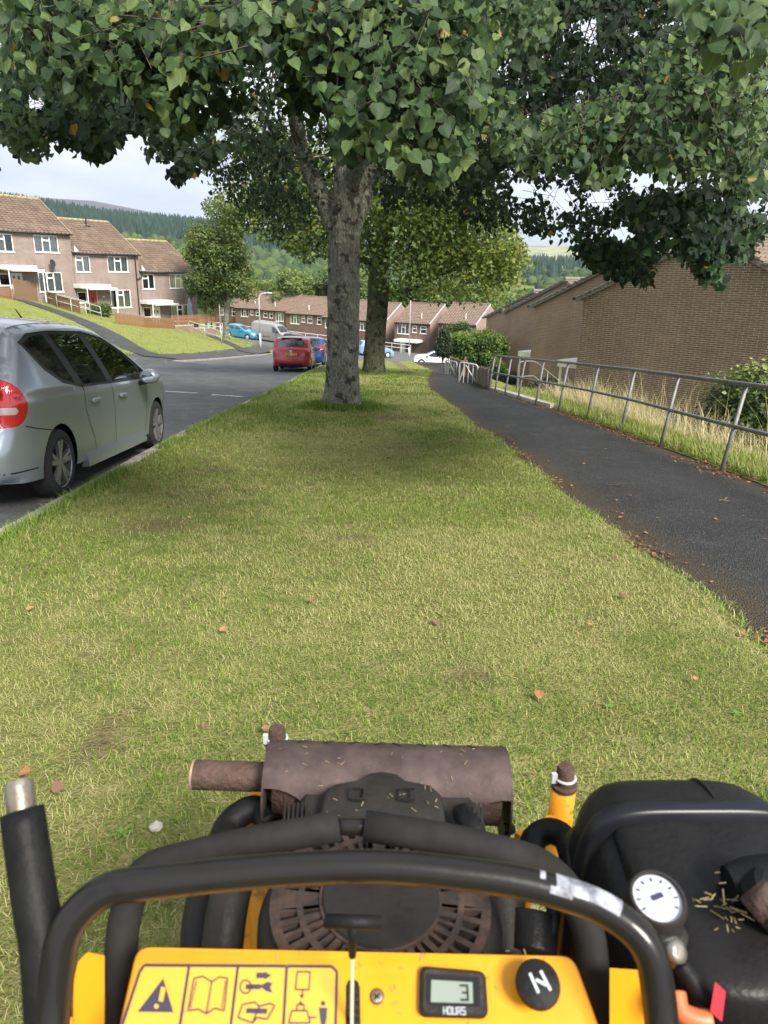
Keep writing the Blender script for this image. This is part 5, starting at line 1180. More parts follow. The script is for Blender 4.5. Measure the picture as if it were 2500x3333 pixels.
        for i in range(m - 1):
            ym, zm = (T[i] + T[i + 1]) / 2
            for k in range(n):
                a = abs(-1 + 2 * (k + .5) / n) ** .8; key = None
                for (nm, y0, z0, y1, z1, hw, mt) in glass:
                    if y0 <= ym <= y1 and z0 <= zm <= z1 and a < hw: key = (nm, mt)
                for (nm, z0, z1, a0, a1, rear, mt) in lights:
                    if z0 <= zm <= z1 and a0 <= a <= a1 and (ym < s.y0 + .6 if rear else ym > s.y1 - .7): key = (nm, mt, k < n / 2)
                groups.setdefault(key, []).append((i * (n + 1) + k, (i + 1) * (n + 1) + k, (i + 1) * (n + 1) + k + 1, i * (n + 1) + k + 1))
        for key, fs in groups.items():
            idx = {}; v = []; ff = []
            for f in fs:
                q = []
                for a in f:
                    if a not in idx: idx[a] = len(v); v.append(V[a])
                    q.append(idx[a])
                ff.append(tuple(q))
            mb = MB(); mb.add((v, [tuple(reversed(q)) for q in ff])); mb.build('body' if key is None else key[0], s.body if key is None else key[1], s.t, smooth=True)
    def floor(s, h=.35):
        w = s.W - .26; mb = MB(); mb.add(box((0, (s.y0 + s.y1) / 2, (s.sill + .06 + h) / 2), (w * 2, s.y1 - s.y0 - .35, h - s.sill - .0)))
        mb.add(box((0, (s.yr + s.yf) / 2, s.sill + .03), (s.W * 2 - .10, s.yf - s.yr - 2.5 * s.wr, .06))); mb.build('underbody', M_UNDER, s.t)
    def seats(s, ys, zs, hx=.36):
        for y in ys:
            for x in (-hx, hx):
                mb = MB(); mb.add(box((x, y, zs - .32), (.46, .14, .62), ch=.05)); mb.add(box((x, y + .22, zs - .55), (.46, .5, .16), ch=.05)); st = mb.build('seat', M_SEAT, s.t, smooth=False); MB().add(box((x, y - .02, zs + .10), (.24, .09, .17), ch=.035)).build('headrest', M_SEAT, st)
        MB().add(box((0, max(ys) + .85, zs - .28), (s.W * 2 - .35, .35, .22), ch=.06)).build('dashboard', M_TRIM, s.t)
    def wheels(s, rim='spoke', m=None, w=.185, detail=24):
        for y in (s.yr, s.yf):
            for sd in (1, -1):
                xo = sd * (s.W - .015); r = s.wr; o = MB(); prof = [(r * .70, 0), (r * .70, w * .02), (r * .74, w * .0), (r * .90, w * .0 + .004), (r * .965, .014), (r, .040), (r, w - .04), (r * .965, w - .014), (r * .90, w), (r * .68, w)]
                o.add(lathe(prof, detail * 2, axis=(-sd, 0, 0), origin=(xo, y, r), caps=False)); 
                wh = o.build('wheel', M_TYRE, s.t, auto=35)
                rb = MB(); rr = r * .70
                rb.add(lathe([(rr * .97, .012), (rr, .004), (rr * 1.01, .012), (rr * 1.0, .11), (rr * .92, .12), (rr * .90, .02)], detail * 2, axis=(-sd, 0, 0), origin=(xo, y, r), caps=False))
                if rim == 'spoke':
                    for k in range(5):
                        for d_ in (-.17, .17):
                            a = 2 * math.pi * k / 5 + .3; c0 = (xo - sd * .028, y + math.cos(a + d_ * .5) * rr * .16, r + math.sin(a + d_ * .5) * rr * .16); c1 = (xo - sd * .018, y + math.cos(a + d_) * rr * .96, r + math.sin(a + d_) * rr * .96)
                            rb.add(bar(c0, c1, .036 * rr / .2, .03, up=(sd, 0, 0)))
                    rb.add(lathe([(rr * .05, .012), (rr * .16, .016), (rr * .24, .03), (rr * .24, .06), (rr * .1, .07)], 14, axis=(-sd, 0, 0), origin=(xo, y, r)))
                else:
                    rb.add(lathe([(rr * .1, .006), (rr * .3, .012), (rr * .85, .018), (rr * .93, .03), (rr * .5, .05)], 20, axis=(-sd, 0, 0), origin=(xo, y, r)))
                rb.build('rim', m or M_RIM, wh, auto=40); MB().add(lathe([(.01, .075), (rr * .97, .095), (rr * .97, .105), (.01, .105)], 16, axis=(-sd, 0, 0), origin=(xo, y, r))).build('brake_disc', M_UNDER, wh)
                MB().add(lathe([(.02, .03), (r * 1.13, .03), (r * 1.15, .2), (r * 1.15, .36), (.02, .36)], 20, axis=(-sd, 0, 0), origin=(sd * (s.W - .10), y, r))).build('wheel_well', M_UNDER, s.t) if False else None
    def line(s, pts, wd=.008, m=None, name='panel_gap', off=.002, sides=(1, -1)):
        p = resample(pts, .05)
        for sd in sides:
            v = []; 
            for i, q in enumerate(p):
                t = p[min(i + 1, len(p) - 1)] - p[max(i - 1, 0)]; t /= np.linalg.norm(t); nrm = np.array([-t[1], t[0]])
                for k in (-1, 1): a = q + nrm * wd / 2 * k; v.append((sd * (s.width(a[0], a[1]) + off), a[0], a[1]))
            f = [(2 * i, 2 * i + 1, 2 * i + 3, 2 * i + 2) for i in range(len(p) - 1)]
            MB().add((v, f)).build(name, m or M_SEAM, s.t)
    def handle(s, y, z, m=None):
        for sd in (1, -1):
            w = s.width(y, z); MB().add(box((sd * (w + .018), y, z), (.034, .22, .045), ch=.014)).build('door_handle', m or s.body, s.t)
    def mirror(s, y, z, m=None):
        for sd in (1, -1):
            w = s.width(y, z); mb = MB(); mb.add(lathe([(.03, -.11), (.075, -.10), (.085, -.02), (.07, .06), (.03, .10)], 14, axis=(0, 1, 0), origin=(sd * (w + .13), y, z + .06)))
            mb.v = [(sd * (w + .13) + (x - sd * (w + .13)) * 1.35, a, b) for x, a, b in mb.v]
            mo = mb.build('mirror', m or s.body, s.t, smooth=True); MB().add(bar((sd * (w - .02), y + .02, z - .03), (sd * (w + .10), y, z + .0), .06, .05)).build('mirror_arm', M_TRIM, mo)
            MB().add(lathe([(.001, 0), (.066, .001), (.066, .006), (.001, .007)], 14, axis=(0, -1, 0), origin=(sd * (w + .13), y - .112, z + .06))).build('mirror_glass', M_CGLASS if False else M_MIRR, mo)
M_MIRR = mat('mirror_glass', (.7, .75, .8), .03, metal=1.0)
def text_strip(par, txt, c, h, m, right=(1, 0, 0), up=(0, 0, 1), name='lettering', th=.004):
    """letters from bars on a 3x5 grid, standing a hair proud"""
    FONT = {'V': [((0, 1), (.5, 0)), ((.5, 0), (1, 1))], 'O': [((0, 0), (0, 1)), ((0, 1), (1, 1)), ((1, 1), (1, 0)), ((1, 0), (0, 0))], '6': [((1, 1), (0, 1)), ((0, 1), (0, 0)), ((0, 0), (1, 0)), ((1, 0), (1, .5)), ((1, .5), (0, .5))], '1': [((.5, 0), (.5, 1)), ((.2, .8), (.5, 1))], 'A': [((0, 0), (.5, 1)), ((.5, 1), (1, 0)), ((.22, .38), (.78, .38))], 'Z': [((0, 1), (1, 1)), ((1, 1), (0, 0)), ((0, 0), (1, 0))], 'H': [((0, 0), (0, 1)), ((1, 0), (1, 1)), ((0, .5), (1, .5))], 'U': [((0, 1), (0, 0)), ((0, 0), (1, 0)), ((1, 0), (1, 1))], 'R': [((0, 0), (0, 1)), ((0, 1), (1, 1)), ((1, 1), (1, .5)), ((1, .5), (0, .5)), ((.4, .5), (1, 0))], 'S': [((1, 1), (0, 1)), ((0, 1), (0, .5)), ((0, .5), (1, .5)), ((1, .5), (1, 0)), ((1, 0), (0, 0))], '3': [((0, 1), (1, 1)), ((1, 1), (1, 0)), ((1, 0), (0, 0)), ((.3, .5), (1, .5))], 'N': [((0, 0), (0, 1)), ((0, 1), (1, 0)), ((1, 0), (1, 1))], ' ': []}
    rt, upv = Vector(right).normalized(), Vector(up).normalized(); nv = rt.cross(upv); w = h * .55; pit = w * 1.45; x = -pit * (len(txt) - 1) / 2 - w / 2; mb = MB(); c = Vector(c)
    for ch in txt:
        for (a, b) in FONT.get(ch, []):
            p = c + rt * (x + a[0] * w) + upv * (a[1] - .5) * h; q = c + rt * (x + b[0] * w) + upv * (b[1] - .5) * h; e = (q - p).normalized() * h * .07
            mb.add(bar(p - e, q + e, h * .15, th, up=tuple(nv)))
        x += pit
    return mb.build(name, m, par)

# ------------------------------------------------------------------ silver hatchback parked at the kerb
jazz_top = [(.10, .24), (.00, .30), (-.02, .48), (.02, .60), (.05, .70), (.07, .90), (.15, 1.12), (.30, 1.36), (.44, 1.46), (.75, 1.505), (1.2, 1.525), (1.65, 1.51), (2.0, 1.44), (2.35, 1.29), (2.65, 1.13), (2.88, 1.01), (3.15, .94), (3.45, .86), (3.66, .76), (3.78, .62), (3.82, .45), (3.80, .30), (3.74, .22)]
STR = 1.20
sy_ = lambda p: [(a * STR, b) for a, b in p]
rw = G(188, 1614, -.105); fw = G(516, 1453, -.105)
hd = math.atan2(-(fw[0] - rw[0]), fw[1] - rw[1])
jazz = Car('parked_car', 'silver hatchback parked at the kerb with a big red tail light', sy_(jazz_top), .855, .64 * STR, 3.07 * STR, .305, .235, .95, .23, M_SILVER, (0, 0, 0), 0, step=.05, plan=(.16, .16), edge=.09)
jz = jazz.t; sc = 1.04; jz.scale = (sc, sc, sc)
ang_s = math.atan(SLOPE); jz.rotation_euler = (-ang_s, 0, hd * .6)
ry = jazz.yr * sc; jz.location = (rw[0] - .86 * sc + .09, rw[1] - ry, -SLOPE * (rw[1] - ry) - .105)
dlo = sy_([(.37, 1.355), (.55, 1.425), (.9, 1.452), (1.55, 1.455), (1.95, 1.39), (2.30, 1.235), (2.60, 1.06), (2.80, .935), (2.4, .925), (1.7, .93), (1.06, .945), (.76, 1.0), (.56, 1.12)])
q1 = sy_([(.44, 1.345), (.62, 1.405), (.82, 1.42), (.99, .985), (.80, 1.03), (.62, 1.14)]); q2 = sy_([(.92, 1.425), (1.48, 1.43), (1.66, .955), (1.13, .965)]); q3 = sy_([(1.60, 1.425), (1.93, 1.365), (2.27, 1.22), (2.48, 1.09), (2.56, .955), (1.78, .955)]); q4 = sy_([(2.52, 1.075), (2.60, 1.035), (2.72, .955), (2.60, .955)])
tl_r = smooth2([(-.02, .70), (.10, .70), (.17, .715), (.225, .76), (.25, .83), (.24, .91), (.205, .99), (.165, 1.06), (.13, 1.10), (.08, 1.07), (.045, 1.0)], 3); tl_c = [(-.02, .79), (.30, .79), (.30, .87), (-.02, .87)]
jazz.regions([('trim', dlo, M_TRIM), ('window', q1, M_CGLASS), ('window', q2, M_CGLASS), ('window', q3, M_CGLASS), ('window', q4, M_CGLASS), ('tail_light', tl_r, M_RLENS), ('clear_lamp', [(-.02, .80), (.14, .80), (.16, .825), (.14, .855), (-.02, .855)], M_CLENS)])
jazz.ribbon([('rear_window', -1, .98, 1.1, 1.40, .86, M_CGLASS), ('windscreen', 2.05 * STR, 1.06, 2.85 * STR, 1.42, .9, M_CGLASS)], [('tail_light', .70, 1.06, .72, 1.0, True, M_RLENS)], bulge=(.11, .05, .14))
jazz.floor(.55); jazz.seats([1.25 * STR, 2.05 * STR - .3], 1.02); jazz.wheels('spoke', w=.19)
jazz.line(sy_([(.93, 1.44), (1.10, .90), (1.14, .72), (1.21, .58), (1.30, .42), (1.32, .30), (1.32, .27)])); jazz.line(sy_([(1.70, .93), (1.79, .70), (1.80, .30)])); jazz.line(sy_([(2.66, .92), (2.70, .70), (2.68, .42), (2.64, .30)])); jazz.line(sy_([(1.32, .29), (2.0, .285), (2.64, .29)]), .012)
jazz.line([(.22, .70), (.36, .665), (.60, .625)], .010); jazz.handle(1.32 * STR, .80); jazz.handle(1.98 * STR, .79); jazz.mirror(2.48 * STR, .90)
jazz.line(sy_([(.29, .342), (.2, .34), (0.02, .335)]), .012, M_TRIM, 'bumper_groove')
# side skirt and antenna
for sd in (1, -1):
    pr = [(0, .315), (.010, .27), (.028, .21), (.024, .175), (-.05, .17)]; v = []; ys_ = np.linspace(1.10 * STR, 2.62 * STR, 20); f = []
    for y in ys_:
        for (a, z) in pr: v.append((sd * (jazz.width(y, .3) + a), y, z))
    n = len(pr)
    for i in range(len(ys_) - 1):
        for k in range(n - 1): f.append((i * n + k, i * n + k + 1, (i + 1) * n + k + 1, (i + 1) * n + k))
    f += [tuple(range(n)), tuple(range((len(ys_) - 1) * n, len(ys_) * n))]; MB().add((v, f)).build('side_skirt', M_SILVER, jz, auto=30)
MB().add(tube([(0, 1.75 * STR, 1.53), (0, 1.60 * STR, 1.66)], [.012, .004], 6)).build('antenna', M_TRIM, jz)
MB().add(box((0, 2.45 * STR, 1.18), (.24, .03, .07), ch=.012)).build('rear_view_mirror', M_TRIM, jz)

# ------------------------------------------------------------------ other cars
hatch_top = [(.12, .24), (.02, .30), (-.01, .50), (.02, .66), (.06, .90), (.16, 1.02), (.34, 1.30), (.50, 1.42), (.9, 1.475), (1.4, 1.48), (1.85, 1.42), (2.25, 1.26), (2.62, 1.06), (2.85, .97), (3.2, .93), (3.6, .84), (3.82, .70), (3.92, .52), (3.94, .36), (3.86, .22)]
mpv_top = [(.12, .24), (.02, .30), (-.01, .50), (.02, .70), (.06, .95), (.16, 1.15), (.30, 1.45), (.44, 1.56), (.9, 1.61), (1.6, 1.61), (2.1, 1.53), (2.5, 1.36), (2.85, 1.16), (3.1, 1.04), (3.45, .98), (3.8, .88), (4.0, .74), (4.1, .55), (4.1, .36), (4.0, .22)]
def hatch_windows(k=1.0): return [[(.52, 1.33), (.85, 1.40), (1.35, 1.41), (1.38, .985), (.9, 1.02), (.62, 1.14)], [(1.43, 1.41), (1.83, 1.36), (2.2, 1.215), (2.5, 1.0), (2.45, .975), (1.46, .98)]]
def simple_car(name, label, top, body, place, rz, W=.85, yr=.68, yf=3.15, wr=.30, wins=None, belt=.95, glass=None, group=None, rearlight=None, headlight=True, scale=1.0, tilt=0, roll=0, rim='cover', cat='car'):
    L_ = max(q[0] for q in top) - min(q[0] for q in top)
    c = Car(name, label, top, W, yr, yf, wr, .24, belt, .15, body, (0, 0, 0), 0, step=.10, group=group, cat=cat)
    d = np.array([-math.sin(rz), math.cos(rz)]); o = np.array(place[:2]) - d * L_ / 2 * scale
    c.t.location = (o[0], o[1], place[2]); c.t.rotation_euler = (tilt, roll, rz); c.t.scale = (scale,) * 3
    wins = wins or hatch_windows(); regs = [('window', w, M_CGLASS) for w in wins]
    if headlight: ym = max(q[0] for q in top); regs.append(('headlight', [(ym - .55, .78), (ym - .2, .72), (ym - .08, .62), (ym - .15, .58), (ym - .45, .66)], M_CLENS))
    if rearlight: regs.append(('tail_light', rearlight, M_RLENS))
    c.regions(regs); return c
gp = 'cars parked around the junction'
# red hatchback
place = (-3.02, 33.4, 0); rz = -.005
red = simple_car('parked_car', 'red hatchback seen from behind with a yellow number plate', hatch_top, M_REDP, (place[0], place[1], -SLOPE * 31.45 - .105), rz, W=.86, wr=.30, tilt=-ang_s, rearlight=[(.0, .80), (.12, .80), (.26, .90), (.30, 1.02), (.20, 1.05), (.08, .98)], group=gp)
red.ribbon([('rear_window', -1, 1.03, .6, 1.38, .80, M_CGLASS), ('windscreen', 1.95, 1.0, 2.75, 1.38, .88, M_CGLASS)], [('tail_light', .80, 1.03, .80, 1.0, True, M_RLENS), ('rear_bumper', .24, .42, 0, .82, True, M_TRIM)], bulge=(.13, .05, .16)); red.floor(.5); red.seats([1.3, 2.0], .98); red.wheels('spoke', detail=14); red.mirror(2.35, .92, M_BLACKP); red.handle(1.35, .84)
red.line([(1.40, 1.42), (1.42, .95), (1.40, .35)]); red.line([(2.55, .95), (2.6, .6), (2.5, .32)])
plb = MB(); plb.add(box((0, -.148, .745), (.52, .014, .112), ch=.004)); pl = plb.build('number_plate', M_PLATEY, red.t); text_strip(pl, 'VO61 AVZ', (0, -.157, .745), .078, M_INK)
MB().add(lathe([(.001, 0), (.06, 0), (.06, .008), (.001, .01)], 14, axis=(0, -1, 0), origin=(0, -.128, .88))).build('badge', M_HUB, red.t)
MB().add(tube([(-.02, .02, 1.06), (-.22, .08, 1.09)], .009, 5)).build('rear_wiper', M_TRIM, red.t); MB().add(box((0, .33, 1.44), (.9, .12, .03), ch=.01)).build('spoiler', M_REDP, red.t)
# blue car ahead of it
place = (-2.66, 39.0)
bl = simple_car('parked_car', 'dark blue hatchback parked ahead of the red car', hatch_top, M_BLUEP, (place[0], place[1], -SLOPE * 37.05 - .105), -.01, W=.84, tilt=-ang_s, rearlight=[(.0, .80), (.12, .80), (.26, .90), (.30, 1.15), (.22, 1.12), (.08, .98)], group=gp)
bl.ribbon([('rear_window', -1, 1.03, .6, 1.38, .80, M_CGLASS), ('windscreen', 1.95, 1.0, 2.75, 1.38, .88, M_CGLASS)], [('tail_light', .80, 1.1, .80, 1.0, True, M_RLENS)], bulge=(.13, .05, .16)); bl.floor(.5); bl.seats([1.3, 2.0], .98); bl.wheels('spoke', detail=14); bl.mirror(2.35, .92)
def zroad(x, y): return float(road_z2(x, y)) + .008
def side_slope(x, y, rz):
    d = np.array([-math.sin(rz), math.cos(rz)]); dz = (zroad(x + d[0], y + d[1]) - zroad(x - d[0], y - d[1])) / 2; return math.atan(dz)
def put(label, top, body, u, v, d, rzdeg, name='parked_car', cat='car', W=.85, scale=1.0, **k):
    p = P(u, v, d); rz = R(rzdeg); x, y = p[0], p[1]; L_ = max(q[0] for q in top); tilt = side_slope(x, y, rz); dd = np.array([-math.sin(rz), math.cos(rz)]); o = np.array([x, y]) - dd * L_ / 2 * scale
    return simple_car(name, label, top, body, (x, y, zroad(*o)), rz, W=W, tilt=tilt, group=gp, scale=scale, cat=cat, **k)
mw = [[(.42, 1.42), (.62, 1.52), (.95, 1.53), (.95, 1.06), (.60, 1.10)], [(1.0, 1.54), (1.62, 1.54), (1.66, 1.03), (1.0, 1.05)], [(1.72, 1.53), (2.07, 1.46), (2.45, 1.30), (2.74, 1.10), (2.70, 1.02), (1.74, 1.02)], [(2.80, 1.11), (2.98, 1.03), (2.78, 1.02)]]
mer = put('light blue people carrier crossing behind the lime trunks', mpv_top, M_LBLUE, 1220, 1161, 80, -72, wr=.315, yr=.72, yf=3.3, belt=1.02, wins=mw); mer.ribbon([('rear_window', -1, 1.12, .6, 1.5, .8, M_CGLASS), ('windscreen', 2.1, 1.08, 3.05, 1.5, .88, M_CGLASS)]); mer.floor(.5); mer.seats([1.5, 2.3], 1.08); mer.wheels('cover', M_HUB, detail=12); mer.mirror(2.75, 1.02); mer.line([(1.68, 1.54), (1.70, .9), (1.68, .32)]); mer.handle(1.55, .92)
cor = put('turquoise hatchback parked behind the grey van', hatch_top, M_TURQ, 788, 1091, 84, -112, yr=.68, yf=3.15); cor.ribbon([('rear_window', -1, 1.03, .6, 1.38, .8, M_CGLASS), ('windscreen', 1.95, 1.0, 2.75, 1.38, .88, M_CGLASS)], [('headlight', .55, .72, .6, .95, False, M_CLENS)]); cor.floor(.5); cor.seats([1.3, 2.0], .98); cor.wheels('cover', M_HUB, detail=12); cor.mirror(2.35, .93)
bk = put('small black car with silver bonnet nose to tail with the van', hatch_top, M_BLACKP, 972, 1098, 79, -125); bk.ribbon([('rear_window', -1, 1.03, .6, 1.38, .8, M_CGLASS), ('windscreen', 1.95, 1.0, 2.75, 1.38, .88, M_CGLASS), ('bonnet', 2.8, .7, 3.8, 1.0, .9, M_WHITEP)], [('headlight', .55, .72, .6, .95, False, M_CLENS)]); bk.floor(.5); bk.seats([1.3, 2.0], .98); bk.wheels('cover', M_HUB, detail=12); bk.mirror(2.35, .93)
van_top = [(.10, .28), (.0, .36), (0, .60), (.02, 1.2), (.05, 1.75), (.10, 1.95), (.25, 2.03), (1.2, 2.06), (2.6, 2.06), (3.25, 2.02), (3.5, 1.92), (3.9, 1.60), (4.22, 1.26), (4.4, 1.16), (4.7, 1.06), (4.86, .92), (4.92, .60), (4.92, .40), (4.8, .26)]
vw = [[(3.12, 1.80), (3.42, 1.78), (3.82, 1.50), (4.08, 1.24), (3.95, 1.18), (3.12, 1.22)]]
van = put('silver grey panel van with roof rack parked behind the lamp post', van_top, M_GREYP, 884, 1100, 83.5, -118, name='parked_van', cat='van', W=.97, wr=.345, yr=.95, yf=3.98, belt=1.2, wins=vw); van.ribbon([('windscreen', 3.55, 1.26, 4.25, 1.9, .9, M_CGLASS), ('grille', 4.75, .62, 5, .9, .55, M_TRIM)], [('headlight', .78, 1.02, .62, .97, False, M_CLENS)]); van.floor(.6); van.seats([3.0], 1.35); van.wheels('cover', M_RIM, w=.21, detail=12); van.mirror(4.0, 1.25, M_TRIM); van.line([(1.55, 1.9), (1.55, .35)]); van.line([(3.02, 1.95), (3.02, .35)]); van.line([(3.9, 1.2), (3.95, .9), (3.7, .4)]); van.line([(.8, .62), (2.9, .62)], .05, M_TRIM, 'rubbing_strip')
rk = MB()
for sx in (-.62, .62): rk.add(tube([(sx, .4, 2.20), (sx, 3.0, 2.20)], .022, 6))
for yy in np.linspace(.45, 2.95, 6): rk.add(tube([(-.66, yy, 2.19), (.66, yy, 2.19)], .02, 6)); rk.add(tube([(.62, yy, 2.02), (.62, yy, 2.2)], .02, 6)); rk.add(tube([(-.62, yy, 2.02), (-.62, yy, 2.2)], .02, 6))
rk.build('roof_rack', M_HUB, van.t)
wv = put('white small van parked nose out by the shrubs', mpv_top, M_WHITEP, 1412, 1172, 75.5, 84, name='parked_van', cat='van', W=.88, wr=.315, yr=.72, yf=3.3, belt=1.02, wins=mw[2:], scale=1.06); wv.ribbon([('windscreen', 2.1, 1.08, 3.05, 1.5, .88, M_CGLASS)], [('headlight', .6, .8, .6, .95, False, M_CLENS), ('bumper', .24, .5, 0, .8, False, M_TRIM)]); wv.floor(.5); wv.seats([2.2], 1.08); wv.wheels('cover', M_HUB, detail=12); wv.mirror(2.75, 1.02)
# ================================================================== RAILS, FENCES, LAMPS
M_GALV = mat('galvanised_tube', (.20, .195, .19), .6, metal=.35, var=.2, vscale=9); M_GALVW = mat('pale_galvanised_tube', (.52, .53, .53), .55, metal=.3, var=.15, vscale=9)
M_RAILD = mat('weathered_rail', (.16, .145, .13), .6, metal=.25, col2=(.25, .25, .25), vscale=8)
M_BOARD = mat('grey_fence_board', (.21, .17, .12), .95, col2=(.11, .085, .06), vscale=6, scale3=(6, 6, .6), bump=.4); M_BOARD2 = mat('brown_fence_board', (.24, .15, .085), .9, col2=(.15, .09, .05), vscale=6, scale3=(6, 6, .6), bump=.3)
M_PICK = mat('orange_stained_picket', (.22, .11, .05), .8, var=.2, vscale=7); M_LAMP = mat('pale_lamp_steel', (.60, .63, .62), .5, metal=.2); M_CONC = mat('concrete', (.40, .37, .32), .95, var=.25, vscale=6, bump=.4)
def gz(x, y): return float(-SLOPE * y)
def rail_thing(label, pts, posts, h, name='handrail', m=M_GALV, r=.024, mid=True, loops=True, lean=0.0, group=None, mrail=None):
    """pts: ground polyline (x,y,z); posts: share positions; rails follow at h"""
    t = thing(name, label, 'handrail', tuple(pts[0]), group=group); o0 = np.array(pts[0]); p = [np.array(q, float) - o0 for q in pts]; up = np.array([lean, 0, 1.0])
    top = [q + up * h for q in p]
    if loops: top = [p[0] + up * .02] + top + [p[-1] + up * .02]
    MB().add(tube([tuple(q) for q in fillet([tuple(q) for q in top], .16 if loops else .05, 6)], r, 10)).build('top_rail', mrail or m, t, smooth=True)
    if mid: MB().add(tube([tuple(q + up * h * .52) for q in p], r * .92, 8)).build('mid_rail', mrail or m, t, smooth=True)
    seg = np.r_[0, np.cumsum([np.linalg.norm(p[i + 1] - p[i]) for i in range(len(p) - 1)])]
    for s in posts:
        q = np.array([np.interp(s * seg[-1], seg, [a[k] for a in p]) for k in range(3)]); MB().add(tube([tuple(q - up * .25), tuple(q + up * (h - r * .5))], r, 10)).build('post', m, t, smooth=True)
    return t
Yp = [2.1, 4.0, 5.95, 7.86, 9.8, 11.64, 13.35, 14.95, 16.4, 17.8, 19.1, 20.2, 20.9]
px = lambda y: float(np.interp(y, [0, 8, 11.6, 14, 17, 20.9], [4.16, 4.20, 4.38, 4.32, 4.02, 3.78]))
pts = [(px(y), y, gz(0, y)) for y in np.linspace(2.1, 20.9, 30)]
t = thing('handrail', 'long grey tubular handrail with two rails along the footpath', 'handrail', pts[0]); o0 = np.array(pts[0])
up = np.array([.10, -.02, 1.0]); hh = .98
top = [np.array(q) - o0 + up * hh for q in pts] + [np.array((px(20.9) - .02, 21.15, gz(0, 21.15) + .55)) - o0, np.array((px(20.9), 21.2, gz(0, 21.2) - .1)) - o0]
MB().add(tube([tuple(q) for q in top], .026, 12)).build('top_rail', M_RAILD, t, smooth=True); MB().add(tube([tuple(np.array(q) - o0 + up * .50) for q in pts], .023, 10)).build('mid_rail', M_GALV, t, smooth=True)
for y in Yp: q = np.array((px(y), y, gz(0, y))) - o0; MB().add(tube([tuple(q - up * .3), tuple(q + up * (hh - .01))], .024, 12)).build('post', M_GALV, t, smooth=True)
# low retaining edge under the far part of the handrail
mb = MB()
for k in range(9):
    y = 15.6 + k * .62; mb.add(bar((px(y) + .16, y, gz(0, y) - .12), (px(y + .6) + .16, y + .6, gz(0, y + .6) - .12), .22, .34))
o = mb.build('retaining_edge', M_CONC); setp(o, 'pale concrete edging under the far posts of the footpath handrail', 'kerb')
# step rails running down to the sunken gardens
gr = 'step handrails down to the sunken gardens'
for (x, y, lab) in ((4.30, 19.6, 'pale sloping step handrail beside the end of board fence'),):
    p0 = np.array((x, y, gz(0, y))); p1 = p0 + (.5, .25, 0); p2 = p0 + (2.6, 1.5, -1.45); p3 = p2 + (.5, .3, 0); rail_thing(lab, [p0, p1, p2, p3], [.3, .55, .8], .85, m=M_GALV, r=.018)
for (u0, u1, vt, d, lab) in ((1497, 1556, 1178, 24.2, 'white loop railing on the steps behind the nearer fence boards'), (1451, 1488, 1172, 30, 'white loop railing behind the farther fence boards')):
    a = P(u0, vt, d); b = P(u1, vt + (u1 - u0) * .17, d * .985); t = thing('loop_railing', lab, 'railing', (a[0], a[1], a[2] - 1.0), group='white loop railings behind the board fence'); o0 = np.array((a[0], a[1], a[2] - 1.0)); a, b = a - o0, b - o0; dn = np.array([0, 0, -1.0])
    MB().add(tube([tuple(q) for q in fillet([tuple(a + dn), tuple(a), tuple(b), tuple(b + dn)], .12)], .022, 8)).build('top_rail', M_GALVW, t, smooth=True)
    for k in range(1, 4): q = a + (b - a) * k / 4; MB().add(tube([tuple(q + dn), tuple(q)], .016, 6)).build('baluster', M_GALVW, t)
    MB().add(tube([tuple(q) for q in spline([a + dn * .7, a * .7 + b * .3 + dn * .1, a * .4 + b * .6 + dn * .3, b + dn * .6], 6)], .018, 6)).build('curved_rail', M_GALVW, t, smooth=True)
# weathered board fence beside the path
fx = lambda y: float(np.interp(y, [21, 28, 36], [3.86, 4.12, 4.55])); bme = mesh('board', *box((0, 0, .30), (.02, .115, .60)), M_BOARD)
for (y0, y1, lab) in ((21.15, 28.4, 'low fence of weathered grey boards where the handrail ends'), (29.4, 36.5, 'low fence of weathered grey boards towards the dark clipped conifer')):
    t = thing('board_fence', lab, 'fence', (fx(y0), y0, gz(0, y0)), group='weathered board fences beside the footpath'); y = y0
    while y < y1:
        o = link('board', bme, t); o.location = (fx(y) - fx(y0) + random.uniform(-.006, .006), y - y0, gz(0, y) - gz(0, y0) - .06 + random.uniform(-.02, .03)); o.rotation_euler = (random.uniform(-.015, .015), random.uniform(-.02, .02), -.03); o.scale.z = random.uniform(.93, 1.05); y += .121
    for k in (.18, .44): MB().add(bar((.035, 0, k), (fx(y1) - fx(y0) + .035, y1 - y0, gz(0, y1) - gz(0, y0) + k), .03, .07)).build('rail', M_BOARD, t)
t = thing('broken_fence_post', 'broken reddish fence posts between the two board fences', 'post', (fx(28.9), 28.8, gz(0, 28.8)))
for k, (dx, dy, hh_, ln) in enumerate(((0, 0, .75, .1), (.05, .25, .6, -.25), (.02, .5, .5, .3))): MB().add(bar((dx, dy, -.1), (dx + .02, dy + ln, hh_), .07, .09)).build('post', M_BOARD2, t)

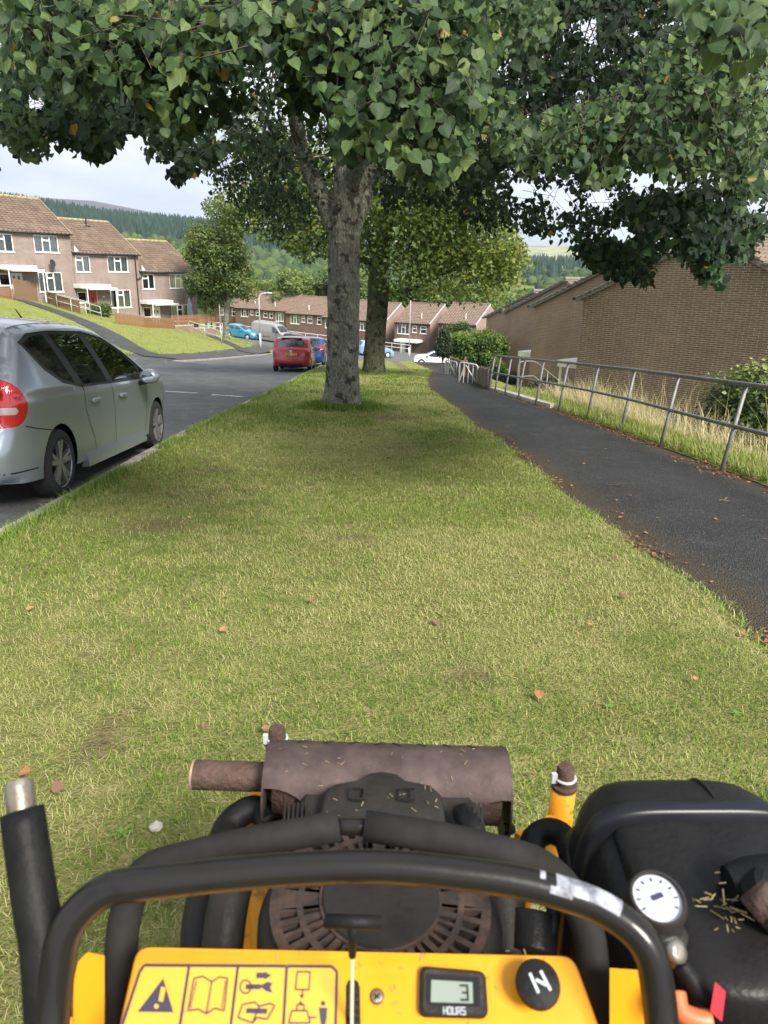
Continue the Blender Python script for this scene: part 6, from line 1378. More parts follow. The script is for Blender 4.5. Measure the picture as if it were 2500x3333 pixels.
# on the bank: handrails, fences
def onb(u, v):
    r = ray(u, v); tt = (-3.535 - CAM_H) / (r[2] + .2086 * r[0] + .0534 * r[1]); q = CAMP + r * tt; return np.array((q[0], q[1], float(lpave_z(q[0], q[1]))))
def bpl(x, y): return np.array((x, y, float(lpave_z(x, y))))
gr = 'pale handrails on the grass bank'
def bank_rail(label, a, b, n): 
    pts = [bpl(*(np.array(a) * (1 - k / 6) + np.array(b) * k / 6)) for k in range(7)]; return rail_thing(label, pts, [k / n for k in range(1, n)], .95, m=M_GALVW, r=.03, group=gr)
bank_rail('pale handrail on the bank in front of the tall board fence', onb(150, 988)[:2], onb(295, 1026)[:2], 3); bank_rail('pale handrail on the bank ending beside the small hedge', onb(187, 1000)[:2], onb(331, 1042)[:2], 3)
bank_rail('pale handrail on the bank by the end house low wall', onb(616, 1082)[:2], onb(722, 1118)[:2], 2)
pme = mesh('picket', *prism([(-.045, 0), (.045, 0), (.045, .74), (0, .80), (-.045, .74)], -.01, .01, lambda a, b, c: (a, c, b)), M_PICK)
def picket_run(label, path, step=.135, h=1.0, pm=None, lift=0.0, rails=(.2, .58), grp=None, name='picket_fence', zf=None):
    p = [np.array(q[:2], float) for q in path]; seg = np.r_[0, np.cumsum([np.linalg.norm(p[i + 1] - p[i]) for i in range(len(p) - 1)])]; zf = zf or (lambda x, y: float(lpave_z(x, y)))
    o0 = np.array((*p[0], zf(*p[0]) + lift)); t = thing(name, label, 'fence', tuple(o0), group=grp); s = 0.0; last = None
    at = lambda s: np.array((np.interp(s, seg, [q[0] for q in p]), np.interp(s, seg, [q[1] for q in p])))
    while s < seg[-1]:
        q = at(s); d = at(s + .1) - at(max(0, s - .1)); z = zf(*q) + lift; o = link('picket' if pm is None else 'board', pm or pme, t); o.location = (q[0] - o0[0], q[1] - o0[1], z - o0[2]); o.rotation_euler = (0, random.uniform(-.02, .02), math.atan2(d[1], d[0])); o.scale.z = h * random.uniform(.97, 1.03); s += step
    for rz_ in rails:
        for i in range(len(p) - 1):
            a, b = p[i], p[i + 1]; MB().add(bar((a[0] - o0[0], a[1] - o0[1], zf(*a) + lift - o0[2] + rz_), (b[0] - o0[0], b[1] - o0[1], zf(*b) + lift - o0[2] + rz_), .03, .06)).build('rail', M_PICK if pm is None else M_BOARD2, t)
    return t
gf2 = 'fences in front of the stepped terrace'
A3, B3, C3 = onb(378, 1054)[:2], onb(470, 1066)[:2], onb(568, 1071)[:2]
picket_run('orange picket fence in front of the lowest terraced house', [A3, B3, C3], grp=gf2, h=1.05)
E3 = np.array([.616, .788]); wall0 = C3; wall1 = C3 + np.array([2.9, 2.7])
zw = float(lpave_z(*wall0)) + .15
t = thing('garden_wall', 'low brown brick garden wall at the end house corner', 'wall', (wall0[0], wall0[1], zw - .9)); mb = MB(); dwn = wall1 - wall0
mb.add(bar((0, 0, .35), (dwn[0] * .45, dwn[1] * .45, .35), .22, 1.3)); mb.add(bar((dwn[0] * .45, dwn[1] * .45, .12), (dwn[0], dwn[1], .05), .22, 1.25)); mb.build('wall', M_BRK_R, t); mb = MB(); mb.add(bar((-.02, 0, 1.03), (dwn[0] * .45, dwn[1] * .45, 1.03), .28, .06)); mb.add(bar((dwn[0] * .45, dwn[1] * .45, .77), (dwn[0], dwn[1], .70), .28, .06)); mb.build('coping', M_CONC, t)
picket_run('orange picket fence standing behind the low brick garden wall', [wall0 + np.array((-.3, .5)), wall0 + dwn * .5 + np.array((-.3, .5)), wall1 + np.array((-.2, 1.6))], grp=gf2, lift=.35, h=1.0, zf=lambda x, y: zw - .2)
bme2 = mesh('board', *box((0, 0, .7), (.145, .02, 1.4)), M_BOARD2)
L0, L1, L2, L3 = onb(52, 975)[:2], onb(142, 984)[:2], onb(196, 1002)[:2], onb(262, 1022)[:2]
picket_run('tall brown close-board fence before the topmost terraced house', [L0, L1], step=.15, pm=bme2, grp=gf2, h=1.05, rails=(.4, 1.1), name='board_fence')
picket_run('shorter brown close-board fence stepping down behind the bank handrail', [L1 + .05, L2, L3], step=.15, pm=bme2, grp=gf2, h=.72, rails=(.3, .75), name='board_fence')
picket_run('reddish picket fence beside the tall brown board fence', [onb(-60, 962)[:2], onb(48, 976)[:2]], step=.16, grp=gf2, h=1.0)
# closed parasol by the end house
q = P(620, 1046, 66.5); t = thing('parasol', 'closed blue and white striped garden parasol by the end house', 'parasol', tuple(q)); MB().add(tube([(0, 0, 0), (0, 0, 2.3)], .02, 8)).build('pole', M_WHITE, t)
M_PAR = NT('striped_canvas'); w_ = M_PAR.node('ShaderNodeTexWave'); w_.inputs['Scale'].default_value = 3.0; M_PAR.l(M_PAR.tc.outputs['Object'], w_.inputs['Vector']); M_PAR.base(M_PAR.ramp(w_.outputs['Fac'], [(.4, (.25, .28, .42)), (.6, (.6, .62, .68))]), .9)
v, f = lathe([(.20, .35), (.24, .5), (.19, 1.2), (.10, 1.95), (.03, 2.2)], 16, origin=(0, 0, 0)); v = [(x * (1 + .25 * (i % 2)), y * (1 + .25 * (i % 2)), z) for i, (x, y, z) in enumerate(v)]; MB().add((v, f)).build('canopy', M_PAR.m, t)
# street lamps
def lamp(label, base, h, arm, d, name='street_lamp'):
    t = thing(name, label, 'street lamp', tuple(base), group='slim pale street lamps'); MB().add(tube([(0, 0, -.1), (0, 0, 1.2)], .085, 12)).build('lamp_base', M_LAMP, t, smooth=True)
    dv = np.array((*d, 0.0)); pts = [(0, 0, 1.2), (0, 0, h - .35)] + ([tuple(dv * arm * .25 + (0, 0, h - .06)), tuple(dv * arm * .75 + (0, 0, h))] if arm else [(0, 0, h)])
    MB().add(tube([tuple(q) for q in fillet(pts, .3)], .05, 10)).build('column', M_LAMP, t, smooth=True)
    if arm: mb = MB(); v, f = lathe([(.02, -.12), (.10, -.08), (.12, .1), (.10, .38), (.03, .46)], 12, axis=tuple(dv), origin=tuple(dv * arm * .8 + np.array((0, 0, h)))); mb.add(([(x, y, h + (z - h) * .6) for x, y, z in v], f)); mb.build('lantern', M_LAMP, t, smooth=True)
    return t
lb_ = onb(848, 1131); lamp('pale street lamp with curved arm on the grass before the grey van', lb_, 4.6, 1.0, (.95, -.3))
q = P(718, 1069, 84); lamp('pale lamp column beside the maple trunk', (q[0], q[1], float(lpave_z(q[0], q[1])) - .1), 4.4, 0, (1, 0))
q = P(1331, 1158, 86); lamp('tall thin pale pole in front of the far terrace', (q[0], q[1], q[2] - .2), 6.6, 0, (1, 0))
# white guard rails along the far side of the cross street
gr = 'white guard rails along the cross street'
def guard(label, a, b, n):
    a = np.array(a); b = np.array(b); zf = lambda p: float(terr(p[0], p[1])) + .0; pts = [a * (1 - k / n) + b * k / n for k in range(n + 1)]; o0 = np.array((*a, zf(a))); t = thing('guard_rail', label, 'railing', tuple(o0), group=gr)
    P3 = [np.array((*q, zf(q))) - o0 for q in pts]
    for h in (.95, .5): MB().add(tube([tuple(q + (0, 0, h)) for q in P3], .045, 6)).build('rail', M_GALVW, t)
    for q in P3: MB().add(tube([tuple(q - (0, 0, .2)), tuple(q + (0, 0, .97))], .045, 6)).build('post', M_GALVW, t)
guard('white guard rail along the cross street behind the red car', (-14.5, 92.6), (-2.5, 91.4), 8); guard('white guard rail beyond the maple above the turquoise car', (-30, 93.5), (-17.5, 93.0), 7); guard('white guard rail on the ramp beside the thin pole', (1.5, 91.6), (6.2, 91.0), 4)
# stone on the grass
rs = G(510, 2705); v, f = lathe([(.010, 0), (.020, .006), (.018, .015), (.008, .021)], 7); v = [(x * random.uniform(.8, 1.3), y * random.uniform(.7, 1.1), z * random.uniform(.8, 1.2)) for x, y, z in v]
o = MB().add((v, f)).build('stone', M_CONC); o.location = (rs[0], rs[1], rs[2] + .008); setp(o, 'small pale stone chip lying in the mown grass beside the mower', 'stone')
# ================================================================== THE MOWER IN THE FOREGROUND
def scratched(name, col, col2, rough, metal=0, sc=30, thr=(.4, .7), bump=.15, coat=0):
    return mat(name, col, rough, metal=metal, spec=.16, col2=col2, vscale=sc, thr=thr, bump=bump, bscale=120, coat=coat)
M_YEL = scratched('yellow_enamel', (.70, .29, .012), (.58, .235, .01), .38, sc=7, thr=(.25, .6), bump=.04, coat=.3); M_YELW = scratched('chipped_yellow_enamel', (.64, .27, .015), (.20, .11, .05), .5, sc=38, thr=(.34, .44))
M_BLKT = scratched('black_tube_enamel', (.004, .004, .005), (.012, .011, .010), .30, sc=26, thr=(.62, .8), coat=.30, bump=.03); M_FOAM = scratched('foam_sleeve', (.026, .024, .023), (.016, .015, .014), .8, sc=18, bump=.10); M_GRIP = scratched('rubber_grip', (.005, .005, .006), (.010, .010, .010), .55, sc=30)
M_STEEL = scratched('worn_steel', (.38, .36, .32), (.20, .16, .12), .4, metal=.8, sc=25); M_RUST = scratched('heat_browned_steel', (.105, .075, .068), (.06, .044, .042), .6, metal=.35, sc=22, bump=.08); M_RUSTP = scratched('rusty_pipe', (.11, .07, .055), (.05, .035, .03), .7, metal=.3, sc=16, thr=(.3, .6), bump=.5)
M_PLAS = scratched('dusty_black_plastic', (.011, .011, .011), (.028, .025, .022), .5, sc=14, thr=(.48, .75)); M_TANK = scratched('tank_plastic', (.006, .006, .007), (.013, .012, .012), .38, sc=9, thr=(.5, .8)); M_GRILL = scratched('rust_dusted_grille', (.085, .055, .042), (.035, .03, .028), .75, sc=30, thr=(.4, .6)); M_HOLE = mat('deep_black', (.004, .004, .004), .9); M_DIAL = mat('white_dial', (.42, .44, .48), .25, var=.05, vscale=30); M_LCD = mat('grey_lcd', (.20, .235, .20), .2); M_REDT = mat('red_plastic', (.55, .03, .05), .4); M_ORNG = mat('orange_lever', (.55, .13, .04), .45); M_MARK = mat('decal_ink', (.025, .025, .05), .5); M_PALE = mat('pale_print', (.42, .44, .46), .5); M_STRAW = mat('dry_clippings', (.26, .20, .09), .9, var=.4, vscale=60); M_CABLE = mat('pale_cable', (.55, .56, .42), .4)
mow = thing('lawn_mower', 'yellow and black petrol mower standing on the verge', 'mower', (0.05, .7, float(-SLOPE * .7))); MO = np.array((0.05, .7, float(-SLOPE * .7)))
def ml(p): return tuple(np.array(p, float) - MO)
def PM(u, v, d): return ml(P(u, v, d))
def part(name, vf, m, smooth=False, parent=None, auto=None, label=None):
    mb = MB()
    for q in (vf if isinstance(vf, list) else [vf]): mb.add(q)
    return mb.build(name, m, parent or mow, smooth=smooth, auto=auto, label=label)
# control panel plane
c_tl, c_tr, c_bl = [np.array(PM(*q)) for q in ((440, 3078, .68), (1872, 3108, .68), (330, 3600, .60))]
ex = c_tr - c_tl; exn = ex / np.linalg.norm(ex); tmp = c_bl - c_tl; nrm = np.cross(exn, -tmp); nrm /= np.linalg.norm(nrm); nrm = nrm if nrm[2] > 0 else -nrm; eyn = np.cross(nrm, exn)
CAML = CAMP - MO
def CPL(u, v, h=0.0):
    r = ray(u, v); k = ((c_tl - CAML) @ nrm) / (r @ nrm); return tuple(CAML + r * k + nrm * h)
def cxy(u, v): q = np.array(CPL(u, v)) - c_tl; return q @ exn, q @ eyn
def fromxy(x, y, h): return tuple(c_tl + exn * x + eyn * y + nrm * h)
quad = [cxy(440, 3078), cxy(1872, 3108), cxy(1985, 3420), cxy(2010, 3640), cxy(330, 3640), cxy(382, 3333)]
# rounded corners
def round_poly(p, r): 
    q = fillet([(p[-1][0], p[-1][1], 0)] + [(a, b, 0) for a, b in p] + [(p[0][0], p[0][1], 0), (p[1][0], p[1][1], 0)], r, 5); return [(a.x, a.y) for a in q[1: 1 + 6 * len(p)]]
qp = round_poly(quad, .012)
def inset(poly, d):
    c = np.mean(poly, 0); return [tuple(np.array(p) - (np.array(p) - c) / np.linalg.norm(np.array(p) - c) * d) for p in poly]
n_ = len(qp); rings = [(qp, -.12), (qp, -.008), (inset(qp, .0015), -.003), (inset(qp, .005), 0)]; v = []; f = []
for (pl_, h) in rings: v += [fromxy(a, b, h) for a, b in pl_]
for k in range(3):
    for i in range(n_): j = (i + 1) % n_; f.append((k * n_ + i, k * n_ + j, (k + 1) * n_ + j, (k + 1) * n_ + i))
f.append(tuple(range(3 * n_, 4 * n_))); panel = part('control_panel', (v, f), M_YEL, auto=50)
def stroke(pts, w=.0022, m=M_MARK, h=.0006, close=False, name='pictogram'):
    pts = list(pts) + ([pts[0]] if close else []); mb = MB()
    for a, b in zip(pts[:-1], pts[1:]): mb.add(bar(CPL(*a, h), CPL(*b, h), w, .0006, up=tuple(nrm)))
    return mb
def blob(pts, h=.0006): p = [CPL(*q, h) for q in pts]; return p, [tuple(range(len(p)))]
dec = MB(); dec.add(blob([(468, 3140), (1090, 3146), (1100, 3160), (1085, 3640), (300, 3640), (455, 3160)], .0003)); decal = dec.build('warning_label', mat('label_yellow', (.70, .32, .03), .35, var=.05, vscale=20), panel)
fr2 = MB()
for pts in ([(300, 3640), (455, 3165), (470, 3142), (1080, 3146), (1097, 3163), (1085, 3640)], [(616, 3145), (540, 3640)], [(775, 3145), (715, 3640)], [(934, 3146), (905, 3640)]):
    q = stroke(pts, .0026); fr2.add((q.v, q.f))
fr2.build('label_border', M_MARK, panel)
p1 = MB(); p1.add(blob([(532, 3184), (566, 3296), (448, 3294)], .0007)); p1.build('warning_triangle', M_MARK, panel); p2 = MB(); p2.add(blob([(526, 3212), (541, 3216), (531, 3262), (517, 3258)], .0012)); p2.add(blob([(510 + 8 * math.cos(a), 3276 + 8 * math.sin(a)) for a in np.linspace(0, 6, 8)], .0012)); p2.build('exclamation_mark', MATS['label_yellow'], panel)
pk = MB()
def st(pts, w=.0014, close=False): q = stroke(pts, w, close=close); pk.add((q.v, q.f))
st([(632, 3185), (660, 3178), (690, 3196), (715, 3180), (742, 3185), (730, 3290), (700, 3282), (672, 3300), (645, 3285), (612, 3290), (632, 3185)]); st([(690, 3196), (672, 3300)]); st([(640, 3192), (620, 3282)], .001); st([(735, 3192), (722, 3282)], .001)
st([(835, 3175), (868, 3175)], .0045); pk.add(blob([(862, 3162), (884, 3176), (860, 3190)], .0008)); st([(800 + 18 * math.cos(a), 3212 + 22 * math.sin(a)) for a in np.linspace(0, 6.28, 14)]); st([(800, 3212), (850, 3212)], .004); pk.add(blob([(845, 3210), (870, 3196), (888, 3200), (880, 3214), (888, 3232), (868, 3228)], .0008))
st([(790, 3270), (830, 3262), (845, 3276), (880, 3266), (895, 3274), (870, 3318), (838, 3312), (822, 3330), (775, 3312), (790, 3270)]); st([(845, 3276), (822, 3330)]); st([(802, 3290), (870, 3292)], .004)
st([(968, 3163), (1010, 3164), (1006, 3222), (962, 3221)], close=True); st([(986, 3222), (983, 3250)]); pk.add(blob([(974, 3238), (992, 3238), (983, 3252)], .0008)); st([(950, 3290), (1000, 3290), (1010, 3330), (940, 3330)], close=True); st([(966, 3290), (968, 3270), (990, 3270), (990, 3290)]); pk.add(blob([(972, 3268), (986, 3268), (979, 3256)], .0008)); st([(1008, 3312), (1030, 3312)]); pk.add(blob([(1052 + 8 * math.cos(a), 3266 + 9 * math.sin(a)) for a in np.linspace(0, 6, 8)], .0008)); pk.add(blob([(1038, 3280), (1066, 3280), (1064, 3315), (1058, 3340), (1046, 3340), (1042, 3315)], .0008))
pk.build('pictograms', M_MARK, panel)
# slot, screw, hour meter, knob, pull
sl = MB(); sl.add(blob([(1122, 3640), (1126, 3210), (1134, 3192), (1150, 3186), (1166, 3196), (1172, 3215), (1178, 3640)], .0007)); sl.build('cable_slot', M_HOLE, panel)
for k in range(5): part('slot_rib', bar(CPL(1130, 3225 + k * 26, .0012), CPL(1168, 3228 + k * 26, .0012), .002, .0008, up=tuple(nrm)), M_PLAS, parent=panel)
sc_ = part('screw', lathe([(.001, .0034), (.005, .003), (.0068, .0008), (.0068, 0)], 16, axis=tuple(nrm), origin=CPL(1227, 3244)), M_STEEL, parent=panel, auto=40)
for (a, b) in (((1217, 3236), (1237, 3254)), ((1218, 3254), (1237, 3235))): part('screw_slot', bar(CPL(*a, .0036), CPL(*b, .0036), .0014, .0004, up=tuple(nrm)), M_HOLE, parent=sc_)
hm = round_poly([cxy(1366, 3148), cxy(1578, 3166), cxy(1588, 3318), cxy(1362, 3312)], .007); v = []; f = []; hr = [(hm, 0), (hm, .006), (inset(hm, .004), .0095)]; k_ = len(hm)
for (pl_, h) in hr: v += [fromxy(a, b, h) for a, b in pl_]
for k in range(2):
    for i in range(k_): j = (i + 1) % k_; f.append((k * k_ + i, k * k_ + j, (k + 1) * k_ + j, (k + 1) * k_ + i))
f.append(tuple(range(2 * k_, 3 * k_))); hmo = part('hour_meter', (v, f), M_PLAS, auto=40)
HM = .0098
for (nm, pts, m, h) in (('screen_bezel', [(1385, 3176), (1556, 3188), (1560, 3284), (1386, 3276)], M_HOLE, HM), ('screen', [(1402, 3196), (1534, 3204), (1536, 3272), (1400, 3268)], M_LCD, HM + .0004)): q = MB(); q.add(blob(pts, h)); q.build(nm, m, hmo)
text_strip(hmo, 'HOURS', CPL(1476, 3296, HM + .0006), .0052, M_PALE, right=tuple(exn), up=tuple(eyn if eyn[2] > 0 else -eyn), name='lettering', th=.0004); text_strip(hmo, '3', CPL(1508, 3238, HM + .001), .011, M_PLAS, right=tuple(exn), up=tuple(eyn if eyn[2] > 0 else -eyn), name='digit', th=.0004)
kn = part('throttle_knob', lathe([(.012, 0), (.012, .012), (.0185, .015), (.0205, .021), (.019, .027), (.011, .0295), (.001, .030)], 28, axis=tuple(nrm), origin=CPL(1738, 3218)), M_GRIP, auto=40)
kc = np.array(CPL(1738, 3218)) + nrm * .0304
for (a, b) in (((-.008, .007), (-.002, -.008)), ((.002, .009), (.009, -.006)), ((-.003, .002), (.006, -.002))): part('knob_mark', bar(tuple(kc + exn * a[0] + eyn * a[1]), tuple(kc + exn * b[0] + eyn * b[1]), .0026, .0006, up=tuple(nrm)), M_PALE, parent=kn)
th = part('choke_pull', [tube([PM(1056, 2998, .60), PM(1240, 3003, .60)], .0058, 12), tube([PM(1149, 3003, .60), PM(1148, 3060, .605), PM(1147, 3112, .61)], [.005, .0042, .0034], 10)], M_GRIP, smooth=True); part('cable', tube([PM(1147, 3105, .61), CPL(1145, 3333, .004), CPL(1142, 3500, -.01)], .0016, 6), M_CABLE, parent=th)
# bars
def pipe(name, pts, r, m, n=16, k=8, parent=None, fil=None):
    p = [PM(*q) for q in pts]; s = fillet(p, fil, 7) if fil else spline(p, k); return part(name, tube([tuple(q) for q in s], r, n), m, smooth=True, parent=parent)
pipe('front_handlebar', [(150, 3700, .57), (166, 3333, .595), (205, 3020, .605), (330, 2890, .615), (800, 2838, .63), (1240, 2812, .635), (1700, 2868, .632), (1960, 2948, .625), (2118, 3070, .61), (2158, 3333, .60), (2175, 3700, .575)], .0142, M_BLKT, 20, fil=.05)
_p = [PM(*q) for q in ((1700, 2868, .632), (1960, 2948, .625), (2118, 3070, .61))]; _s = [np.array(q) for q in fillet(_p, .05, 14)]; _s = _s[0:13]; _v, _f = tube([tuple(_s[0] + (_s[1] - _s[0]) * t_) for t_ in np.linspace(.25, .95, 8)] + [tuple(q) for q in _s[1:]], .01435, 28, caps=False); _f2 = []
for q in _f:
    c_ = np.mean([_v[i] for i in q], 0); ax_ = min(_s, key=lambda w: np.linalg.norm(w - c_)); to = CAML - c_; nn_ = c_ - (ax_ + (c_ - ax_) * .0); 
    if nn_[2] > .0105: _f2.append(q)
part('worn_label', (_v, _f2), mat('worn_sticker', (.42, .43, .48), .5, col2=(.05, .05, .07), vscale=60))
lg = pipe('left_foam_grip', [(360, 3700, .69), (378, 3333, .725), (402, 2990, .745), (455, 2830, .765), (760, 2750, .80), (1105, 2688, .81)], .0168, M_FOAM, 18, fil=.06); rgp = pipe('right_foam_grip', [(1188, 2688, .81), (1500, 2736, .80), (1790, 2815, .78), (1915, 2990, .745), (1948, 3333, .725), (1975, 3700, .69)], .0168, M_FOAM, 18, fil=.06); pipe('rear_handlebar', [(1085, 2690, .81), (1210, 2691, .81)], .0095, M_BLKT, 12, k=3)
for q, sgn in ((PM(1105, 2688, .81), -1), (PM(1188, 2688, .81), 1)): pass
# left lever
lv = pipe('drive_lever', [(158, 3330, .60), (140, 3080, .615), (116, 2940, .625), (72, 2640, .65)], .0188, M_GRIP, 20, k=6); part('lever_end', tube([PM(72, 2650, .65), PM(62, 2556, .657), PM(61, 2548, .658)], [.0125, .0125, .011], 18), M_STEEL, parent=lv, auto=40); part('lever_bracket', bar(PM(175, 3560, .585), PM(150, 3085, .63), .035, .012), M_YEL)
# side plates
part('left_side_plate', prism([(0, 0), (1, 0), (1, 1.02), (.45, 1.04), (.15, .98), (0, .86)], 0, .006, lambda a, b, c: tuple(np.array(PM(240 + a * 100, 3620 - b * 500, .70 + c)))), M_YEL, auto=40); part('right_side_plate', prism([(0, 0), (1, 0), (1, 1), (0, 1.02)], 0, .006, lambda a, b, c: tuple(np.array(PM(1985 + a * 130, 3620 - b * 460, .69 + c)))), M_YEL)
# muffler shield: part cylinder with slots and end plates
mc0, mc1 = np.array(PM(878, 2548, 1.2)), np.array(PM(1640, 2572, 1.2)); ax = mc1 - mc0; ML = np.linalg.norm(ax); axn = ax / ML; upv = np.array((0, 0, 1.0)); upv -= axn * (upv @ axn); upv /= np.linalg.norm(upv); fwv = np.cross(upv, axn)
def mcyl(s, a, r): return tuple(mc0 + axn * s * ML + (upv * math.cos(a) + fwv * math.sin(a)) * r)    # a=0 up, negative = towards the operator
fwv = fwv if fwv[1] > 0 else -fwv
v = []; f = []; na, ns = 20, 30; A0, A1 = -1.75, 2.4
for i in range(ns + 1):
    s = i / ns; cut = 0.0
    if s < .20: cut = .75 * math.sqrt(max(0, 1 - ((s - .02) / .18) ** 2))
    if s > .82: cut = .65 * math.sqrt(max(0, 1 - ((s - .98) / .16) ** 2))
    a0 = A0 + cut
    for j in range(na + 1): a = a0 + (A1 - a0) * j / na; v.append(mcyl(s, a, .070))
for i in range(ns):
    for j in range(na): q = i * (na + 1) + j; f.append((q, q + 1, q + na + 2, q + na + 1))
shield = part('muffler_shield', (v, f), M_RUST, smooth=True); 
for k in range(8): s = .12 + k * .108; part('slot', bar(mcyl(s, .30, .0706), mcyl(s + (.03 if k < 4 else -.03), .52, .0706), .006, .0012, up=mcyl(s, .4, 1)), M_HOLE, parent=shield)
part('muffler', tube([mcyl(.03, 0, 0), mcyl(.97, 0, 0)], .056, 20), M_RUSTP, smooth=True)
for s, nm in ((-.004, 'l'), (1.004, 'r')):
    pr = [(-.066, -.10), (.066, -.10)] + [(.070 * math.cos(t_), .070 * math.sin(t_)) for t_ in np.linspace(0, math.pi, 14)]
    part('end_plate', prism(pr, -.0015, .0015, lambda a, b, c: tuple(np.array(mcyl(s, 0, 0)) + fwv * a + upv * b + axn * c)), M_RUST)
    for (a, b) in ((-.05, -.035), (-.045, -.075)): part('bolt', lathe([(.009, -.006), (.009, .006), (.006, .012), (.001, .012)], 6, axis=tuple(-axn if s < .5 else axn), origin=tuple(np.array(mcyl(s, 0, 0)) + fwv * a + upv * b)), M_PLAS)
ex_ = part('exhaust_pipe', lathe([(.0243, -.012), (.0243, ML * .32), (.021, ML * .32 + .001), (.021, ML * .10), (.001, ML * .10)], 24, axis=tuple(-axn), origin=tuple(np.array(mcyl(0.0, 0, 0)) + upv * .012), caps=False), M_RUSTP, smooth=False, auto=40)
part('pipe_lip', lathe([(.0205, 0), (.0246, 0), (.0246, .0035), (.0205, .0035)], 24, axis=tuple(-axn), origin=tuple(np.array(mcyl(0.0, 0, 0)) + upv * .012 - axn * (ML * .318)), caps=False), scratched('raw_pipe_edge', (.42, .27, .19), (.2, .12, .09), .7), parent=ex_)
# engine cover in front of the muffler
def loftbox(name, top, drop, m, cham=.01, parent=None, smooth=None):
    """closed cap from a ring of 3-D points with rounded shoulder and skirts"""
    t_ = [np.array(q, float) for q in top]; c = np.mean(t_, 0); n = len(t_); r1 = [q for q in t_]; r0 = [c + (q - c) * (1 + cham * 9) - np.array((0, 0, cham * 1.1)) for q in t_]; rb = [q - np.array((0, 0, drop)) + (q - c) * .05 for q in r0]; r2 = [c + (q - c) * .93 + np.array((0, 0, cham * .35)) for q in t_]
    v = [tuple(q) for q in rb + r0 + r1 + r2]; f = []
    for k in range(3):
        for i in range(n): j = (i + 1) % n; f.append((k * n + i, k * n + j, (k + 1) * n + j, (k + 1) * n + i))
    f.append(tuple(range(3 * n, 4 * n))); return part(name, (v, f), m, auto=42, parent=parent)
cov = loftbox('engine_cover', [PM(*q) for q in ((1075, 2700, 1.02), (1040, 2700, 1.02), (1062, 2580, 1.10), (1085, 2556, 1.115), (1170, 2540, 1.125), (1205, 2518, 1.13), (1240, 2512, 1.132), (1290, 2520, 1.13), (1320, 2542, 1.125), (1400, 2558, 1.115), (1425, 2578, 1.10), (1445, 2700, 1.02))], .16, M_PLAS, .008)
for u0 in (1145, 1308): part('moulded_square', [bar(PM(u0, 2566, 1.088), PM(u0 + 40, 2567, 1.088), .002, .004), bar(PM(u0, 2602, 1.062), PM(u0 + 40, 2603, 1.062), .002, .004), bar(PM(u0, 2566, 1.088), PM(u0, 2602, 1.062), .002, .004), bar(PM(u0 + 40, 2567, 1.088), PM(u0 + 40, 2603, 1.062), .002, .004)], M_HOLE, parent=cov)
part('spark_lead_cap', [tube([PM(1500, 2640, 1.06), PM(1530, 2690, 1.03), PM(1560, 2720, 1.0)], [.014, .017, .012], 12), tube([PM(1560, 2720, 1.0), PM(1570, 2800, .97), PM(1540, 2900, .93)], .006, 8)], M_GRIP, smooth=True)
part('cylinder_block', [box(ml((.05, .86, .46)), (.30, .26, .30), ch=.02), box(ml((.05, .80, .30)), (.34, .46, .16), ch=.02)], M_PLAS, auto=40)
# fins either side of the cover
for k in range(6):
    for (u0, sg) in ((930, 1), (1500, 1)): part('cooling_fin', bar(PM(u0 + k * 14, 2660, 1.10), PM(u0 + k * 14 - 6, 2740, 1.04), .003, .05), M_PLAS)
# recoil housing with slotted grille
fc = np.array(PM(1238, 2945, .865)); fr0 = .128
hous = part('recoil_housing', lathe([(fr0 * 1.20, -.13), (fr0 * 1.16, -.02), (fr0 * 1.08, -.004), (fr0 * 1.0, .0)], 40, origin=tuple(fc)), M_PLAS, auto=40); part('fan_void', lathe([(.001, .001), (fr0 * .98, .001), (fr0 * .98, .0015), (.001, .002)], 40, origin=tuple(fc)), M_HOLE, parent=hous)
def ringv(r0, r1, h0, h1, n=48): return lathe([(r1, h0), (r1, h1), (r0, h1), (r0, h0)], n, origin=tuple(fc), caps=False)
part('grille_ring', [ringv(fr0 * .95, fr0 * 1.04, .0, .010), ringv(fr0 * .73, fr0 * .79, .002, .011), ringv(fr0 * .42, fr0 * .58, .002, .013)], M_GRILL, parent=hous, auto=40)
part('hub_plate', lathe([(fr0 * .56, .012), (fr0 * .54, .016), (.02, .018), (.001, .018)], 36, origin=tuple(fc)), M_PLAS, parent=hous, auto=40)
for k in range(44):
    a = 2 * math.pi * k / 44; e = np.array((math.cos(a), math.sin(a), 0)); wide = .0075 if k % 11 else .03
    part('grille_rib', bar(tuple(fc + e * fr0 * .56 + (0, 0, .006)), tuple(fc + e * fr0 * .97 + (0, 0, .006)), wide if k % 2 == 0 or k % 11 == 0 else .0045, .009), M_GRILL, parent=hous)
# hoses and housings at the sides
pipe('air_hose', [(800, 2800, .96), (760, 2880, .93), (735, 2990, .90), (720, 3120, .88)], .026, M_PLAS, 14); pipe('belt_guard', [(690, 2890, .98), (670, 3000, .95), (665, 3120, .92)], .032, M_TANK, 14); pipe('starter_motor', [(1640, 2900, .95), (1640, 3120, .90)], .028, M_PLAS, 14); pipe('oil_filter', [(1730, 2980, .93), (1725, 3110, .90)], .034, M_TANK, 16); pipe('fuel_hose', [(1760, 2900, .95), (1800, 2960, .92), (1780, 3050, .90), (1700, 3080, .89)], .009, M_GRIP, 10)
part('frame_bracket', prism([(600, 3200), (602, 3040), (640, 2985), (652, 3000), (640, 3200)], 0, .006, lambda a, b, c: PM(a, b, .98 + c)), M_YELW); part('frame_bracket', prism([(1770, 3200), (1782, 3060), (1808, 3020), (1822, 3200)], 0, .006, lambda a, b, c: PM(a, b, .95 + c)), M_YELW)
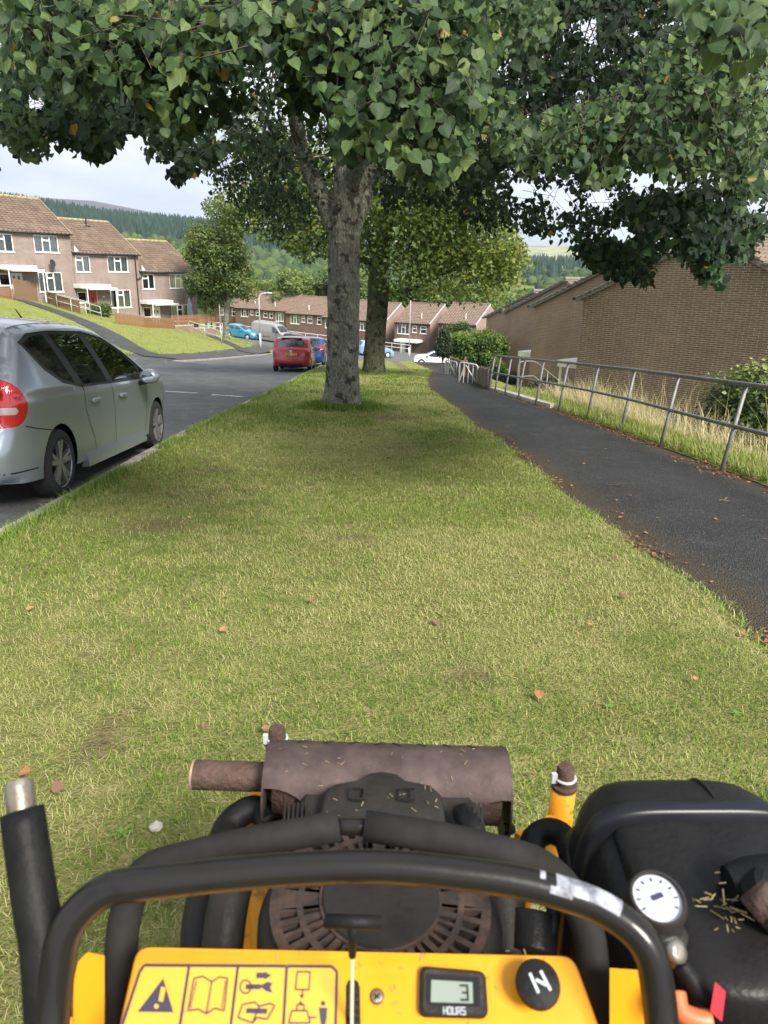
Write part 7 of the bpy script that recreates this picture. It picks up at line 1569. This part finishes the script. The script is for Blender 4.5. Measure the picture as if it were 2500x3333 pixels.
# caster posts
def caster(u, v, d, r, hgt, name='caster_post'):
    b = np.array(PM(u, v, d)); po = part(name, tube([tuple(b - (0, 0, .30)), tuple(b - (0, 0, .045))], r, 20), M_YELW, smooth=True); part('pivot_pin', lathe([(r * .72, -.06), (r * .72, -.004), (r * .62, .002), (.001, .002)], 18, origin=tuple(b)), M_RUSTP, parent=po, auto=40); part('washer', lathe([(r * .7, -.046), (r * 1.04, -.046), (r * 1.04, -.038), (r * .7, -.036)], 20, origin=tuple(b)), M_RUSTP, parent=po); part('clip_ring', [tube([tuple(b + np.array((math.cos(t_) * r * .82, math.sin(t_) * r * .82, -.022))) for t_ in np.linspace(-2.6, 1.2, 14)], .0028, 6), box(tuple(b + np.array((-r * .95, -.005, -.02))), (.010, .008, .020))], M_PALE, parent=po)
    wb = b - np.array((0, 0, 0)); zg = float(-SLOPE * (b[1] + MO[1])) - MO[2]
    wh = part('caster_wheel', lathe([(.05, -.035), (.085, -.038), (.105, -.030), (.11, 0), (.105, .030), (.085, .038), (.05, .035)], 26, axis=(1, 0, 0), origin=(b[0], b[1] - .02, zg + .11)), M_TYRE, smooth=True); part('fork', [bar((b[0] - .05, b[1] - .02, zg + .11), (b[0] - .05, b[1], b[2] - .26), .008, .04), bar((b[0] + .05, b[1] - .02, zg + .11), (b[0] + .05, b[1], b[2] - .26), .008, .04), box((b[0], b[1], b[2] - .265), (.12, .06, .01))], M_YELW); return b
bR = caster(1843, 2498, 1.35, .0235, .3); bL = caster(902, 2372, 1.42, .0235, .3)
part('front_arm', [bar(tuple(bR - np.array((0, .01, .16))), tuple(np.array(PM(1690, 2740, 1.24)) - np.array((0, 0, .05))), .035, .10), bar(tuple(np.array(PM(1690, 2740, 1.24)) - np.array((0, 0, .05))), ml((.20, .62, .34)), .035, .08)], M_YELW); part('front_arm', [bar(tuple(bL - np.array((0, .01, .16))), PM(835, 2690, 1.25), .035, .10), bar(PM(835, 2690, 1.25), ml((-.10, .62, .34)), .035, .08)], M_YELW)
tq = part('drive_tyre', lathe([(.06, -.05), (.13, -.055), (.165, -.045), (.175, 0), (.165, .045), (.13, .055), (.06, .05)], 36, axis=(1, .05, 0), origin=PM(770, 2790, 1.22)), M_TYRE, smooth=True) if False else None
pipe('left_hose_loop', [(720, 2760, 1.12), (740, 2690, 1.16), (800, 2640, 1.18), (850, 2640, 1.18), (880, 2690, 1.15)], .022, M_GRIP, 12); pipe('right_hose_loop', [(1730, 2790, 1.08), (1740, 2730, 1.12), (1790, 2705, 1.13), (1840, 2730, 1.11), (1865, 2800, 1.06)], .020, M_GRIP, 12)
# fuel tank
def superbox(c, a, e=.30, nu=44, nv=24, top=None):
    v = []; f = []; sg = lambda x, p: math.copysign(abs(x) ** p, x)
    for j in range(nv + 1):
        ph = -math.pi / 2 + math.pi * j / nv
        for i in range(nu):
            t_ = 2 * math.pi * i / nu; x, y, z = sg(math.cos(ph), e) * sg(math.cos(t_), e), sg(math.cos(ph), e) * sg(math.sin(t_), e), sg(math.sin(ph), e * .9)
            if top: x, y, z = top(x, y, z)
            v.append((c[0] + a[0] * x, c[1] + a[1] * y, c[2] + a[2] * z))
    for j in range(nv):
        for i in range(nu): q = (i + 1) % nu; f.append((j * nu + i, j * nu + q, (j + 1) * nu + q, (j + 1) * nu + i))
    return v, f
tc_ = np.array(ml((.445, .665, .565))); tank = part('fuel_tank', superbox(tc_, (.152, .205, .158), .42, nu=64, nv=36, top=lambda x, y, z: (x * (1 - .06 * max(z, 0)) * (1 - .035 * (z > .30) + .0 * y), y * (1 - .07 * max(z, 0)) * (1 - .03 * (z > .30)), z + .14 * y * max(z, 0) + .05 * math.exp(-((y - .45) / .35) ** 2) * max(z, 0))), M_TANK, smooth=True)
part('tank_seam', superbox(tc_ + np.array((0, 0, .045)), (.153, .206, .012), .42, nu=64, nv=6), M_TANK, parent=tank, smooth=True)
ga = np.array(PM(2140, 2925, .765)); gn = np.array((-.05, -.30, .95)); gn /= np.linalg.norm(gn)
gg = part('fuel_gauge_cap', lathe([(.032, -.05), (.032, -.004), (.029, .004), (.0262, .004), (.0262, -.001)], 32, axis=tuple(gn), origin=tuple(ga), caps=False), M_PLAS, auto=40); part('dial', lathe([(.0262, -.001), (.001, -.0005)], 32, axis=tuple(gn), origin=tuple(ga)), M_DIAL, parent=gg)
dx_ = np.cross((0, 1, 0), gn); dy_ = np.cross(gn, dx_)
for k in range(9): a = R(-30 + k * 30); e = dx_ * math.cos(a) + dy_ * math.sin(a); part('dial_mark', bar(tuple(ga + e * .019 + gn * .0006), tuple(ga + e * .023 + gn * .0006), .0013, .0005, up=tuple(gn)), M_MARK, parent=gg)
part('dial_needle', bar(tuple(ga - dx_ * .006 + gn * .0012), tuple(ga + dx_ * .007 + dy_ * .004 + gn * .0012), .005, .0006, up=tuple(gn)), M_MARK, parent=gg)
part('tank_shoulder', superbox(tc_ + np.array((.005, -.01, .135)), (.122, .160, .042), .45, nu=48, nv=16), M_TANK, parent=tank, smooth=True)
part('tank_strap', superbox(tc_ + np.array((0, .075, .006)), (.1575, .020, .177), .42, nu=48, nv=28, top=lambda x, y, z: (x * (1 - .06 * max(z, 0)), y, z + .045 * max(z, 0))), mat('strap_steel', (.010, .010, .014), .32, spec=.3, col2=(.10, .045, .02), vscale=30, thr=(.22, .3)), parent=tank, smooth=True)
part('mould_ridge', superbox(tc_ + np.array((.035, -.01, .004)), (.0035, .206, .163), .42, nu=48, nv=28, top=lambda x, y, z: (x, y * (1 - .07 * max(z, 0)), z + .14 * y * max(z, 0))), M_TANK, parent=tank, smooth=True)
part('vent_boss', lathe([(.02, 0), (.02, .012), (.014, .018), (.001, .018)], 18, origin=tuple(np.array(PM(2170, 3060, .76)))), M_PLAS, auto=40)
part('fuel_cap', [lathe([(.030, 0), (.034, .004), (.034, .022), (.028, .028), (.001, .028)], 20, axis=(.55, -.25, .75), origin=PM(2475, 2950, .78)), tube([PM(2370, 2880, .80), PM(2440, 2870, .80), PM(2520, 2860, .80)], [.020, .026, .026], 16)], M_GRIP, auto=40); part('rusty_elbow', tube([PM(2440, 2965, .74), PM(2520, 2900, .74)], .014, 14), M_RUSTP, smooth=True)
rg = np.random.default_rng(77); cl = MB()
for k in range(45):
    q = np.array(PM(rg.normal(2370, 42), rg.normal(2960, 55), .765)) + rg.normal(0, .006, 3); d_ = rg.normal(0, 1, 3); d_[2] *= .4; d_ /= np.linalg.norm(d_); cl.add(bar(tuple(q), tuple(q + d_ * rg.uniform(.005, .017)), .0010, .0005))
for k in range(30):
    q = np.array(mcyl(rg.uniform(.03, .97), rg.uniform(-1.0, .3), .0712)); d_ = np.array((rg.normal(), rg.normal() * .6, rg.normal() * .2)); d_ /= np.linalg.norm(d_); cl.add(bar(tuple(q), tuple(q + d_ * rg.uniform(.004, .012)), .0010, .0004))
for k in range(18):
    q = np.array(PM(rg.uniform(1060, 1430), rg.uniform(2570, 2680), 1.0)); q = np.array(PM(rg.uniform(1060, 1430), 2560 + 110 * (k / 18), 1.112 - .085 * (k / 18))) + (0, 0, .002); d_ = np.array((rg.normal(), rg.normal(), .1)); d_ /= np.linalg.norm(d_); cl.add(bar(tuple(q), tuple(q + d_ * rg.uniform(.004, .012)), .0010, .0004))
for k in range(26):
    q = np.array(CPL(rg.uniform(480, 1850), rg.uniform(3085, 3330), .0012)); d_ = exn * rg.normal() + eyn * rg.normal(); d_ /= np.linalg.norm(d_); cl.add(bar(tuple(q), tuple(q + d_ * rg.uniform(.002, .007)), .0007, .0003))
co = cl.build('clippings', M_STRAW, mow); co['kind'] = 'stuff'
# lower right: deck cover, linkage, red tag, orange lever
part('battery_cover', superbox(np.array(ml((.47, .42, .585))), (.20, .15, .10), .3), M_TANK, smooth=True); part('clevis', [tube([PM(2180, 3060, .69), PM(2205, 3110, .685), PM(2215, 3150, .68)], .008, 12), lathe([(.005, -.006), (.010, -.005), (.010, .005), (.005, .006)], 14, axis=(.4, -.6, .7), origin=PM(2198, 3098, .675))], M_STEEL, smooth=True); pipe('linkage_rod', [(2215, 3140, .675), (2270, 3215, .665), (2325, 3270, .66)], .0085, M_GRIP, 12); part('red_tag', prism([(2328, 3196), (2362, 3228), (2350, 3326), (2312, 3292)], 0, .010, lambda a, b, c: PM(a, b, .645 + c)), M_REDT); pipe('orange_lever', [(2200, 3230, .665), (2215, 3290, .655), (2270, 3318, .65), (2310, 3320, .65)], .009, M_ORNG, 12)
# deck and rear wheels below, mostly hidden
part('cutting_deck', [box(ml((.05, .80, .16)), (.62, .62, .14), ch=.04)], M_YELW, auto=40); part('frame_rail', [bar(ml((-.16, .2, .36)), ml((-.16, 1.0, .34)), .05, .06), bar(ml((.26, .2, .36)), ml((.26, 1.0, .34)), .05, .06), bar(ml((-.18, .45, .37)), ml((-.18, .46, .70)), .03, .05), bar(ml((.25, .44, .37)), ml((.25, .45, .70)), .03, .05)], M_YELW)
for sx in (-.30, .40):
    zg = float(-SLOPE * .25); wq = part('drive_wheel', lathe([(.08, -.07), (.16, -.075), (.20, -.06), (.215, 0), (.20, .06), (.16, .075), (.08, .07)], 32, axis=(1, 0, 0), origin=ml((sx, .25, zg + .215))), M_TYRE, smooth=True); part('rim', lathe([(.001, -.05), (.10, -.05), (.10, .05), (.001, .05)], 20, axis=(1, 0, 0), origin=ml((sx, .25, zg + .215))), M_YELW, parent=wq)
# ================================================================== GRASS BLADES, LITTER
g = NT('grass_blade'); t_ = g.attr('tint').outputs['Fac']; c = g.ramp(t_, [(0, (.05, .10, .014)), (.30, (.125, .21, .026)), (.50, (.25, .32, .062)), (.68, (.42, .385, .165)), (.85, (.50, .44, .23)), (1, (.60, .53, .32))])
g.base(c, .75, .2); tl = g.node('ShaderNodeBsdfTranslucent'); g.l(c, tl.inputs[0]); mx = g.node('ShaderNodeMixShader'); mx.inputs[0].default_value = .25; g.l(g.b.outputs[0], mx.inputs[1]); g.l(tl.outputs[0], mx.inputs[2]); g.l(mx.outputs[0], [n for n in g.t.nodes if n.type == 'OUTPUT_MATERIAL'][0].inputs[0]); M_BLADE = g.m
rg = np.random.default_rng(99)
def blades(X, Y, Z, L_, w, lean, tint, rg):
    """bent three-triangle blades; lean 0 upright .. 1 flat"""
    n = len(X); th = rg.uniform(0, 2 * np.pi, n); d = np.stack([np.cos(th), np.sin(th), 0 * th], 1); s = np.stack([-np.sin(th), np.cos(th), 0 * th], 1); b = np.stack([X, Y, Z], 1)
    h1 = L_ * .55; h2 = L_ * .45; a1 = lean * 1.25; a2 = np.clip(lean * 1.25 + rg.uniform(.1, .9, n), 0, 1.75)
    m = b + d * (h1 * np.sin(a1))[:, None]; m[:, 2] += h1 * np.cos(a1); tp = m + d * (h2 * np.sin(a2))[:, None]; tp[:, 2] += h2 * np.cos(a2)
    tp[:, 2] = np.maximum(tp[:, 2], Z + .003)
    V = np.stack([b - s * w[:, None] / 2, b + s * w[:, None] / 2, m - s * w[:, None] * .42, m + s * w[:, None] * .42, tp], 1).reshape(-1, 3)
    k = (np.arange(n) * 5)[:, None, None]; Fc = (np.array([(0, 1, 3), (0, 3, 2), (2, 3, 4)])[None] + k).reshape(-1, 3)
    return V, Fc, np.repeat(tint, 5)
def join(parts):
    V = []; Fc = []; T = []; k = 0
    for v, f, t in parts: V.append(v); Fc.append(f + k); T.append(t); k += len(v)
    return np.concatenate(V), np.concatenate(Fc), np.concatenate(T)
def lawn_pts(y0, y1, dens):
    n = int((y1 - y0) * 4.7 * dens); Y = rg.uniform(y0, y1, n); X = rg.uniform(-2.7, 3.6, n); k = (X > KERB_X(Y) + .01) & (X < PATH_L(Y) + .05); X, Y = X[k], Y[k]
    u, v, d = proj(np.stack([X, Y, -SLOPE * Y], 1)); k = ((u > -250) & (u < 2750)) | (rg.uniform(0, 1, len(X)) < .35); X, Y = X[k], Y[k]
    b = bare_fn(X, Y); k = rg.uniform(0, 1, len(X)) > b * .82; return X[k], Y[k]
def patch(X, Y):
    """dryness 0..1 in broad patches"""
    a = .42 * vnoise(X * .7, Y * .5, 51) + .33 * vnoise(X * 2.1, Y * 1.7, 52) + .25 * vnoise(X * 6, Y * 6, 53)
    return np.clip((a - .38) * 4.2, 0, 1)
PT = []
for (y0, y1, dens, l0, l1, w0) in ((.95, 3.2, 15500, .012, .034, .0024), (3.2, 6.0, 11000, .015, .038, .0032), (6.0, 10, 4200, .018, .042, .0048), (10, 17, 1900, .028, .065, .0075), (17, 34, 620, .04, .08, .014)):
    X, Y = lawn_pts(y0, y1, dens); n = len(X); dry = patch(X, Y) * (1 - .55 * sstep(1.0, 0, X + 2.3)); q = rg.uniform(0, 1, n)
    straw = q < (.16 + .50 * dry); tint = np.where(straw, rg.uniform(.55, .84, n), np.clip(rg.normal(.30 + .18 * dry, .14, n), 0, .6)); lean = np.where(straw, rg.uniform(.55, 1.05, n), rg.uniform(.05, .8, n))
    PT.append(blades(X, Y, verge_z(X, Y) + .002, rg.uniform(l0, l1, n) * np.where(straw, 1.25, 1.0) * (1 + .5 * sstep(.6, 0, X + 2.45)), w0 * rg.uniform(.7, 1.3, n) * np.where(straw, .75, 1.1), lean, tint, rg))
V, Fc, T = join(PT); o = link('mown_grass', np_mesh('mown_grass', V, Fc, M_BLADE, col=T)); setp(o, 'short mown mix of green and dry straw grass on the verge', 'grass', kind='stuff')
# tufts: kerb edge, tree feet, path edge
PT = []
n = 20000; Y = rg.uniform(1, 30, n) ** 1.0; X = KERB_X(Y) + np.abs(rg.normal(0, .10, n)) - .02; k = vnoise(Y * 1.3, 0 * Y, 61) > .25; X, Y = X[k], Y[k]; n = len(X)
PT.append(blades(X, Y, verge_z(X, Y), rg.uniform(.05, .13, n), rg.uniform(.003, .006, n), rg.uniform(.1, .8, n), np.clip(rg.normal(.36, .12, n), 0, 1), rg))
for (cx, cy, rr0, m_) in ((-.38, 13.9, .36, 9000), (.45, 27.7, .42, 2500)):
    th = rg.uniform(0, 6.28, m_); r = rr0 + np.abs(rg.normal(0, .22, m_)); X = cx + r * np.cos(th); Y = cy + r * np.sin(th); PT.append(blades(X, Y, verge_z(X, Y), rg.uniform(.05, .16, m_), rg.uniform(.006, .011, m_), rg.uniform(.1, .8, m_), np.clip(rg.normal(.30, .12, m_), 0, 1), rg))
n = 14000; Y = rg.uniform(1.2, 26, n); X = PATH_L(Y) - .06 + rg.normal(0, .05, n); k = vnoise(Y * 2.3, 0 * Y, 63) > .42; X, Y = X[k], Y[k]; n = len(X); PT.append(blades(X, Y, -SLOPE * Y - .035, rg.uniform(.02, .07, n), rg.uniform(.003, .006, n), rg.uniform(.3, 1, n), np.clip(rg.normal(.45, .18, n), 0, 1), rg))
V, Fc, T = join(PT); o = link('edge_tufts', np_mesh('edge_tufts', V, Fc, M_BLADE, col=T)); setp(o, 'longer green grass tufts along the kerb and round the trunks', 'grass', kind='stuff')
# rough grass on the slope beyond the handrail: green by the path, long and straw-dry below
PT = []
n = 36000; Y = rg.uniform(2.5, 21, n); X = PATH_R(Y) + .02 + np.abs(rg.normal(0, .45, n)); k = X < 6.2; X, Y = X[k], Y[k]; n = len(X); PT.append(blades(X, Y, rough_z(X, Y), rg.uniform(.06, .22, n), rg.uniform(.004, .009, n), rg.uniform(.1, .9, n), np.clip(rg.normal(.50, .16, n), 0, 1), rg))
n = 46000; Y = rg.uniform(2.5, 19, n); X = rg.uniform(4.75, 7.4, n); dn_ = vnoise(X * 1.1, Y * .7, 71); k = rg.uniform(0, 1, n) < dn_ * 1.1; X, Y, dn_ = X[k], Y[k], dn_[k]; n = len(X); PT.append(blades(X, Y, rough_z(X, Y), (rg.uniform(.25, .8, n) * (.6 + .7 * dn_)), rg.uniform(.003, .007, n), rg.uniform(.05, .75, n), np.clip(rg.normal(.88, .11, n), .3, 1), rg))
n = 500; Y = rg.uniform(3, 17, n); X = rg.uniform(4.9, 7.2, n); PT.append(blades(X, Y, rough_z(X, Y), rg.uniform(.8, 1.35, n), rg.uniform(.004, .008, n), rg.uniform(.05, .5, n), np.clip(rg.normal(.82, .1, n), .4, 1), rg))
V, Fc, T = join(PT); o = link('rough_grass', np_mesh('rough_grass', V, Fc, M_BLADE, col=T)); setp(o, 'tall dry straw-coloured grass on the slope below the handrail', 'grass', kind='stuff')
# coarse grass on the bank so that it does not read as paint
n = 36000; i_ = rg.integers(0, len(b0), n); t0 = rg.uniform(0, 1, n) ** 1.3; XY = b0[i_] * (1 - t0)[:, None] + b1[i_] * t0[:, None] + rg.normal(0, .3, (n, 2)); X, Y = XY[:, 0], XY[:, 1]
dp = np.min(np.hypot(X[:, None] - bp[None, ::3, 0], Y[:, None] - bp[None, ::3, 1]), 1); k = dp > 1.0; X, Y = X[k], Y[k]; n = len(X); dry = patch(X * .4, Y * .4)
V, Fc, T = blades(X, Y, lpave_z(X, Y) + .02, rg.uniform(.05, .11, n), rg.uniform(.012, .03, n), rg.uniform(.2, 1, n), np.clip(rg.normal(.44 + .12 * dry, .05, n), 0, 1), rg); o = link('bank_grass', np_mesh('bank_grass', V, Fc, M_BLADE, col=T)); setp(o, 'sunlit grass covering the bank below the stepped terrace', 'grass', kind='stuff')
# fallen leaves
M_FALL = [mat('fallen_leaf_%d' % k, c_, .85, var=.25, vscale=30) for k, c_ in enumerate(((.26, .11, .045), (.20, .10, .05), (.32, .18, .07), (.15, .08, .045)))]
fl_me = []
for k in range(8):
    v = LIME_V.copy(); v[:, 2] = .25 * np.abs(v[:, 0]) * rg.uniform(.4, 2.2) + .18 * (v[:, 1] - .5) ** 2 * rg.uniform(.5, 2); v += rg.normal(0, .03, v.shape); fl_me.append(mesh('fallen_leaf', [tuple(q) for q in v], [tuple(q) for q in LIME_F], M_FALL[k % 4]))
cnt = 0
while cnt < 170:
    y = float(1.6 + 14.5 * rg.uniform(0, 1) ** 1.15); x = float(rg.uniform(-2.3, 1.95)); 
    u, v, d = proj((x, y, -SLOPE * y))
    if not (0 < u < 2500 and v < 2650): continue
    o = link('fallen_leaf', fl_me[int(rg.integers(0, 8))]); o.location = (x, y, float(verge_z(np.array(x), np.array(y))) + .026); o.rotation_euler = (rg.uniform(-.5, .5), rg.uniform(-.5, .5), rg.uniform(0, 6.28)); s = rg.uniform(.020, .040); o.scale = (s, s, s); setp(o, 'dry orange-brown fallen leaf lying on the mown verge', 'leaf', 'fallen leaves on the verge'); cnt += 1
cnt = 0
while cnt < 45:
    y = float(rg.uniform(4, 20)); x = float(rg.uniform(2.2, 4.2)); u, v, d = proj((x, y, -SLOPE * y))
    if not 0 < u < 2500: continue
    o = link('fallen_leaf', fl_me[int(rg.integers(0, 8))]); o.location = (x, y, float(path_z(np.array(x), np.array(y))) + .006); o.rotation_euler = (rg.uniform(-.2, .2), rg.uniform(-.2, .2), rg.uniform(0, 6.28)); s = rg.uniform(.02, .04); o.scale = (s, s, s); setp(o, 'single dry leaf lying on the dark footpath', 'leaf', 'fallen leaves on the footpath'); cnt += 1
# broad-leaved weeds in the turf, twigs on the path
M_WEED = mat('weed_leaf', (.11, .19, .03), .6, var=.25, vscale=25)
wl_me = []
for k in range(3):
    v = []; f = []
    for j in range(7 + k):
        th = 2 * math.pi * j / (7 + k) + rg.uniform(-.25, .25); ln = rg.uniform(.6, 1.1); c_, s_ = math.cos(th), math.sin(th); q = len(v)
        for (a, b, z) in ((0, .05, .02), (.35, .12, .10), (.7, .15, .12), (1, .0, .04)):
            for sg in ((1, -1) if b else (1,)): x_ = a * ln; y_ = b * sg; v.append((x_ * c_ - y_ * s_, x_ * s_ + y_ * c_, z * ln + .02 * sg))
        f += [(q, q + 2, q + 3, q + 1), (q + 2, q + 4, q + 5, q + 3), (q + 4, q + 6, q + 5)]
    wl_me.append(mesh('weed', v, f, M_WEED))
for k, (u_, v_) in enumerate([(400, 2720), (2225, 1868), (2390, 2330), (640, 2260), (1980, 2300)]):
    q = G(u_, v_); o = link('weed', wl_me[k % 3]); o.location = (q[0], q[1], float(verge_z(np.array(q[0]), np.array(q[1]))) + .006); s = rg.uniform(.022, .04); o.scale = (s, s, s * .6); o.rotation_euler = (0, 0, rg.uniform(0, 6)); setp(o, 'flat rosette of green weed leaves in the mown turf', 'weed', 'weeds in the verge')
for k, (u_, v_, ln, lab) in enumerate(((1975, 1580, .22, 'curled brown twig lying on the dark footpath'), (1890, 1455, .30, 'thin forked twig lying on the footpath near its middle'), (1570, 1330, .35, 'thin dark twig lying across the footpath beyond the forked one'), (2340, 1630, .09, 'short pale stick on the footpath beside the dusty patch'))):
    q = G(u_, v_, -.025); mb = MB(); mb.add(tube([(0, 0, .006), (ln * .3, .02, .010), (ln * .6, -.01, .012), (ln, .03, .006)], [.004, .004, .003, .0015], 6)); mb.add(tube([(ln * .4, .0, .01), (ln * .7, .08, .03), (ln * .85, .09, .02)], [.003, .002, .001], 5)); o = mb.build('twig', M_TWIG if k != 3 else M_STRAW); o.location = tuple(q); o.rotation_euler = (-.08, 0, rg.uniform(-.6, .6)); setp(o, lab, 'twig')
# leaf litter drifted along both path edges and the kerb
n = 9000; side = rg.uniform(0, 1, n); Y = rg.uniform(2, 26, n); X = np.where(side < .3, PATH_L(Y) + .02 + rg.normal(0, .09, n), np.where(side < .9, PATH_R(Y) - .08 + rg.normal(0, .13, n), KERB_X(Y) - .2 - np.abs(rg.normal(0, .1, n)))); clump = vnoise(X * 3, Y * 1.7, 81) > np.where(side < .3, .5, .32); X, Y, side = X[clump], Y[clump], side[clump]; n = len(X)
Z = -SLOPE * Y - np.where(side >= .9, .098, .03) + rg.uniform(0, .012, n); out = rg.normal(0, .25, (n, 3)); out[:, 2] = 1; d = rg.normal(0, 1, (n, 3)); d[:, 2] *= .25; d /= np.linalg.norm(d, axis=1)[:, None]; zz = out - d * np.sum(out * d, 1)[:, None]; zz /= np.linalg.norm(zz, axis=1)[:, None]; xx = np.cross(d, zz)
lm_ = NT('leaf_litter'); lm_.base(lm_.ramp(lm_.attr('tint').outputs['Fac'], [(0, (.06, .035, .022)), (.5, (.17, .085, .04)), (1, (.30, .16, .07))]), .9, .1)
o = link('leaf_litter', leaves_mesh('leaf_litter', np.stack([X, Y, Z], 1), rg.uniform(.012, .042, n), (xx, d, zz), rg.uniform(0, 1, n), lm_.m, DIAM_V, DIAM_F)); setp(o, 'brown leaf litter drifted along the path edges', 'leaf litter', kind='stuff')
# ================================================================== HAZE over the valley
hz = bpy.data.materials.new('haze'); hz.use_nodes = True; t_ = hz.node_tree; t_.nodes.clear(); o_ = t_.nodes.new('ShaderNodeOutputMaterial'); pv = t_.nodes.new('ShaderNodeVolumePrincipled'); pv.inputs['Color'].default_value = (.72, .82, .95, 1); pv.inputs['Density'].default_value = .00011; pv.inputs['Anisotropy'].default_value = .2; t_.links.new(pv.outputs[0], o_.inputs['Volume'])
o = MB().add(box((0, 4600, 320), (19000, 9700, 780))).build('haze', hz); setp(o, kind='stuff'); o['label'] = 'thin blue haze filling the valley air'; o['category'] = 'haze'
